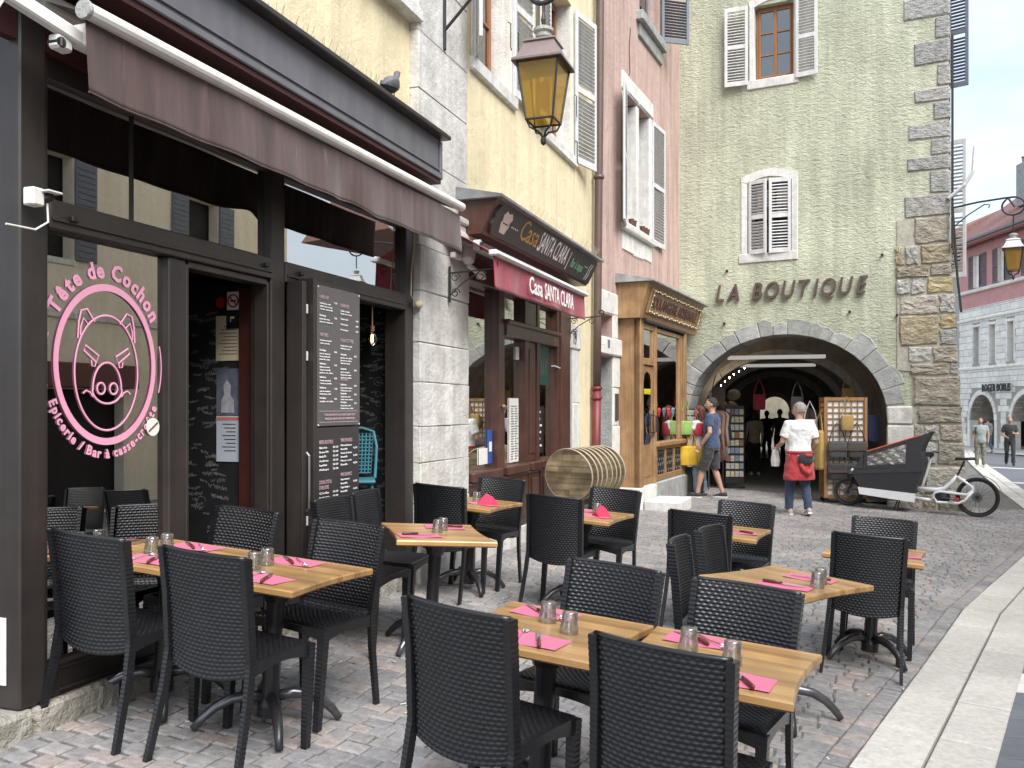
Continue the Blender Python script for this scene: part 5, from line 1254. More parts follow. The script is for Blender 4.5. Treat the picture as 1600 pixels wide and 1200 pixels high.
# windows
def stone_frame(s0, s1, z0, z1, rise, wd, nm='window_surround'):
    for a, b in ((s0 - wd, s0), (s1, s1 + wd)): m2 = MB(); stone(m2, a, b, -.02, .28, z0 - .12, z1 + .02, .012, .012); m2.build(nm, MAT['white_stone'], bou)
    m2 = MB(); stone(m2, s0 - wd - .04, s1 + wd, -.03, .28, z0 - .17, z0 - .002, .012, .012); m2.build('window_sill', MAT['white_stone'], bou)
    pl = [(s0 - wd, z1 + .021)] + [(s0 + (s1 - s0)*k/8, z1 - .02 + rise*math.sin(math.pi*k/8)) for k in range(9)] + [(s1 + wd, z1 + .021)] + [(s1 + wd - (s1 - s0 + 2*wd)*k/8, z1 + .10 + (rise + .02)*math.sin(math.pi*k/8)) for k in range(9)]
    MB().prism(pl, -.02, .28, 'y').build('window_head', MAT['white_stone'], bou)
stone_frame(1.34, 2.16, 4.60, 5.98, .1, .12); stone_frame(1.47, 2.20, 7.93, 9.35, .1, .10)
casement(bou, 1.48, 2.19, 7.94, 9.34, .14, MAT['orange_wood'], MAT['dark_glass'], 3)
casement(bou, 1.35, 2.15, 4.61, 5.97, .2, MAT['shutter_blue'], MAT['dark_glass'], 3)
shutter(bou, .36, 1.42, T(1.36, -.03, 4.58) @ RZ(R(-14)), MAT['shutter'], 21); shutter(bou, .40, 1.42, T(2.15, .0, 4.58) @ RZ(R(186)), MAT['shutter'], 21)
shutter(bou, .44, 1.52, T(1.36, -.06, 7.84) @ RZ(R(-174)), MAT['shutter'], 24); shutter(bou, .40, 1.52, T(2.24, -.06, 7.84) @ RZ(R(-6)), MAT['shutter'], 24)
# shutters standing out from the side wall
shutter(bou, .34, 2.0, T(SR - .02, .35, 7.35) @ RZ(R(-14)), MAT['shutter_blue'], 30); shutter(bou, .30, 2.45, T(SR - .02, .3, 3.95) @ RZ(R(-14)), MAT['shutter'], 34)
MB().tube([(SR + .06, .05, 8.2), (SR + .06, .05, 5.2), (SR + .14, -.03, 3.9), (SR + .2, -.04, 3.3)], .02, 6).build('side_cable', MAT['iron'], bou)
MB().tube([(SR + .0, -.05, 5.30), (SR + .25, -.1, 5.5), (SR + .38, -.1, 5.72), (SR + .4, -.1, 6.15)], [.035, .035, .03, .02], 8).build('vent_pipe', MAT['shutter'], bou)
for s, z in ((.9, 3.28), (3.2, 3.4), (.95, 4.3), (3.75, 4.4), (4.0, 3.3)): MB().box(s - .02, s + .02, -.07, .01, z - .02, z + .02, .006).build('iron_stub', MAT['iron'], bou)
# lantern at the corner
l2 = thing('corner_street_lantern', 'amber lantern with pale roof on scrolled iron bracket at the boutique corner', 'street lamp', FB @ T(SR + .06, -.1, 0) @ RZ(R(-4)))
l2b = bpy.data.objects.new('lamp_head', None); COL.objects.link(l2b); l2b.parent = l2; l2b.matrix_local = T(.93, -.05, 0)
lantern(l2b, 3.95, .78, 'lantern_white')
bq = MB(); zb = 5.12
bq.tube([(0, 0, zb), (.4, -.02, zb + .05), (.8, -.04, zb + .07)] + [(.93 + .17*math.cos(t) - .0, -.05, zb - .08 + .15*math.sin(t)) for t in [1.5 - k*.32 for k in range(19)]] + [(.95, -.05, zb - .1)], .017, 8)
bq.tube([(0, 0, zb - .35), (.25, -.02, zb - .15), (.5, -.03, zb + .0), (.58, -.03, zb - .02), (.56, -.03, zb - .07)], .011, 6)
bq.box(-.02, .02, -.02, .02, zb - .7, zb + .12, .004); bq.tube([(0, .02, zb - .65), (.06, .02, zb - 1.1), (.08, .02, zb - 1.4)], .009, 5)
bq.build('bracket', MAT['iron'], l2)
ch_ = MB(); ch_.tube([(.93, -.05, zb - .22), (.93, -.05, 3.95 + .475*.78 + .41*.78 - .02)], .012, 6); ch_.build('chain', MAT['iron'], l2)

# ================================================================== the arcade passage behind the arch
pc = FB @ Vector((AC, 0, 0)); PD = Vector((.274, .962)); 
FG = T(pc.x, pc.y, 0) @ RZ(math.atan2(PD.y, PD.x) - math.pi/2)       # local y runs down the passage, x across
MAT['vault'] = M_('vault_plaster', (.40, .36, .31), .9, .3, 2.5, .4, 12, dirt=.4, dirtcol=(.2, .17, .14))
MAT['pass_floor'] = M_('passage_paving', (.16, .155, .15), .7, .2, 10, .3, 30)
gp_ = gz(pc.x, pc.y)
arc = thing('arcade_passage', 'dark vaulted passage running back behind the stone archway', 'passage', FG)
def vprof(hw, zs, rise, n=20): return [(-hw, gp_ - .3)] + [(-hw*math.cos(math.pi*k/n), zs + rise*math.sin(math.pi*k/n)) for k in range(n + 1)] + [(hw, gp_ - .3)]
LEN = 19.
pv = vprof(2.15, 1.6, 1.75)
MB().add([(x, .45, z) for x, z in pv] + [(x, LEN, z) for x, z in pv], [(k, k + 1, k + 1 + len(pv), k + len(pv)) for k in range(len(pv) - 1)]).build('vault', MAT['vault'], arc, fixn=False)
MB().add([(-2.9, -.9, gp_ - .005), (2.6, .15, gp_ - .03), (2.6, LEN + 8, gp_ - .02), (-2.6, LEN + 8, gp_ - .02)], [(0, 1, 2, 3)]).build('passage_floor', MAT['pass_floor'], arc, fixn=False)
for y, hw, rise in ((4.2, 1.78, 1.38), (8.6, 1.7, 1.34), (13.2, 1.5, 1.22), (18.4, .56, .6)):
    inn = vprof(hw, 1.45, rise); outp = vprof(2.2, 1.62, 1.8); n = len(inn)
    for yy in (y, y + .45):
        MB().add([(x, yy, z) for x, z in inn] + [(x, yy, z) for x, z in outp], [(k, k + 1, k + 1 + n, k + n) for k in range(n - 1)]).build('cross_wall', MAT['vault'], arc, fixn=False)
    rb = MB(); sm = vprof(hw - .012, 1.45, rise - .012); ob_ = vprof(hw + .17, 1.45, rise + .17)
    rb.loft([[(sm[k][0], y - .02, sm[k][1]), (sm[k][0], y + .47, sm[k][1]), (ob_[k][0], y + .47, ob_[k][1]), (ob_[k][0], y - .02, ob_[k][1])] for k in range(n)]); rb.build('arch_rib', MAT['white_stone'], arc)
for y in (3.0, 7.2): MB().box(-1.15, .95, y, y + .16, 2.72, 2.80, .01).build('pale_beam', emit('beam_glow', (.95, .92, .86), .2), arc)  # pale ceiling beams, brightened by a faint glow put into their material
# daylight court at the far end
crt = thing('far_courtyard_wall', 'sunlit cream wall seen at the far end of the passage', 'wall', FG @ T(0, LEN + 7, 0))
MB().box(-6, 6, 0, .3, -1, 6.5).build('wall', M_('court_plaster', (.20, .185, .13), .9, .5, 1.2), crt)
for x in (-1.6, .9): MB().box(x, x + .8, -.03, 0, 1.6, 3.4, .01).build('shuttered_window', MAT['shutter_blue'], crt)
# ================================================================== far arcaded house across the street
XF = 26.4
def FFm(Y): return XF + .0214*Y
FF = T(FFm(62), 62, 0) @ RZ(math.atan2(-1, -.0214))     # local x runs towards the camera, -y out to the street (left)
# with x towards camera, outward must be -X: check sign
far = thing('arcaded_stone_house', 'far pink and white stone house with round arches and ROGER BORLIS lettering', 'building', FF)
MAT['ashlar_far'] = M_('far_ashlar', (.88, .845, .775), .85, .14, 3, .2, 10, rnd=.10)
MAT['far_pink'] = M_('far_pink_plaster', (.60, .31, .29), .9, .1, 2)
MAT['tiles'] = M_('red_roof_tiles', (.20, .10, .085), .85, .3, 6, .6, 12)
OUT = -1            # local -y is outward
G0 = -.75
def fx(Y): return 62 - Y
arches = [(fx(52.45), 1.42), (fx(47.6), 1.6), (fx(43.2), 1.6)]
x0, x1 = fx(55.2), fx(36)
zs_arch = .85
mb = MB(); cols = [x0]
xs_ = sorted({x0, x1, *[round(c + s*math.cos(math.pi*k/14), 4) for c, s in arches for k in range(15)]})
def az(x):
    for c, s in arches:
        if abs(x - c) <= s + 1e-5: return zs_arch + 1.5*math.sqrt(max(0, 1 - ((x - c)/s)**2))
    return None
for a, b in zip(xs_, xs_[1:]):
    mid = az((a + b)/2)
    za, zb_ = (az(a) if az(a) is not None else zs_arch, az(b) if az(b) is not None else zs_arch) if mid is not None else (G0 - .4, G0 - .4)
    mb.add([(a, 0, za), (b, 0, zb_), (b, 0, 3.9), (a, 0, 3.9)], [(0, 1, 2, 3)])
wins = [(fx(Yc) - .33, fx(Yc) + .33, 4.15, 6.35) for Yc in (53.1, 51.25, 49.3, 47.1, 44.8)]
S = sorted({x0, x1, *[h[0] for h in wins], *[h[1] for h in wins]})
for a, b in zip(S, S[1:]):
    for c, d in ((3.9, 4.15), (4.15, 6.35), (6.35, 7.5)):
        if any(h[0] <= a and b <= h[1] and h[2] <= c and d <= h[3] for h in wins): continue
        mb.add([(a, 0, c), (b, 0, c), (b, 0, d), (a, 0, d)], [(0, 1, 2, 3)])
mb.build('wall', MAT['mortar'], far, fixn=False)
fr_ = random.Random(9)
z = G0
while z < 7.45:            # ashlar courses, each stone proud of the joints
    h = fr_.uniform(.3, .42); h = min(h, 7.48 - z)
    if 3.75 < z + h < 4.0: h = 3.9 - z if 3.9 - z > .1 else h
    x = x0 - fr_.uniform(0, .4)
    while x < fx(46.5):
        l = fr_.uniform(.35, .8); a, b = max(x + .012, x0), x + l - .012; ok = b > a + .08
        for c, s in arches:
            if a < c + s + .3 and b > c - s - .3:
                for xx in (a, b, (a + b)/2):
                    u = (xx - c)/(s + .3)
                    if abs(u) < 1 and z < zs_arch + 1.8*math.sqrt(1 - u*u): ok = False
        for hh in wins:
            if a < hh[1] + .1 and b > hh[0] - .1 and z < hh[3] + .05 and z + h > hh[2] - .05:
                if a < hh[0] - .1 - .1: b = min(b, hh[0] - .105)
                elif b > hh[1] + .2: a = max(a, hh[1] + .105)
                else: ok = False
        if ok and b - a > .06 and h > .08: MB().box(a, b, -.03, .04, z + .012, z + h - .012, .012).build('ashlar', MAT['ashlar_far'], far)
        x += l
    z += h
for c, s in arches:
    n = 13
    for k in range(n):
        a0 = math.pi*k/n + .01; a1 = math.pi*(k+1)/n - .01
        pl = [(c + (s + g)*math.cos(a), zs_arch + (1.5 + g)*math.sin(a)) for a, g in ((a0, 0), (a0, .28), ((a0+a1)/2, .29), (a1, .28), (a1, 0), ((a0+a1)/2, 0))]
        MB().prism(pl, -.05, .5, 'y').build('voussoir', MAT['ashlar_far'], far)
    MB().box(c - s - .28, c - s, -.045, .5, G0 - .3, zs_arch, .02).build('arch_pier', MAT['ashlar_far'], far); MB().box(c + s, c + s + .28, -.045, .5, G0 - .3, zs_arch, .02).build('arch_pier', MAT['ashlar_far'], far)
    MB().add([(c - s, .0, zs_arch), *[(c - s*math.cos(math.pi*k/12), .0, zs_arch + 1.5*math.sin(math.pi*k/12)) for k in range(1, 12)], (c + s, 0, zs_arch), (c - s, 3, zs_arch), *[(c - s*math.cos(math.pi*k/12), 3., zs_arch + 1.5*math.sin(math.pi*k/12)) for k in range(1, 12)], (c + s, 3, zs_arch)], [(k, k + 1, k + 14, k + 13) for k in range(12)]).build('arch_vault', MAT['vault'], far, fixn=False)
MB().add([(x0 - 4, 3.5, G0 - .4), (x1, 3.5, G0 - .4), (x1, 3.5, 3.8), (x0 - 4, 3.5, 3.8)], [(0, 1, 2, 3)]).build('arcade_back', MAT['interior'], far, fixn=False)
for a, b, c, d in wins:
    w2 = MB(); w2.box(a - .1, a, -.05, .3, c, d, .01); w2.box(b, b + .1, -.05, .3, c, d, .01); w2.box(a - .14, b + .14, -.09, .3, d, d + .14, .015); w2.build('window_surround', MAT['ashlar_far'], far)
    wo = MB().box(a, b, .28, .3, c, d).build('window', MAT['dark_glass'], far); MB().box(a, b, .36, .38, c, d).build('dark_room', MAT['interior'], wo)
    MB().box((a + b)/2 - .02, (a + b)/2 + .02, .25, .28, c, d).build('window_bar', MAT['shutter_blue'], wo)
for z, p, hh in ((3.84, .12, .16), (6.75, .16, .14), (7.5, .03, .05)): MB().box(x0 - .02, x1, -p, .1, z, z + hh, .03).build('string_course', MAT['ashlar_far'], far)
letters_on(far, 'ROGER BORLIS', fx(52.1), 2.52, .62, MAT['iron'], -.2, width=3.1, name='sign_lettering', bold=.01, ext=.02)
pk = [(fx(Yc) - .38, fx(Yc) + .38, 8.7, 10.6) for Yc in (53.0, 50.2, 47.2, 44)]
front_sheet(MB(), x0, x1, 7.55, 11.25, .02, pk, .3).build('pink_wall', MAT['far_pink'], far, fixn=False)
MB().box(x0 - .02, x1, -.16, .1, 8.42, 8.62, .04).build('sill_course', MAT['ashlar_far'], far)
for a, b, c, d in pk:
    wo = MB().box(a, b, .2, .22, c, d).build('window', MAT['dark_glass'], far); w2 = MB(); w2.box(a, a + .3, .1, .14, c, d, .01); w2.box(a - .05, a + .01, -.05, .1, c, d, .01); w2.build('window_surround', MAT['ashlar_far'], far)
    for sg in (-1, 1):
        M2 = T(a - .62 if sg < 0 else b + .02, -.06, c - .02)
        shutter(far, .6, 1.95, M2, MAT['shutter_blue'], 22)
ev = MB(); ev.prism([(.02, 11.25), (-.75, 11.2), (-.78, 11.32), (.02, 11.6)], x0 - .3, x1, 'x'); ev.build('eaves', MAT['far_pink'], far)
MB().prism([(-.95, 11.28), (-.78, 11.25), (-.78, 11.4), (-.95, 11.4)], x0 - .3, x1, 'x').build('gutter', M_('zinc_gutter', (.16, .16, .18), .5), far)
rf = MB().prism([(-.9, 11.33), (4.5, 15.2), (9.5, 11.33)], x0 - .3, x1, 'x').build('roof', MAT['tiles'], far)
tl = MB()
for k in range(60):
    xx = x0 - .3 + k*.33
    if xx < x1: tl.box(xx, xx + .05, -.9, 5.75, 0, .04, 0, M=T(0, -.0, 11.36) @ T(0, 0, 0) @ Matrix.Rotation(math.atan2(3.87, 5.4), 4, 'X'))
stuff(tl.build('roof_tile_ribs', MAT['tiles'], rf))
def chimney(x, y, z, par):
    c = MB(); c.box(x - .45, x + .45, y - .4, y + .4, z, z + 2.4, .03); co_ = c.build('chimney', MAT['grey_stone'], par)
    for s in (-.22, .22): MB().lathe([(.16, 0), (.16, .35), (.2, .36), (.2, .42)], 12, c=(x + s, y, z + 2.4)).build('chimney_pot', MAT['grey_stone'], co_)
chimney(fx(50.6), 1.6, 13.0, rf); chimney(fx(46.8), 2.2, 14.2, rf)
dm = MB(); dm.box(fx(47.6), fx(45.6), .3, 3, 12.2, 13.8, .02); dmo = dm.build('dormer', MAT['shutter_blue'], rf); MB().prism([(fx(47.9), 13.8), (fx(46.6), 14.5), (fx(45.3), 13.8)], .0, 3, 'y').build('dormer_roof', MAT['tiles'], dmo)
MB().box(fx(47.2), fx(46), .27, .299, 12.7, 13.5).build('dormer_window', MAT['white_stone'], dmo)
# lower range beyond it
fr2 = thing('grey_gabled_house', 'grey rendered house with slatted loft under a red tile roof, left of the arcaded house', 'building', FF @ T(fx(55.3), 0, 0))
MB().box(-7, -.05, .3, 5, G0 - .5, 10.6).build('wall', M_('grey_render', (.45, .44, .42), .9, .2, 2, .3, 10), fr2)
MB().box(-5.5, -.3, -.1, .3, 10.6, 12.3, .02).build('loft_back', MAT['interior'], fr2)
for k in range(18): MB().box(-5.4 + k*.29, -5.25 + k*.29, -.16, -.1, 10.7, 12.25, .01).build('loft_slat', MAT['shutter'], fr2)
MB().prism([(-.6, 12.25), (3, 14.0), (6.5, 12.25)], -7.2, -.1, 'x').build('roof', MAT['tiles'], fr2)
MB().tube([(-.12, .2, G0), (-.12, .2, 10.9)], .06, 8).build('downpipe', MAT['pipe_brown'], fr2)
pv2 = MB().add([(FFm(36) - 3.2, 36, gz(23, 36) + .06), (FFm(36) + 4, 36, G0 - .02), (FFm(64) + 4, 64, G0 - .02), (FFm(64) - 3.2, 64, G0 - .05)], [(0, 1, 2, 3)]).build('far_pavement', MAT['strip'], None, fixn=False); struct(pv2)

# ================================================================== house across the street, seen only in the shop glass
opp = thing('opposite_house', 'cream house with blue grey shutters across the street, reflected in the cafe glass', 'building', T(*w1(-9, 10.5), 0) @ RZ(math.atan2(D1.y, D1.x)))
oh = []; orr = random.Random(2); x = 1.2
while x < 25:
    oh.append((x, x + 1.05, 4.5 + orr.uniform(-.15, .1), 6.5)); x += orr.choice((2.9, 3.6, 4.4))
shp = [(2.0, 4.6), (6.2, 8.0), (9.6, 12.6), (14.4, 16.0), (18, 21)]
front_sheet(MB(), 0, 27, -1.2, 8.6, .0, oh + [(a, b, -1.2, 2.0) for a, b in shp], -.25).build('wall', MAT['cream'], opp, fixn=False)
MB().box(0, 27, -3.0, -.3, -1.2, 8.6).build('body', MAT['interior'], opp)
MB().box(0, 27, .0, .05, 3.35, 3.5, .02).build('string_course', MAT['white_stone'], opp)
for a, b, c, d in oh:
    for s0 in (a - .58, b + .03):
        if orr.random() < .2: continue
        m2 = MB(); m2.box(s0, s0 + .55, .02, .06, c, d, .01)
        for k in range(16): m2.box(s0 + .05, s0 + .5, .055, .075, c + .08 + k*.115, c + .12 + k*.115)
        m2.build('shutter', MAT['shutter_blue'], opp)
    MB().box(a - .04, b + .04, -.02, .03, c - .12, c, .01).build('sill', MAT['white_stone'], opp)
for a, b in shp: MB().box(a - .12, b + .12, .0, .3, 2.02, 2.5, .02).build('shop_fascia', M_('shop_fascia', (.12, .04, .035), .6), opp)
MB().prism([(.7, 8.6), (-3.2, 10.4), (-3.2, 8.6)], 0, 27, 'x').build('roof', MAT['tiles'], opp)

pa = thing('street_parasol', 'dark closed-weave parasol across the street, reflected in the cafe window', 'parasol', T(*w1(-.6, 7.2), gz(*w1(-.6, 7.2))))
MB().tube([(0, 0, 0), (0, 0, 2.5)], .025, 8).build('pole', MAT['white_metal'], pa)
MB().lathe([(1.5, 1.95), (1.5, 2.05), (.8, 2.3), (.05, 2.55), (.02, 2.6)], 8).build('canopy', M_('dark_canopy', (.03, .033, .04), .8), pa); MB().lathe([(.3, 0), (.3, .08), (.06, .12)], 12).build('base', MAT['grey_stone'], pa)
# ================================================================== terrace chairs
MAT['wicker'] = M_('black_resin_weave', (.0095, .010, .0122), .33, .25, 14, spec=.55, rnd=.3, dirt=.22, dirtcol=(.03, .03, .03))
def weave(u, v, nu, nv):
    """relief of the moulded weave: rows of lozenges, every other row shifted"""
    r = v*nv; j = math.floor(r); fr = r - j
    c = u*nu + .5*(j % 2); fc = c - math.floor(c)
    return (1 - (2*abs(fr - .5))**2.6) * (1 - (2*abs(fc - .5))**3.)
chair0 = thing('wicker_chair', 'x', 'chair')
BW, BH0, BH1 = .425, .395, .872
def backf(u, v, side):
    z = BH0 + (BH1 - BH0)*v
    hw = .195 + .012*v
    x = (u*2 - 1)*hw
    y0 = -.185 - .075*v**1.4
    y = y0 - .035*(1 - (x/hw)**2)*(1 - .1*v) - (.05*(1 - v)**6)*0
    z -= (.018*(1 - (x/hw)**2))*(1 if v > .5 else 0)*0
    z += -.028*(1 - (x/hw)**2)*(1 - v)**3
    edge = min(1, min(u, 1 - u)/.04, (1 - v)/.03)
    d = .0065*weave(u, v, 16, 31)*max(0, edge)
    return (x, y + side*(.006 + d), z)
bkm = MB()
NU, NV = 16*4 + 1, 31*4 + 1
bkm.grid(lambda u, v: backf(u, v, -1), NU, NV); bkm.grid(lambda u, v: backf(u, v, 1), NU, NV)
bkm.build('backrest', MAT['wicker'], chair0, smooth=True, fixn=False)
tr = MB(); tr.tube([(x, backf((x/.207 + 1)/2, 1, 0)[1], BH1) for x in [-.207 + .414*k/14 for k in range(15)]], .0095, 8); tr.build('top_rail', MAT['wicker'], chair0, smooth=True)
def seatf(u, v, top):
    x = (u*2 - 1)*(.205 + .01*v); y = -.19 + .385*v
    z = .452 + .012*v - .014*math.sin(math.pi*u)*math.sin(math.pi*min(1, v*1.1)) + (.03*(1 - v/.12) if v < .12 else 0) - (.018*((v - .93)/.07) if v > .93 else 0)
    edge = min(1, min(u, 1 - u)/.05, min(v, 1 - v)/.05)
    return (x, y, z + (.006*weave(u, v, 15, 24)*max(0, edge) if top else -.012))
sm_ = MB(); sm_.grid(lambda u, v: seatf(u, v, True), 15*4 + 1, 24*4 + 1); sm_.grid(lambda u, v: seatf(u, v, False), 12, 12)
sm_.build('seat', MAT['wicker'], chair0, smooth=True, fixn=False)
def ribbed(path, w, d, n=46, amp=.0010):
    """square leg with moulded ribs"""
    P = [Vector(p) for p in path]; L = [0]
    for a, b in zip(P, P[1:]): L.append(L[-1] + (b - a).length)
    rings = []
    for k in range(n + 1):
        t = L[-1]*k/n; i = max(j for j in range(len(L)) if L[j] <= t + 1e-9); i = min(i, len(P) - 2); f_ = (t - L[i])/(L[i+1] - L[i]); p = P[i].lerp(P[i+1], f_)
        e = amp if k % 2 else -amp*.3; s = 1 - .28*k/n
        rings.append([(p.x + a*(w*s/2 + e), p.y + b*(d*s/2 + e), p.z) for a, b in ((-1, -1), (1, -1), (1, 1), (-1, 1))])
    return MB().loft(rings)
for sx in (-1, 1):
    ribbed([(sx*.207, -.262, BH1), (sx*.205, -.228, .70), (sx*.208, -.192, .45), (sx*.214, -.205, .30), (sx*.228, -.258, .0)], .026, .044, 96).build('rear_leg', MAT['wicker'], chair0)
    ribbed([(sx*.207, .18, .455), (sx*.211, .187, .2), (sx*.214, .192, .0)], .040, .040, 48).build('front_leg', MAT['wicker'], chair0)
    ap = MB(); pts = [(-.19 + .37*k/12, .395 + .028*math.sin(math.pi*k/12)) for k in range(13)]
    ap.loft([[(sx*.199, y, z), (sx*.217, y, z), (sx*.217, y, .458 + .004*k/12), (sx*.199, y, .458 + .004*k/12)] for k, (y, z) in enumerate(pts)]); ap.build('side_apron', MAT['wicker'], chair0)
ap = MB(); ap.loft([[(x, .186, .40 + .03*math.cos(x/.2*1.3)), (x, .200, .40 + .03*math.cos(x/.2*1.3)), (x, .200, .458), (x, .186, .458)] for x in [-.2 + .4*k/10 for k in range(11)]]); ap.build('front_apron', MAT['wicker'], chair0)
CH = [
 (-1.723, 3.985, -.415, 'nearest the shop wall at the left table, its back to the viewer'),
 (-1.160, 3.758, -.418, 'in the left foreground, second from the shop wall at the left table'),
 (-1.585, 4.575, 2.697, 'facing the viewer behind the left table, before the dark doorway'),
 (-.990, 4.315, 2.69, 'facing the viewer at the street end of the left table'),
 (-.925, 5.47, -1.90, 'seen from the side, nearer of two left of the small middle table'),
 (-.80, 6.01, -1.80, 'seen from the side, farther of two left of the small middle table'),
 (-.505, 7.05, -.398, 'with its back to the viewer in front of the stone pier'),
 (-.24, 7.56, 2.73, 'facing the viewer under the tapas bar window'),
 (.36, 6.80, -.405, 'with its back to the viewer before the round table tops'),
 (.70, 7.24, 2.70, 'facing the viewer just in front of the round table tops'),
 (-.085, 3.09, -.60, 'in the centre foreground, its back to the viewer, left of two'),
 (.50, 2.78, -.53, 'largest in the foreground, its back to the viewer'),
 (.25, 3.60, 2.61, 'facing the viewer behind the long foreground table, left of two'),
 (.745, 3.335, 2.61, 'facing the viewer behind the long foreground table, right of two'),
 (1.07, 4.66, -1.95, 'turned sideways left of the right hand table, nearer of two'),
 (1.345, 5.20, -2.10, 'turned sideways left of the right hand table, farther of two'),
 (2.22, 5.69, -.401, 'with its back to the viewer at far right beside the pale strip'),
 (1.33, 6.355, -.401, 'with its back to the viewer in front of the archway'),
 (1.68, 6.81, 2.70, 'facing the viewer in front of the archway'),
 (2.53, 6.22, 2.698, 'facing the viewer at far right, below the cargo bike'),
]
for i, (x, y, a, d) in enumerate(CH):
    c = chair0 if i == 0 else copy_tree(chair0)
    c.matrix_world = ground_matrix(x, y, a); c['label'] = 'black wicker chair ' + d; c['category'] = 'chair'; c['group'] = 'black wicker terrace chairs'

# ================================================================== tables
MAT['table_wood'] = wood('varnished_table_wood', (.47, .285, .115), (.31, .165, .06), 'x', .34, 1.1, .045, .10, .3, .16)
MAT['edge_wood'] = wood('table_edge_wood', (.40, .25, .12), (.24, .14, .06), 'x', .45, 1., 0, .05)
MAT['steel_black'] = M_('black_cast_metal', (.02, .02, .022), .35, .15, 12)
MAT['worn_metal'] = M_('worn_grey_metal', (.15, .15, .16), .3, .2, 14, metal=.8)
TZ = .71
def make_table(hx, hy):
    t = thing('terrace_table', 'x', 'table')
    P = []
    n = 10; bow = .022
    def side(a, b, nrm):
        for k in range(n): f_ = k/n; P.append((a[0] + (b[0]-a[0])*f_ + nrm[0]*bow*-math.sin(math.pi*f_), a[1] + (b[1]-a[1])*f_ + nrm[1]*bow*-math.sin(math.pi*f_)))
    side((-hx, -hy), (hx, -hy), (0, 0)); side((hx, -hy), (hx, hy), (1, 0)); side((hx, hy), (-hx, hy), (0, 0)); side((-hx, hy), (-hx, -hy), (-1, 0))
    def rg(s, z): return [(x*(1 - s/hx), y*(1 - s/hy), z) for x, y in P]
    top = MB(); top.loft([rg(.006, TZ - .032), rg(0, TZ - .027), rg(0, TZ - .007), rg(.004, TZ - .001), rg(.012, TZ)])
    o = top.build('table_top', MAT['table_wood'], t)
    eb = MB(); eb.loft([rg(.012, TZ - .036), rg(.004, TZ - .033)]); eb.build('edge_band', MAT['edge_wood'], o)
    cl = MB(); cl.lathe([(.055, .05), (.055, .10), (.042, .13), (.038, .4), (.042, TZ - .05)], 16); cl.build('column', MAT['steel_black'], t, smooth=False)
    pl = MB(); pl.box(-.16, .16, -.03, .03, TZ - .05, TZ - .036, .004); pl.box(-.03, .03, -.16, .16, TZ - .051, TZ - .037, .004); pl.lathe([(.05, TZ - .14), (.08, TZ - .052)], 12); pl.build('top_plate', MAT['steel_black'], t)
    for k in range(4):
        a = math.pi/4 + k*math.pi/2
        pth = [(math.cos(a)*r, math.sin(a)*r, z) for r, z in ((.03, .135), (.10, .145), (.17, .135), (.24, .10), (.29, .055), (.325, .012))]
        MB().tube(pth, [.026, .026, .024, .022, .020, .017], 10).build('foot', MAT['steel_black'] if k % 2 else MAT['worn_metal'], t, smooth=True)
    return t
tA = make_table(.308, .32); tB = make_table(.30, .35)
def tbl(proto, first, x, y, yaw, label):
    t = proto if first else copy_tree(proto)
    t.matrix_world = ground_matrix(x, y, yaw); t['label'] = label; t['category'] = 'table'; t['group'] = 'wooden terrace tables'; return t
def along(x, y, yaw, d): return (x + math.cos(yaw)*d, y + math.sin(yaw)*d)
TT = {}
y1 = -.382; y5 = -.459
for i, (k, (x, y), yaw, lab) in enumerate((
    ('t1a', along(-1.399, 4.193, y1, -.312), y1, 'wooden table against the shop window, inner half of the left pair'),
    ('t1b', along(-1.399, 4.193, y1, .312), y1, 'wooden table before the cafe doorway, street half of the left pair'),
    ('t5a', along(.37, 3.20, y5, -.312), y5, 'wooden foreground table behind the centre chair, left half of the long pair'),
    ('t5b', along(.37, 3.20, y5, .312), y5, 'nearest wooden table at lower right of centre, right half of the long pair'))):
    TT[k] = (tbl(tA, i == 0, x, y, yaw, lab), x, y, yaw, .308, .32, lab)
for i, (k, x, y, yaw, lab) in enumerate((
    ('t2', -.513, 5.554, .275, 'small wooden table set for two in front of the menu opening'),
    ('t3', -.365, 7.30, -.384, 'small wooden table in front of the stone pier and tapas bar window'),
    ('t4', .525, 7.0, -.40, 'small wooden table in front of the leaning round table tops'),
    ('t6', 1.383, 4.668, -.843, 'wooden table set askew at right of centre with two glasses'),
    ('t7', 1.495, 6.57, -.42, 'small wooden table in front of the archway shoppers'),
    ('t8', 2.37, 5.95, -.45, 'small wooden table at far right below the cargo bike'))):
    TT[k] = (tbl(tB, i == 0, x, y, yaw, lab), x, y, yaw, .30, .35, lab)

# ================================================================== place settings
MAT['napkin'] = M_('pink_paper', (.50, .13, .215), .8, .05, 20, .15, 60)
MAT['napkin_red'] = M_('crimson_paper', (.46, .025, .075), .8, .06, 20, .15, 60)
MAT['steel'] = M_('cutlery_steel', (.85, .85, .85), .3, .05, 30, metal=1)
MAT['handle'] = M_('knife_handle', (.10, .022, .014), .4, .2, 30)
MAT['tumbler'] = pane('tumbler_glass', .10, (.95, .96, .96), .02)
_b = MAT['tumbler'].node_tree; _o = _b.nodes['Material Output']; _old = _o.inputs[0].links[0].from_socket; _d = _b.nodes.new('ShaderNodeBsdfTranslucent'); _d.inputs[0].default_value = (.9, .92, .92, 1)
_n = _b.nodes.new('ShaderNodeMixShader'); _n.inputs[0].default_value = .13; _b.links.new(_old, _n.inputs[1]); _b.links.new(_d.outputs[0], _n.inputs[2]); _b.links.new(_n.outputs[0], _o.inputs[0])
nap_me = None
def napkin_mesh():
    mb = MB(); mb.grid(lambda u, v: ((u - .5)*.255, (v - .5)*.165, .0015 + .0025*math.sin(u*5)*v*v + .002*(1 - v)*math.cos(u*7)), 9, 7); me = mb.mesh('napkin'); return me
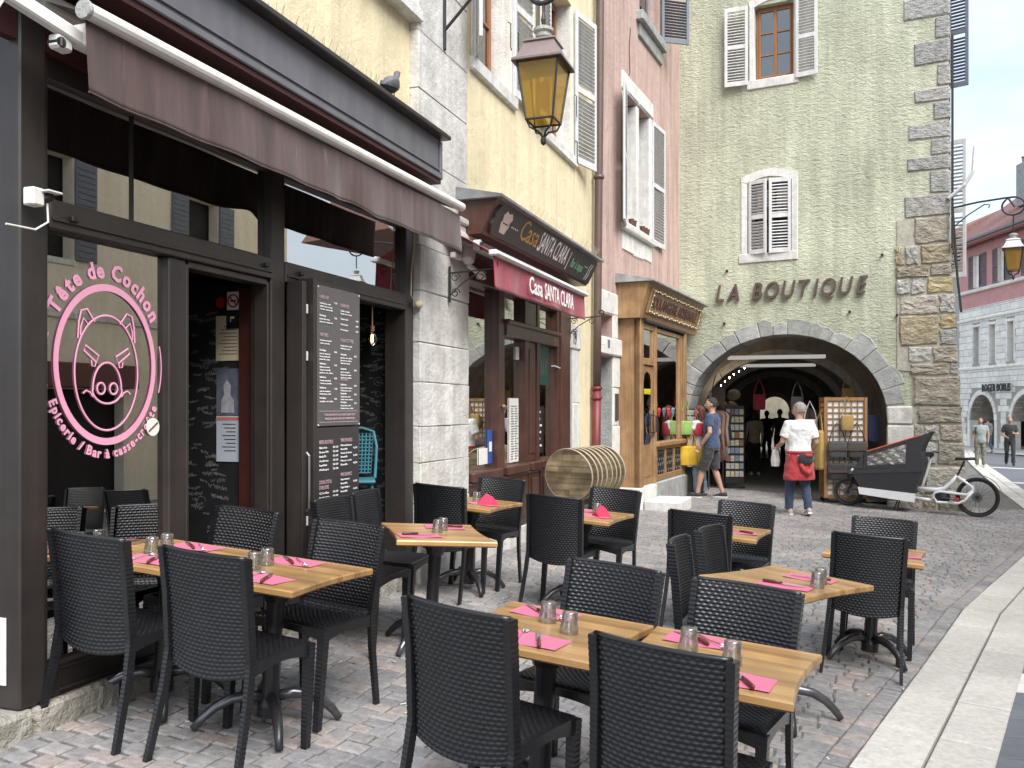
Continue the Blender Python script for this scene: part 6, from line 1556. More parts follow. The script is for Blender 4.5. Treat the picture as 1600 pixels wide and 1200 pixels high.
nap_me = napkin_mesh()
def fork_mesh():
    mb = MB(); mb.tube([(-.1, 0, .004), (-.02, 0, .005), (.035, 0, .009), (.055, 0, .006)], [.0055, .0035, .0035, .008], 6, flat=.4)
    mb.box(.05, .066, -.011, .011, .0035, .006, .001)
    for k in range(4): mb.tube([(.064, -.0095 + k*.0063, .005), (.085, -.0095 + k*.0063, .0065), (.1, -.0088 + k*.0059, .0105)], .0016, 5)
    return mb.mesh('fork', True)
fork_me = fork_mesh()
kb = MB(); kb.add([(-.01, -.009, .005), (.06, -.010, .005), (.095, -.003, .005), (.105, .007, .005), (-.01, .008, .005), (-.01, -.009, .007), (.06, -.010, .0065), (.095, -.003, .0062), (.105, .007, .006), (-.01, .008, .0085)],
                  [(0, 1, 2, 3, 4), (9, 8, 7, 6, 5), (0, 1, 6, 5), (1, 2, 7, 6), (2, 3, 8, 7), (3, 4, 9, 8), (4, 0, 5, 9)]); kblade = kb.mesh('blade')
kh = MB().tube([(-.105, 0, .007), (-.1, 0, .008), (-.05, 0, .009), (-.005, 0, .008)], [.004, .009, .0085, .0065], 8, flat=.7).mesh('knife_handle', True)
for me in (nap_me,): me.materials.append(MAT['napkin'])
fork_me.materials.append(MAT['steel']); kblade.materials.append(MAT['steel']); kh.materials.append(MAT['handle'])
def flute(r, z, n=32, a=.0): return [(r*(1 + (a if k % 2 else 0))*math.cos(2*math.pi*k/n), r*(1 + (a if k % 2 else 0))*math.sin(2*math.pi*k/n), z) for k in range(n)]
gl = MB(); gl.loft([flute(.0345, 0), flute(.0355, .002), flute(.0335, .03), flute(.030, .045), flute(.0295, .05, 32, .02), flute(.0285, .082, 32, .03), flute(.0265, .088), flute(.024, .09), flute(.023, .076), flute(.0265, .072), flute(.0275, .045), flute(.031, .03), flute(.033, .001)], cap=False)
n = 32; base = len(gl.v)
gl.f.append(tuple(7*n + k for k in range(n))); gl.f.append(tuple(8*n + k for k in range(n))[::-1])
gl.f.pop(); gl.f.pop()
gl.v += [(0, 0, .09), (0, 0, .076)]
for k in range(n): gl.f.append((7*n + k, 7*n + (k+1) % n, base))
for q in gl.f[:]:
    if len(q) == 4 and min(q) >= 7*n and max(q) < 9*n: gl.f.remove(q)
for k in range(n): gl.f.append((8*n + (k+1) % n, 8*n + k, base + 1))
glass_me = gl.mesh('tumbler', True); glass_me.materials.append(MAT['tumbler'])
import bmesh as _bm
b2 = _bm.new(); b2.from_mesh(glass_me)
b2.verts.ensure_lookup_table(); _bm.ops.recalc_face_normals(b2, faces=b2.faces); b2.to_mesh(glass_me); b2.free()
def table_place(key, u, v, rot, lift=.0012):
    t, x, y, yaw, hx, hy, lab = TT[key]
    return ground_matrix(x, y, yaw) @ T(u, v, TZ + lift) @ RZ(rot)
WHERE = {'t1a': 'the table against the shop window', 't1b': 'the table before the cafe doorway', 't5a': 'the foreground table, left half', 't5b': 'the nearest table, lower right', 't2': 'the table by the menu opening', 't3': 'the table by the stone pier',
         't4': 'the table before the round table tops', 't6': 'the askew right hand table', 't7': 'the table before the archway', 't8': 'the far right table'}
def side_word(v): return 'near side' if v < 0 else 'far side'
def napkin(key, u, v, rot, fold=False):
    o = link('paper_napkin', nap_me, None, None, table_place(key, u, v, rot)); tag(o, f'flat pink paper napkin on the {side_word(v)} of {WHERE[key]}', 'napkin', 'pink paper napkins'); return o
def knife(key, u, v, rot, z=.0045):
    k = thing('table_knife', f'wooden handled knife lying on the {side_word(v)} of {WHERE[key]}', 'knife', table_place(key, u, v, rot, z), 'table knives')
    link('blade', kblade, None, k); link('handle', kh, None, k)
def fork(key, u, v, rot, z=.0045):
    o = link('table_fork', fork_me, None, None, table_place(key, u, v, rot, z)); tag(o, f'steel fork lying on the {side_word(v)} of {WHERE[key]}', 'fork', 'table forks')
def glass(key, u, v, w=None):
    o = link('glass_tumbler', glass_me, None, None, table_place(key, u, v, RND.uniform(0, 3), .001) @ Matrix.Diagonal((1.0, 1.0, .88, 1))); tag(o, f'upturned glass tumbler on the {w or side_word(v)} of {WHERE[key]}', 'glass', 'upturned glass tumblers')
def crumpled(key, u, v, rot):
    c = thing('folded_napkin', f'crimson napkin folded to a peak on {WHERE[key]}', 'napkin', table_place(key, u, v, rot, .003), 'folded crimson napkins')
    mb = MB(); A = [(-.09, -.05, .0), (.03, -.07, .0), (.09, .0, .0), (.02, .06, .0), (-.06, .05, .004), (-.02, .0, .085), (.035, -.01, .06), (-.075, .0, .03)]
    mb.add(A, [(0, 1, 5), (1, 6, 5), (1, 2, 6), (2, 3, 6), (3, 5, 6), (3, 4, 5), (4, 7, 5), (4, 0, 7), (0, 5, 7)]); o = mb.build('paper', MAT['napkin_red'], c)
for key, S_ in {'t5a': ((-.10, .20, 0), (.02, -.20, 0)), 't5b': ((-.10, .20, 0), (.10, -.20, 0)), 't1a': ((-.02, .20, 0), (.05, -.19, 0)), 't1b': ((-.05, .20, 0), (.06, -.20, 0))}.items():
    for u, v, r in S_:
        napkin(key, u, v, r + RND.uniform(-.1, .1))
        sgn = 1 if v < 0 else -1
        if v < 0: fork(key, u - .045, v + .01, R(100) + RND.uniform(-.1, .1)); knife(key, u + .03, v - .0, R(118) + RND.uniform(-.1, .1))
        else: knife(key, u - .04, v, R(140) + RND.uniform(-.1, .1)); fork(key, u + .05, v - .02, R(-40) + RND.uniform(-.1, .1))
glass('t5a', -.04, .08, 'middle left'); glass('t5a', .09, -.02, 'middle right'); glass('t5b', -.11, .05, 'middle left'); glass('t5b', .06, -.03, 'middle right')
glass('t1a', -.08, .06); glass('t1a', -.06, -.06); glass('t1b', -.11, .06); glass('t1b', -.09, -.06)
napkin('t2', -.14, -.17, .1); knife('t2', -.14, -.165, .12); napkin('t2', .09, .19, -.1); knife('t2', .10, .19, R(175)); glass('t2', .0, -.02); glass('t2', .05, .07)
napkin('t3', .12, -.05, -.3); crumpled('t3', .15, -.03, .4); glass('t3', .0, .07); 
napkin('t4', .10, -.09, 0.); crumpled('t4', .14, -.02, 1.2); glass('t4', .05, .14); napkin('t4', -.1, .2, 0.)
napkin('t6', .04, .17, .25); knife('t6', .04, .165, R(200)); napkin('t6', .09, -.16, .3); knife('t6', .08, -.16, .33); glass('t6', .14, .09); glass('t6', .19, -.03)
napkin('t7', .13, -.06, .2); knife('t7', .13, -.06, R(170)); napkin('t7', -.14, .2, .2)
napkin('t8', .15, -.07, 0.1); knife('t8', .15, -.07, R(20)); napkin('t8', -.15, .16, 0.)
# ================================================================== people
MAT['skin'] = M_('skin', (.42, .25, .18), .55, .08, 12); MAT['skin2'] = M_('skin_tanned', (.33, .19, .13), .55, .08, 12)
def cloth(name, col, **k): return M_(name, col, .85, .14, 9, .35, 26, sheen=.2, **k)
def ering(c, rx, ry, n=16, tilt=(0, 0)): return [(c[0] + rx*math.cos(2*math.pi*k/n), c[1] + ry*math.sin(2*math.pi*k/n), c[2] + tilt[0]*rx*math.cos(2*math.pi*k/n) + tilt[1]*ry*math.sin(2*math.pi*k/n)) for k in range(n)]
def lerp3(a, b, t): return tuple(a[i] + (b[i]-a[i])*t for i in range(3))
FOLD = bpy.data.textures.new('cloth_folds', 'CLOUDS'); FOLD.noise_scale = .11; FOLD.noise_depth = 2
TUFT = bpy.data.textures.new('hair_tufts', 'CLOUDS'); TUFT.noise_scale = .022; TUFT.noise_depth = 1
def remeshed(mb, name, mat, parent, vox=.012, sm=3):
    o = mb.build(name, mat, parent, smooth=True)
    r = o.modifiers.new('skin', 'REMESH'); r.mode = 'VOXEL'; r.voxel_size = vox; r.use_smooth_shade = True
    s = o.modifiers.new('soft', 'SMOOTH'); s.factor = .5; s.iterations = sm
    if name != 'body':
        d = o.modifiers.new('relief', 'DISPLACE'); d.texture = TUFT if name == 'hair' else FOLD; d.texture_coords = 'LOCAL'; d.strength = .018 if name == 'hair' else .03; d.mid_level = .48
    return o
TORSO = [(.86, .155, .11, 0), (.93, .168, .118, 0), (1.02, .155, .108, .005), (1.10, .146, .10, .008), (1.22, .160, .112, .006), (1.33, .175, .118, 0), (1.40, .172, .10, -.008), (1.445, .12, .075, -.012), (1.475, .07, .06, -.012)]
DEF = dict(Lsh=(-.175, -.005, 1.405), Rsh=(.175, -.005, 1.405), Lel=(-.225, -.02, 1.12), Rel=(.225, -.02, 1.12), Lwr=(-.235, .06, .88), Rwr=(.235, .06, .88),
           Lhip=(-.09, 0, .90), Rhip=(.09, 0, .90), Lkn=(-.10, .015, .48), Rkn=(.10, .015, .48), Lan=(-.105, -.02, .08), Ran=(.105, -.02, .08), head=0., nod=0., lean=0.)
def person(label, x, y, yaw, H, top, bottom, shoe, hair, pose={}, sleeve=.55, hem=.86, leg=1.0, build=1.0, skin='skin', vox=.012, long_hair=False, hair_len=0, group=None, sole=None, bald=0.0):
    P = dict(DEF); P.update(pose); W = build
    root = thing('person', label, 'person', T(x, y, gz(x, y)) @ RZ(yaw) @ Matrix.Scale(H/1.76, 4), group)
    ln = P['lean']
    def tors(extra, z0=.8):
        rings = []
        for z, rx, ry, yo in TORSO:
            if z < z0: continue
            rings.append(ering((0, yo + ln*(z - .9), z), rx*W + extra, ry*W + extra))
        return rings
    b = MB(); b.loft(tors(-.004))
    hc = Vector((0, .012 + ln*.7, 1.625))
    b.tube([(0, -.012 + ln*.55, 1.43), (0, -.005 + ln*.62, 1.50), (0, .005 + ln*.68, 1.57)], [.062, .055, .056], 12)
    Rh = RZ(P['head']) @ RX(P['nod'])
    hr = []
    for k in range(11):
        t = -1 + 2*k/10; r = math.sqrt(max(.0, 1 - t*t)); jaw = 1 - .22*max(0, -t)
        ring_ = [(.076*r*jaw*math.cos(a), (.097*r*math.sin(a) + .008*t)*(1 if math.sin(a) > 0 else 1.0) + (.012 if t < 0 and math.sin(a) > .3 else 0)*r, .118*t) for a in [2*math.pi*j_/16 for j_ in range(16)]]
        if r < .05: ring_ = [(.012*math.cos(a), .012*math.sin(a), .118*t) for a in [2*math.pi*j_/16 for j_ in range(16)]]
        hr.append([tuple(hc + Rh @ Vector(p)) for p in ring_])
    b.loft(hr)
    hp = lambda *p: tuple(hc + Rh @ Vector(p))
    b.tube([hp(0, .088, .015), hp(0, .112, -.018), hp(0, .100, -.03)], [.010, .015, .012], 8)           # nose
    for sx in (-1, 1): b.loft([[hp(sx*(.074 + dx), -.008 + ry*math.cos(a), -.005 + rz*math.sin(a)) for a in [2*math.pi*q/10 for q in range(10)]] for dx, ry, rz in ((-.012, .018, .03), (.008, .02, .032), (.014, .012, .022))])   # ears
    b.tube([hp(-.022, .094, -.055), hp(0, .100, -.053), hp(.022, .094, -.055)], .007, 6)               # lips
    for s in 'LR':
        sx = -1 if s == 'L' else 1
        sh, el, wr = P[s + 'sh'], P[s + 'el'], P[s + 'wr']
        b.tube([(sx*.1, -.008, 1.405), sh, lerp3(sh, el, .35), el, lerp3(el, wr, .3), wr], [.055, .056*W, .049*W, .040, .041, .028], 10)
        d = Vector(wr) - Vector(el); d.normalize(); side = Vector((0, 1, 0)) if abs(d.y) < .7 else Vector((0, 0, 1)); side = (side - d*side.dot(d)).normalized(); nrm = d.cross(side)
        w0 = Vector(wr); b.loft([[tuple(w0 + d*t + side*(hw*math.cos(a)) + nrm*(.014*math.sin(a))) for a in [2*math.pi*q/10 for q in range(10)]] for t, hw in ((-.01, .026), (.03, .036), (.07, .041), (.09, .038))])
        for k in range(4):
            o0 = w0 + d*.085 + side*(-.029 + .0195*k); L_ = (.062, .075, .08, .068)[k]; cu_ = nrm*(.018*(1 if sx > 0 else -1))
            b.tube([o0, o0 + d*L_*.5, o0 + d*L_*.85 + cu_, o0 + d*L_ + cu_*1.7], [.0105, .010, .009, .007], 6)
        o0 = w0 + d*.03 + side*.034; b.tube([o0, o0 + d*.03 + side*.02, o0 + d*.062 + side*.024], [.012, .011, .008], 6)
        hp_, kn, an = P[s + 'hip'], P[s + 'kn'], P[s + 'an']
        b.tube([hp_, lerp3(hp_, kn, .3), kn, lerp3(kn, an, .28), lerp3(kn, an, .75), an], [.088*W, .079*W, .056, .058, .040, .038], 12)
    remeshed(b, 'body', MAT[skin], root, vox)
    for sx in (-1, 1): MB().lathe([(.001, -.008), (.0085, -.004), (.0085, .004), (.001, .008)], 8, M=T(*hp(sx*.030, .083, .018))).build('eye', MAT['black'], root)
    # clothes
    t = MB(); t.loft(tors(.02, max(hem, .8))); 
    if hem < .86: t.loft([ering((0, ln*(hem - .9), hem), .172*W + .02, .122*W + .024), ering((0, 0, .95), .172*W + .02, .122*W + .02)])
    for s in 'LR':
        sx = -1 if s == 'L' else 1; sh, el, wr = P[s + 'sh'], P[s + 'el'], P[s + 'wr']
        pts_ = [(sx*.09, -.008, 1.41), sh, lerp3(sh, el, .3), lerp3(sh, el, min(sleeve, 1.))]; rs = [.066, .074*W, .072*W, .068*W]
        if sleeve > 1: pts_ += [lerp3(el, wr, .4), lerp3(el, wr, .92)]; rs = [.066, .072, .064, .056, .052, .044]
        t.tube(pts_, rs, 12)
    remeshed(t, 'shirt', top, root, vox)
    p = MB(); p.loft([ering((0, ln*(z-.9), z), rx*W + .014, ry*W + .014) for z, rx, ry in ((.83, .150, .112), (.88, .158, .112), (.95, .158, .110), (1.0, .150, .106))])
    for s in 'LR':
        hp_, kn, an = P[s + 'hip'], P[s + 'kn'], P[s + 'an']
        if leg >= 1: p.tube([hp_, lerp3(hp_, kn, .4), kn, lerp3(kn, an, .4), lerp3(kn, an, .97)], [.103*W, .092*W, .074, .068, .066], 12)
        else: p.tube([hp_, lerp3(hp_, kn, .4), lerp3(hp_, kn, .98)], [.106*W, .104*W, .096], 12)
    remeshed(p, 'trousers' if leg >= 1 else 'shorts', bottom, root, vox)
    for s in 'LR':
        an = Vector(P[s + 'an']); yaw_f = (.12 if s == 'L' else -.12) + P.get(s + 'toe', 0)
        f = MB(); Rf = RZ(yaw_f) @ RX(P.get(s + 'pitch', 0))
        def fr_(yy, hw, z0, z1): return [tuple(an + Rf @ Vector((hw*math.cos(a), yy, -.08 + z0 + (z1 - z0)*(.5 + .5*math.sin(a))))) for a in [2*math.pi*q/12 for q in range(12)]]
        f.loft([fr_(-.075, .02, .01, .06), fr_(-.06, .034, .0, .10), fr_(.0, .038, .0, .11), fr_(.07, .042, .0, .075), fr_(.13, .044, .0, .055), fr_(.18, .034, .004, .042), fr_(.2, .015, .01, .03)])
        so_ = f.build('shoe', shoe, root, smooth=True)
        if sole: 
            g = MB(); g.loft([[tuple(an + Rf @ Vector((hw*c_, yy, -.081 + zz))) for hw, yy, c_ in ((.03, -.078, -1), (.03, -.078, 1), (.046, .02, 1), (.05, .12, 1), (.03, .198, 1), (.03, .198, -1), (.05, .12, -1), (.046, .02, -1))] for zz in (0, .028)]); g.build('sole', sole, so_)
    # hair
    if hair is not None:
        h = MB(); hr = []
        for k in range(9):
            t_ = -.25 + 1.27*k/8; t_ = min(t_, 1.); r = math.sqrt(max(0.003, 1 - t_*t_))
            hr.append([hp((.088*r)*math.cos(a), (.108*r*math.sin(a)) - .016 - (.05*max(0, .55 - t_) if math.sin(a) > .15 else 0)*1.2, .130*t_ + .004) for a in [2*math.pi*q/18 for q in range(18)]])
        h.loft(hr)
        if hair_len: h.loft([[hp(rx*math.cos(a), -.05 + ry*math.sin(a), z) for a in [2*math.pi*q/14 for q in range(14)]] for z, rx, ry in ((.06, .085, .07), (-.05, .10, .072), (-.05 - hair_len*.6, .11, .06), (-.05 - hair_len, .07, .04))])
        remeshed(h, 'hair', hair, root, .010, 1)
    return root
HAIR_D = M_('dark_hair', (.025, .018, .014), .6, .4, 60, .6, 120); HAIR_G = M_('grey_hair', (.27, .25, .23), .6, .3, 60, .6, 120); HAIR_B = M_('brown_hair', (.075, .045, .028), .6, .4, 50, .8, 90)
DENIM = cloth('denim', (.03, .05, .10)); PALE_DENIM = cloth('pale_denim', (.22, .30, .38)); SHOE_B = M_('black_canvas_shoe', (.02, .02, .021), .7); SOLE_W = M_('white_rubber_sole', (.62, .6, .57), .6); SHOE_T = M_('beige_trainer', (.34, .31, .26), .7, .15, 20)

wm = person('man in white polo with red jacket tied round his waist, seen from behind', 4.55, 14.2, .10, 1.80, cloth('white_polo', (.72, .72, .72)), DENIM, SHOE_T, HAIR_G,
    dict(head=.75, Lel=(-.26, .03, 1.13), Lwr=(-.24, .25, 1.05), Rel=(.27, -.02, 1.12), Rwr=(.24, .16, .96), Lan=(-.12, .1, .08), Lkn=(-.11, .09, .48), Ran=(.11, -.09, .1), Rkn=(.10, .0, .48), Rpitch=-.25), build=1.12, sleeve=.72, sole=SOLE_W, hem=.92, vox=.010)
RED = cloth('red_jacket', (.38, .035, .04))
jk = MB(); jk.loft([ering((0, 0, z), rx, ry, 24) for z, rx, ry in ((.55, .235, .185), (.62, .24, .19), (.8, .215, .165), (.93, .205, .152), (.985, .198, .145))]); jo = remeshed(jk, 'tied_jacket', RED, wm, .012)
MB().loft([ering((0, 0, z), rx, ry, 24) for z, rx, ry in ((.955, .212, .158), (.985, .214, .16), (1.0, .21, .156))]).build('jacket_knot_band', RED, jo, smooth=True)
kn_ = MB(); kn_.tube([(-.05, -.165, .82), (-.02, -.2, .72), (.05, -.205, .66), (.12, -.18, .72), (.14, -.16, .82)], [.03, .035, .04, .035, .028], 8); kn_.build('hanging_sleeve', RED, jo, smooth=True)
BAGM = cloth('waist_bag_cloth', (.03, .032, .04))
bgm = MB(); bgm.loft([[(x, -.17 - d*math.cos(math.pi*(k-3)/8), .885 + h*math.sin(2*math.pi*k/8)) for k in range(8)] for x, d, h in ((-.10, .01, .03), (-.07, .05, .075), (.03, .06, .085), (.12, .05, .075), (.16, .01, .03))])
wb_ = thing('waist_bag', 'black and red waist bag worn at the back by the man in white', 'bag', wm.matrix_world.copy()); bgm.build('pouch', BAGM, wb_, smooth=True); MB().box(.0, .11, -.245, -.21, .915, .965, .012).build('red_pocket', RED, wb_)
cb = thing('white_carrier_bag', 'white paper carrier bag in the left hand of the man in white', 'bag', wm.matrix_world @ T(-.26, .30, .74) @ RZ(.3) @ Matrix.Scale(.72, 4))
MB().loft([[(sx*w2, sy*d2, z) for sx, sy in ((-1, -1), (1, -1), (1, 1), (-1, 1))] for z, w2, d2 in ((0, .06, .05), (.12, .075, .06), (.3, .07, .03), (.37, .06, .012))]).build('bag_body', MAT['paper'], cb); MB().tube([(0, -.02, .36), (.02, 0, .42), (0, .02, .36)], .006, 6).build('handle', MAT['paper'], cb)

nm_ = person('tall man in navy T-shirt and dark shorts looking at the bakery', 3.68, 16.5, 1.05, 1.86, cloth('navy_tshirt', (.035, .055, .12)), cloth('charcoal_shorts', (.032, .031, .032)), SHOE_B, HAIR_D,
    dict(head=.35, Lel=(-.24, -.04, 1.14), Lwr=(-.20, .12, .93), Rel=(.25, -.05, 1.13), Rwr=(.24, .10, .92), Lan=(-.13, .22, .08), Lkn=(-.11, .14, .49), Ran=(.12, -.16, .08), Rkn=(.11, -.02, .49)), leg=.5, sole=SOLE_W, vox=.010, sleeve=.62)
MB().tube([tuple(Vector((-.20, .12, .93)) + Vector((.034*math.cos(a), .034*math.sin(a)*.8, .034*math.sin(a)*.5)) for a in [k*math.pi/6 for k in range(12)])], .008, 6, closed=True).build('watch', MAT['black'], nm_) if False else None
wo_ = person('brown haired woman in pale jeans half hidden behind the navy T-shirt man', 3.53, 16.85, .7, 1.70, cloth('white_top', (.6, .6, .6)), PALE_DENIM, SHOE_T, HAIR_B,
    dict(head=.3, Lel=(-.24, .06, 1.10), Lwr=(-.12, .2, 1.36), Rel=(.24, .06, 1.10), Rwr=(.08, .22, 1.36)), build=.9, hair_len=.28, sleeve=.4)
# people inside the passage
def inP(x, y): p = FG @ Vector((x, y, 0)); return p.x, p.y
DARK = cloth('black_clothes', (.012, .012, .013)); TOPB = cloth('beige_top', (.36, .29, .24))
person('person in black with white trainers standing by the garment rack in the passage', *inP(-1.02, 4.9), 1.2, 1.72, DARK, DARK, SOLE_W, HAIR_D, {}, vox=.016)
person('woman in pale backless top and black trousers further into the passage', *inP(-.6, 5.9), .1, 1.66, TOPB, DARK, SOLE_W, HAIR_D, {}, vox=.016, hair_len=.1, build=.88)
person('person in grey T-shirt near the bright end of the passage', *inP(.1, 12.0), .0, 1.74, cloth('grey_tshirt', (.14, .14, .15)), DARK, SHOE_B, HAIR_D, {}, vox=.02)
person('dark silhouetted shopper left of the grey T-shirt near the passage end', *inP(-.75, 12.6), .3, 1.76, DARK, DARK, SHOE_B, HAIR_D, {}, vox=.02)
person('dark silhouetted shopper right of the grey T-shirt near the passage end', *inP(.85, 11.2), -.3, 1.70, DARK, DARK, SHOE_B, HAIR_D, {}, vox=.02)
for k, (xx, yy, lab) in enumerate(((-.3, 14.2, 'shopper in the middle of the dark crowd at the passage end'), (.55, 14.8, 'taller shopper at the back of the crowd at the passage end'), (-1.1, 10.6, 'shopper beside the far clothes rail in the passage'), (1.15, 9.3, 'shopper by the right hand clothes rail in the passage'))):
    person(lab, *inP(xx, yy), .4*k, 1.68 + .05*(k % 3), [DARK, TOPB, cloth('plum_top', (.07, .02, .04)), cloth('blue_top', (.04, .06, .11))][k], DARK, SHOE_B, HAIR_D, {}, vox=.022)
# passers-by in the street at right
person('man in black shirt and black trousers walking in the street looking at his phone', 18.16, 32.68, math.pi - .45, 1.78, cloth('black_shirt', (.016, .016, .017)), cloth('black_trousers', (.015, .015, .016)), SHOE_B, HAIR_D,
    dict(Lel=(-.24, .05, 1.12), Lwr=(-.12, .27, 1.16), Rel=(.25, .0, 1.12), Rwr=(.12, .2, 1.02), Lan=(-.1, .18, .08), Lkn=(-.1, .12, .49), Ran=(.1, -.2, .1), Rkn=(.1, -.02, .48), nod=.25), skin='skin2', sleeve=.7)
person('man in grey shirt and blue jeans walking away under the arches', 24.0, 45.2, .15, 1.76, cloth('grey_shirt', (.17, .17, .17)), cloth('blue_jeans', (.03, .07, .14)), SHOE_T, HAIR_D,
    dict(Lan=(-.1, .2, .08), Lkn=(-.1, .14, .49), Ran=(.1, -.22, .12), Rkn=(.1, .0, .48), Rpitch=-.4), vox=.016, sleeve=1.2, build=1.1)
ca = person('man in pale grey-green T-shirt and camouflage trousers beside the boutique corner', 16.05, 30.7, math.pi - .5, 1.72, cloth('sage_tshirt', (.22, .25, .24)), M_('camouflage', (.17, .16, .12), .85, .6, 9, .3, 26), SHOE_T, HAIR_D,
    dict(Lel=(-.25, .0, 1.13), Rel=(.25, .0, 1.13)), skin='skin2', vox=.014, build=1.08)
MB().tube([(.13, .11, 1.42), (.15, .125, 1.3), (.15, .115, 1.15)], .016, 6).build('backpack_strap', MAT['black'], ca)
# ================================================================== cargo bike
fw = Vector((5.99, 15.98, 0)); rw = Vector((7.71, 14.86, 0)); fw.z = gz(fw.x, fw.y); rw.z = gz(rw.x, rw.y)
bx = (rw - fw); BL = bx.length; bx.normalize(); by = Vector((-bx.y, bx.x, 0)).normalized(); bz = bx.cross(by)
bike = thing('cargo_bike', 'white and black front loading cargo bike with clear rain hood beside the boutique corner', 'cargo bike', Matrix(((bx.x, by.x, bz.x, fw.x), (bx.y, by.y, bz.y, fw.y), (bx.z, by.z, bz.z, fw.z), (0, 0, 0, 1))))
WHT = M_('white_frame_paint', (.72, .73, .74), .3, .04, 8, coat=.4); RUB = M_('tyre_rubber', (.018, .018, .019), .7); BOXB = M_('black_box_board', (.022, .022, .025), .5, .1, 8); HOOD = M_('black_hood_fabric', (.03, .031, .036), .65, .15, 12, .3, 22); ORG = M_('orange_piping', (.5, .1, .03), .6)
def wheel(x, r, nm):
    w_ = bpy.data.objects.new(nm, None); COL.objects.link(w_); w_.parent = bike
    c = (x, 0, r)
    MB().tube([(x + (r - .024)*math.cos(a), 0, r + (r - .024)*math.sin(a)) for a in [2*math.pi*k/40 for k in range(40)]], .024, 8, closed=True).build('tyre', RUB, w_, smooth=True)
    MB().tube([(x + (r - .058)*math.cos(a), 0, r + (r - .058)*math.sin(a)) for a in [2*math.pi*k/40 for k in range(40)]], .012, 6, closed=True).build('rim', MAT['steel_black'], w_)
    sp = MB()
    for k in range(22): a = 2*math.pi*k/22; b = a + (.5 if k % 2 else -.5); sp.tube([(x + .03*math.cos(b), .03*(1 if k % 2 else -1), r + .03*math.sin(b)), (x + (r - .06)*math.cos(a), 0, r + (r - .06)*math.sin(a))], .0022, 4, cap=False)
    sp.build('spokes', MAT['worn_metal'], w_)
    MB().lathe([(.035, -.05), (.045, -.03), (.045, .03), (.035, .05)], 12, M=T(x, 0, r) @ RX(R(90))).build('hub', MAT['steel_black'], w_)
    MB().lathe([(.08, -.002), (.08, .002)], 20, M=T(x, -.045, r) @ RX(R(90))).build('brake_disc', MAT['worn_metal'], w_)
wheel(0, .252, 'front_wheel'); wheel(BL, .33, 'rear_wheel')
BWd = .29
side = [(.10, .60), (.30, .30), (1.12, .30), (1.26, .72), (.70, .68)]
bo_ = MB(); bo_.prism([(.12, .58), (.30, .31), (1.10, .31), (1.25, .72), (.12, .60)], -BWd, BWd, 'y'); bo_.build('cargo_box', BOXB, bike)
bm_ = MB(); bm_.prism([(.27, .30), (1.12, .235), (1.12, .31), (.27, .345)], -BWd + .04, BWd - .04, 'y'); bm_.prism([(.25, .255), (1.14, .185), (1.14, .335), (.22, .375)], -BWd - .014, -BWd + .02, 'y'); bm_.build('chassis', WHT, bike)
hd_ = bpy.data.objects.new('rain_hood', None); COL.objects.link(hd_); hd_.parent = bike
prof_h = [(.11, .60), (.27, .90), (.33, .98), (.44, 1.04), (1.16, 1.30), (1.33, 1.38), (1.2, 1.1), (1.26, .73)]
lower = [(.11, .595), (.16, .70), (1.255, .80), (1.26, .725), (.7, .67)]
hb = MB(); hb.prism([(.10, .59), (.135, .67), (1.262, .80), (1.262, .715)], -BWd - .008, BWd + .008, 'y'); hb.build('hood_skirt', HOOD, hd_)
rearp = [(.98, .77), (.98, 1.235), (1.16, 1.30), (1.34, 1.385), (1.24, 1.18), (1.2, 1.05), (1.262, .79)]
hb = MB(); hb.prism(rearp, -BWd, BWd, 'y'); hb.build('hood_back', HOOD, hd_)
for y in (-BWd, BWd):
    fr_ = MB(); e = .012 if y > 0 else -.012
    fr_.prism([(.30, .70), (.30, .95), (.36, 1.0), (.36, .70)], min(y, y - e), max(y, y - e), 'y'); fr_.prism([(.36, .93), (.36, 1.0), (.98, 1.235), (.98, 1.17)], min(y, y - e), max(y, y - e), 'y'); fr_.prism([(.36, .70), (.36, .76), (.98, .83), (.98, .77)], min(y, y - e), max(y, y - e), 'y'); fr_.build('hood_side', HOOD, hd_)
    def cl_(u, v, y=y): 
        xx = .36 + .62*u; z0 = .76 + .07*u; z1 = .93 + .24*u
        return (xx, y*(1 + .02*math.sin(u*23 + v*9) + .02*math.sin(u*11 - v*17) + .01*math.sin(u*41 + v*31)), z0 + (z1 - z0)*v)
    MB().grid(cl_, 36, 26).build('clear_window', pane('crinkled_clear_film', .34, (.7, .72, .74), .08, .0), hd_, smooth=True, fixn=False)
    MB().prism([(.14, .68), (.29, .96), (.30, .70)], min(y, y - e), max(y, y - e), 'y').build('front_gusset', HOOD, hd_)
    MB().tube([(.36, y, 1.005), (.98, y, 1.24), (1.18, y, 1.315)], .012, 6).build('orange_piping', ORG, hd_)
MB().add([(.30, -BWd, .96), (.98, -BWd, 1.235), (.98, BWd, 1.235), (.30, BWd, .96), (.14, -BWd, .68), (.14, BWd, .68)], [(0, 1, 2, 3), (4, 0, 3, 5)]).build('hood_roof', HOOD, hd_, fixn=False)
ft = MB(); ft.tube([(.98, -BWd - .006, .76), (.98, -BWd - .006, 1.235)], .008, 6); ft.tube([(.32, -BWd - .006, .69), (.32, -BWd - .006, .97)], .006, 6); ft.build('hood_zip', MAT['worn_metal'], hd_)
f_ = MB(); f_.tube([(1.1, 0, .40), (1.42, 0, .40), (1.55, 0, .43), (1.66, 0, .55), (1.74, 0, .66)], [.04, .038, .038, .036, .034], 10); f_.tube([(1.12, 0, .235), (1.4, 0, .215)], .03, 8)
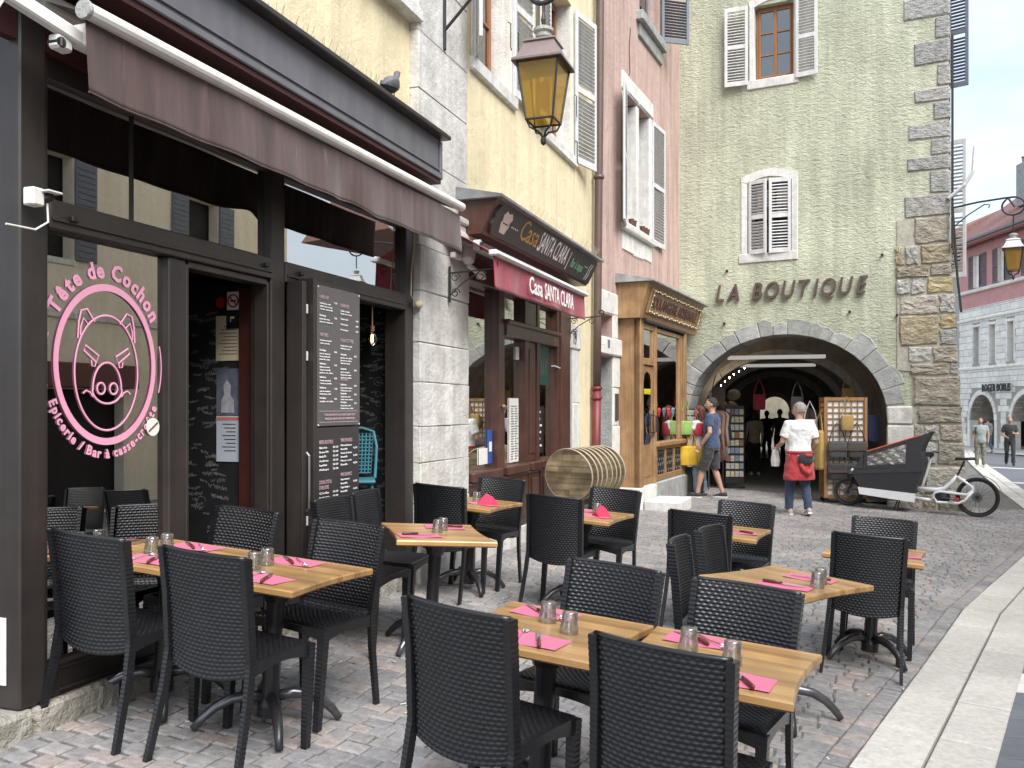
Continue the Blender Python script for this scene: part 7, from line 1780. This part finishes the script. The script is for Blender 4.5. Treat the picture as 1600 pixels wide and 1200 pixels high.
for y in (-.07, .07):
    f_.tube([(1.74, y*.5, .65), (1.86, y, .58), (1.97, y, .50), (1.99, y, .45), (1.9, y, .36), (1.5, y, .385), (1.42, y, .36), (1.385, y, .30), (1.45, y, .2), (1.78, y, .21), (1.88, y, .27), (1.985, y, .43)], .023, 8)
f_.build('frame', WHT, bike, smooth=True)
mt = MB(); mt.lathe([(.04, -.08), (.11, -.06), (.12, 0), (.11, .06), (.04, .08)], 18, M=T(1.53, 0, .29) @ RX(R(90))); mt.build('motor', MAT['steel_black'], bike, smooth=True)
cr_ = MB(); cr_.tube([(1.53, -.1, .29), (1.68, -.1, .28)], .011, 6); cr_.box(1.65, 1.73, -.19, -.1, .27, .29, .006); cr_.build('crank', MAT['worn_metal'], bike); MB().box(1.70, 1.79, -.085, -.06, .24, .30, .01).build('pedal_guard', RED, bike)
se = MB(); se.tube([(1.73, 0, .64), (1.84, 0, .92)], .016, 8); so_ = se.build('seat_post', MAT['steel_black'], bike)
MB().loft([[(x, w2*math.cos(a), z + .025*math.sin(a)) for a in [2*math.pi*k/10 for k in range(10)]] for x, w2, z in ((1.70, .02, .945), (1.78, .035, .95), (1.88, .075, .955), (1.96, .09, .965), (2.0, .06, .965))]).build('saddle', MAT['steel_black'], bike, smooth=True)
stm = MB(); stm.tube([(1.22, 0, .50), (1.30, 0, .82), (1.32, 0, .92)], .022, 8); stm.build('steering_tube', WHT, bike)
hbar = MB(); hbar.tube([(1.32, 0, .93), (1.33, -.06, 1.0), (1.33, -.22, 1.03), (1.40, -.3, 1.02)], .014, 8); hbar.tube([(1.32, 0, .93), (1.33, .06, 1.0), (1.33, .22, 1.03), (1.40, .3, 1.02)], .014, 8); hbar.box(1.28, 1.4, -.28, -.16, .97, 1.05, .015); hbar.build('handlebar', MAT['steel_black'], bike)
fo = MB()
for y in (-.055, .055): fo.tube([(0, y, .252), (.06, y, .46), (.09, y*.8, .56)], .014, 8)
fo.tube([(.09, -.05, .55), (.16, 0, .60)], .018, 8); fo.build('front_fork', MAT['steel_black'], bike)
for x, r, a0, a1 in ((0, .29, .35, 2.3), (BL, .365, -.35, 2.0)):
    pts_ = [(x + r*math.cos(a0 + (a1 - a0)*k/16), r*math.sin(a0 + (a1 - a0)*k/16) + (.252 if x == 0 else .33)) for k in range(17)]
    MB().loft([[(a, -.035, b), (a, .035, b), (a*1 + 0, .035, b + .004), (a, -.035, b + .004)] for a, b in pts_]).build('mudguard', MAT['steel_black'], bike)
MB().tube([(.12, -.1, .62), (.06, -.11, .66)], [.02, .03], 10).build('head_lamp', WHT, bike)
for y in (-.16, .16): MB().tube([(.86, y*.6, .25), (.80, y, .03), (.90, y, .0)], .012, 6).build('kickstand_leg', MAT['steel_black'], bike)

# ================================================================== goods of the souvenir shop
LATT = wood('lattice_wood', (.36, .20, .09), (.2, .1, .04), 'z', .5)
def lattice(root, w_, h, nx_, nz_, M, fill=True):
    o = MB(); b = .018
    for k in range(nx_ + 1): x = w_*k/nx_; o.box(x - b/2, x + b/2, -.010, .010, 0, h)
    for k in range(nz_ + 1): z = h*k/nz_; o.box(0, w_, -.0095, .0095, z - b/2, z + b/2)
    l = o.build('lattice', LATT, root, M=M)
    if fill: MB().box(0, w_, .015, .022, 0, h).build('white_backing', MAT['paper'], l)
def flat_bag(root_or_none, label, M, w_, h, d, mat, flap=None, strap=True, cat='bag', group='bags for sale at the passage'):
    t = thing('shoulder_bag', label, cat, M, group)
    MB().loft([[(w_*.5*s*math.copysign(abs(math.cos(a))**.5, math.cos(a)), -d*.5 + d*.5*s*math.copysign(abs(math.sin(a))**.5, math.sin(a)), z) for a in [2*math.pi*k/16 for k in range(16)]] for z, s in ((-h, .86), (-h*.94, .97), (-h*.5, 1.03), (-h*.08, .97), (0, .9))]).build('bag_body', mat, t, smooth=True)
    if flap: MB().loft([[(x, -d*1.02 - .006, -h*.55 + .0), (x, -d*1.02 - .014, -h*.55), (x, -d*.6, .012), (x, -d*.5, .004)] for x in [-w_*.49 + w_*.98*k/6 for k in range(7)]]).build('flap', flap, t)
    if strap: MB().tube([(-w_*.45, -d*.5, -.02), (-w_*.3, -d*.4, .16), (0, -.01, .34), (w_*.3, -d*.4, .16), (w_*.45, -d*.5, -.02)], .010, 6).build('strap', flap or mat, t)
    return t
sp_ = Vector((5.72, 16.35, 0)); sp_.z = gz(sp_.x, sp_.y)
SM = T(*sp_) @ RZ(R(-8))
stn = thing('lattice_stand', 'tall wooden lattice display stand with white backing in the archway', 'display stand', SM)
fr_ = MB()
for x in (0, .70):
    for y in (0, .42): fr_.box(x - .028, x + .028, y - .028, y + .028, .09, 1.92, .004)
for z in (.11, 1.89):
    for y in (0, .42): fr_.box(.028, .672, y - .025, y + .025, z - .03, z + .03, .003)
    for x in (0, .7): fr_.box(x - .025, x + .025, .028, .392, z - .03, z + .03, .003)
fr_.build('frame', LATT, stn); lattice(stn, .64, 1.72, 6, 16, T(.03, .0, .14)); lattice(stn, .36, 1.72, 4, 16, T(.0, .39, .14) @ RZ(R(-90)), False)
for x in (.03, .67):
    for y in (.03, .39): MB().lathe([(.045, -.015), (.045, .015)], 14, M=T(x, y, .045) @ RX(R(90))).build('castor', RUB, stn)
BLK = cloth('black_bag_canvas', (.03, .029, .03)); OLV = cloth('olive_canvas', (.055, .052, .038)); GRYB = cloth('grey_canvas', (.06, .062, .066)); BRN = cloth('brown_leather', (.035, .022, .02)); TANB = cloth('tan_canvas', (.35, .23, .08)); MUST = cloth('mustard_cloth', (.38, .26, .07)); PURP = cloth('purple_nylon', (.05, .03, .14)); LILAC = cloth('pale_lilac_cloth', (.42, .40, .45)); YEL = cloth('yellow_cloth', (.62, .38, .03)); GRN = cloth('green_cloth', (.22, .36, .10)); REDC = cloth('red_print', (.4, .03, .05))
for (u, v), m1, m2_, lab in (((.19, 1.12), GRYB, BRN, 'grey satchel with brown flap, upper left on the lattice stand'), ((.53, 1.12), OLV, BRN, 'olive satchel with brown flap, upper right on the lattice stand'), ((.19, .72), BLK, BRN, 'black satchel with brown flap, lower left on the lattice stand'), ((.53, .70), BLK, BLK, 'plain black satchel, lower right on the lattice stand')):
    flat_bag(None, lab, SM @ T(u, -.03, v), .335, .29, .12, m1, m2_)
flat_bag(None, 'tan canvas backpack near the top of the lattice stand', SM @ T(.36, -.03, 1.60), .22, .28, .12, TANB, None, True)
flat_bag(None, 'mustard cloth bag hanging long on the side of the lattice stand', SM @ T(-.06, .1, 1.32) @ RZ(R(-60)), .24, .72, .12, MUST, None, True)
flat_bag(None, 'purple nylon bag low beside the lattice stand', SM @ T(-.24, .22, .92), .22, .36, .14, PURP, None, True)
flat_bag(None, 'pale lilac bag high beside the lattice stand', SM @ T(-.22, .32, 1.52), .26, .3, .12, LILAC, None, True)
flat_bag(None, 'dark blue bag hanging inside the right side of the arch', SM @ T(.95, .5, 1.6), .24, .5, .12, cloth('navy_nylon', (.03, .035, .09)), None, True)
st2 = thing('rear_lattice_stand', 'second lattice stand further back in the passage', 'display stand', FG @ T(.95, 2.6, gp_))
lattice(st2, .6, 1.85, 7, 18, T(0, 0, .05)); MB().box(-.03, .63, .03, .06, 0, 1.95, .004).build('back_board', LATT, st2)
# left rack by the bakery
lp = Vector((3.31, 16.98, 0)); lp.z = gz(lp.x, lp.y)
lr = thing('chrome_bag_rack', 'chrome rack hung with bags beside the bakery window', 'display rack', T(*lp))
MB().tube([(0, 0, 0), (0, 0, 1.75)], .014, 8).build('post', MAT['worn_metal'], lr); MB().tube([(.16*math.cos(a), .16*math.sin(a), 1.5) for a in [k*math.pi/6 for k in range(12)]], .009, 6, closed=True).build('ring', MAT['worn_metal'], lr)
for k in range(6): a = k*math.pi/3; MB().tube([(0, 0, 1.5), (.22*math.cos(a), .22*math.sin(a), 1.48)], .007, 5).build('arm', MAT['worn_metal'], lr)
MB().box(-.16, .3, -.14, .14, .06, .52, .01).build('black_case', BLK, lr); MB().box(-.2, .36, -.17, .17, 0, .04, .01).build('foot', MAT['worn_metal'], lr)
flat_bag(None, 'lime green bag on the chrome rack by the bakery', T(lp.x - .08, lp.y - .25, lp.z + 1.40), .24, .26, .12, GRN)
flat_bag(None, 'red and white patterned bag on the chrome rack by the bakery', T(lp.x + .18, lp.y - .2, lp.z + 1.36), .2, .24, .1, REDC)
for k, lab in enumerate(('yellow backpack low on the chrome rack, left of three', 'yellow backpack low on the chrome rack, middle of three', 'yellow backpack low on the chrome rack, right of three')):
    flat_bag(None, lab, T(lp.x - .1 + .14*k, lp.y - .24 + .03*k, lp.z + .93), .2, .36, .14, YEL)
# garment rails inside
rg_ = random.Random(4)
GC = [(.16, .03, .035), (.06, .06, .07), (.28, .18, .12), (.04, .04, .045), (.40, .33, .26), (.2, .04, .06), (.09, .1, .16), (.5, .46, .4), (.3, .22, .06)]
GM = [cloth('garment_cloth_%d' % i, c) for i, c in enumerate(GC)]
def rail(label, x, y, L_, ang, n, z=1.75):
    t = thing('garment_rail', label, 'clothes rail', FG @ T(x, y, gp_) @ RZ(ang))
    MB().tube([(0, 0, 0), (0, 0, z), (L_, 0, z), (L_, 0, 0)], .014, 6).build('rail', MAT['worn_metal'], t)
    for k in range(n):
        xx = L_*(k + .6)/(n + .2); h = rg_.uniform(.6, 1.05); w2 = rg_.uniform(.17, .22)
        mb = MB(); mb.loft([[(xx + .03*math.cos(a)*(1 + .4*math.sin(5*a)) , w2*s*math.sin(a), z - .05 - zz) for a in [2*math.pi*q/14 for q in range(14)]] for zz, s in ((0, .15), (.06, .85), (.12, 1.), (h*.5, .85), (h, 1.05))]); mb.build('garment', rg_.choice(GM), t, smooth=True)
rail('clothes rail of dark garments along the left of the passage', -1.75, 2.3, 1.5, R(70), 12)
rail('clothes rail of patterned garments deeper on the left of the passage', -1.65, 5.4, 1.6, R(80), 12)
rail('clothes rail on the right side of the passage', 1.5, 6.2, 1.6, R(95), 11)
rail('clothes rail near the far end of the passage', -1.3, 9.6, 1.6, R(85), 10)
# souvenir stand with pale hats
hs = thing('souvenir_stand', 'souvenir stand with pale straw hats at the left of the passage', 'display stand', FG @ T(-1.15, 3.4, gp_))
MB().tube([(0, 0, 0), (0, 0, 2.05)], .02, 8).build('post', MAT['worn_metal'], hs)
for k, (z, a) in enumerate(((2.0, 0), (1.72, 1), (1.72, 3.5), (1.5, 2), (1.5, 5), (1.25, .5), (1.25, 3.8))):
    MB().lathe([(.15, 0), (.145, .012), (.085, .02), (.08, .09), (.05, .11), (.01, .112)], 16, M=T(.13*math.cos(a), .13*math.sin(a), z) @ RX(R(62))).build('hat', M_('straw_%d' % k, (.34 + .03*(k % 3), .28, .19), .8), hs, smooth=True)
pc_ = thing('price_board', 'small white price card hung at the left of the passage', 'card', FG @ T(-1.5, 2.0, gp_ + 1.75)); MB().box(0, .22, 0, .01, 0, .3, .002).build('card', MAT['paper'], pc_)

sl_ = thing('string_lights', 'short string of tiny warm bulbs along the left vault of the passage', 'string lights', FG @ T(0, 0, 0))
BU = emit('string_bulb', (1., .80, .52), 60.); wire = []
for k in range(7):
    a = 2.62 - k*.09; rr = 1.62; y = 3.9 - .05*k + (.0 if k < 8 else .5*(k - 8)); p = (rr*math.cos(a), y, 1.42 + 1.28*math.sin(a)); wire.append(p)
    MB().lathe([(.002, -.014), (.010, -.007), (.012, 0), (.008, .009), (.003, .014)], 8, c=p).build('bulb', BU, sl_)
MB().tube([(x, y, z + .035) for x, y, z in wire], .005, 5).build('cord', MAT['black'], sl_)

rail('clothes rail of pale and red garments just inside the arch on the left', -1.42, .75, 1.1, R(78), 9, 1.7)
rail('clothes rail of mixed garments behind the lattice stand on the right', .55, 2.0, 1.2, R(100), 9, 1.75)
pk_ = thing('postcard_rack', 'tall rack of small pale cards at the left inside the passage', 'card rack', FG @ T(-.95, 1.9, gp_) @ RZ(R(12)))
MB().box(-.2, .2, -.015, .015, .1, 1.75, .004).build('panel', MAT['steel_black'], pk_); MB().lathe([(.22, 0), (.22, .03), (.03, .06), (.03, .1)], 14).build('foot', MAT['steel_black'], pk_)
CM_ = [M_('card_print_%d' % i, c, .5, .5, 30) for i, c in enumerate(((.5, .45, .4), (.3, .12, .1), (.2, .26, .34), (.55, .5, .3)))]
for r_ in range(9):
    for c_ in range(4): MB().box(-.185 + c_*.094, -.105 + c_*.094, -.03, -.018, .24 + r_*.165, .36 + r_*.165, .001).build('card', rg_.choice(CM_), pk_)
for k, (x, y, z, m_, lab) in enumerate(((-.45, 2.6, 2.0, REDC, 'red bag hanging from the vault near the passage centre'), (.35, 2.9, 1.95, LILAC, 'pale bag hanging from the vault right of the passage centre'), (-1.25, 1.2, 2.15, BRN, 'brown bag hanging high at the left of the passage'), (1.3, 1.6, 2.1, TANB, 'tan bag hanging high at the right of the passage'))):
    flat_bag(None, lab, FG @ T(x, y, gp_ + z), .26, .34, .12, m_)
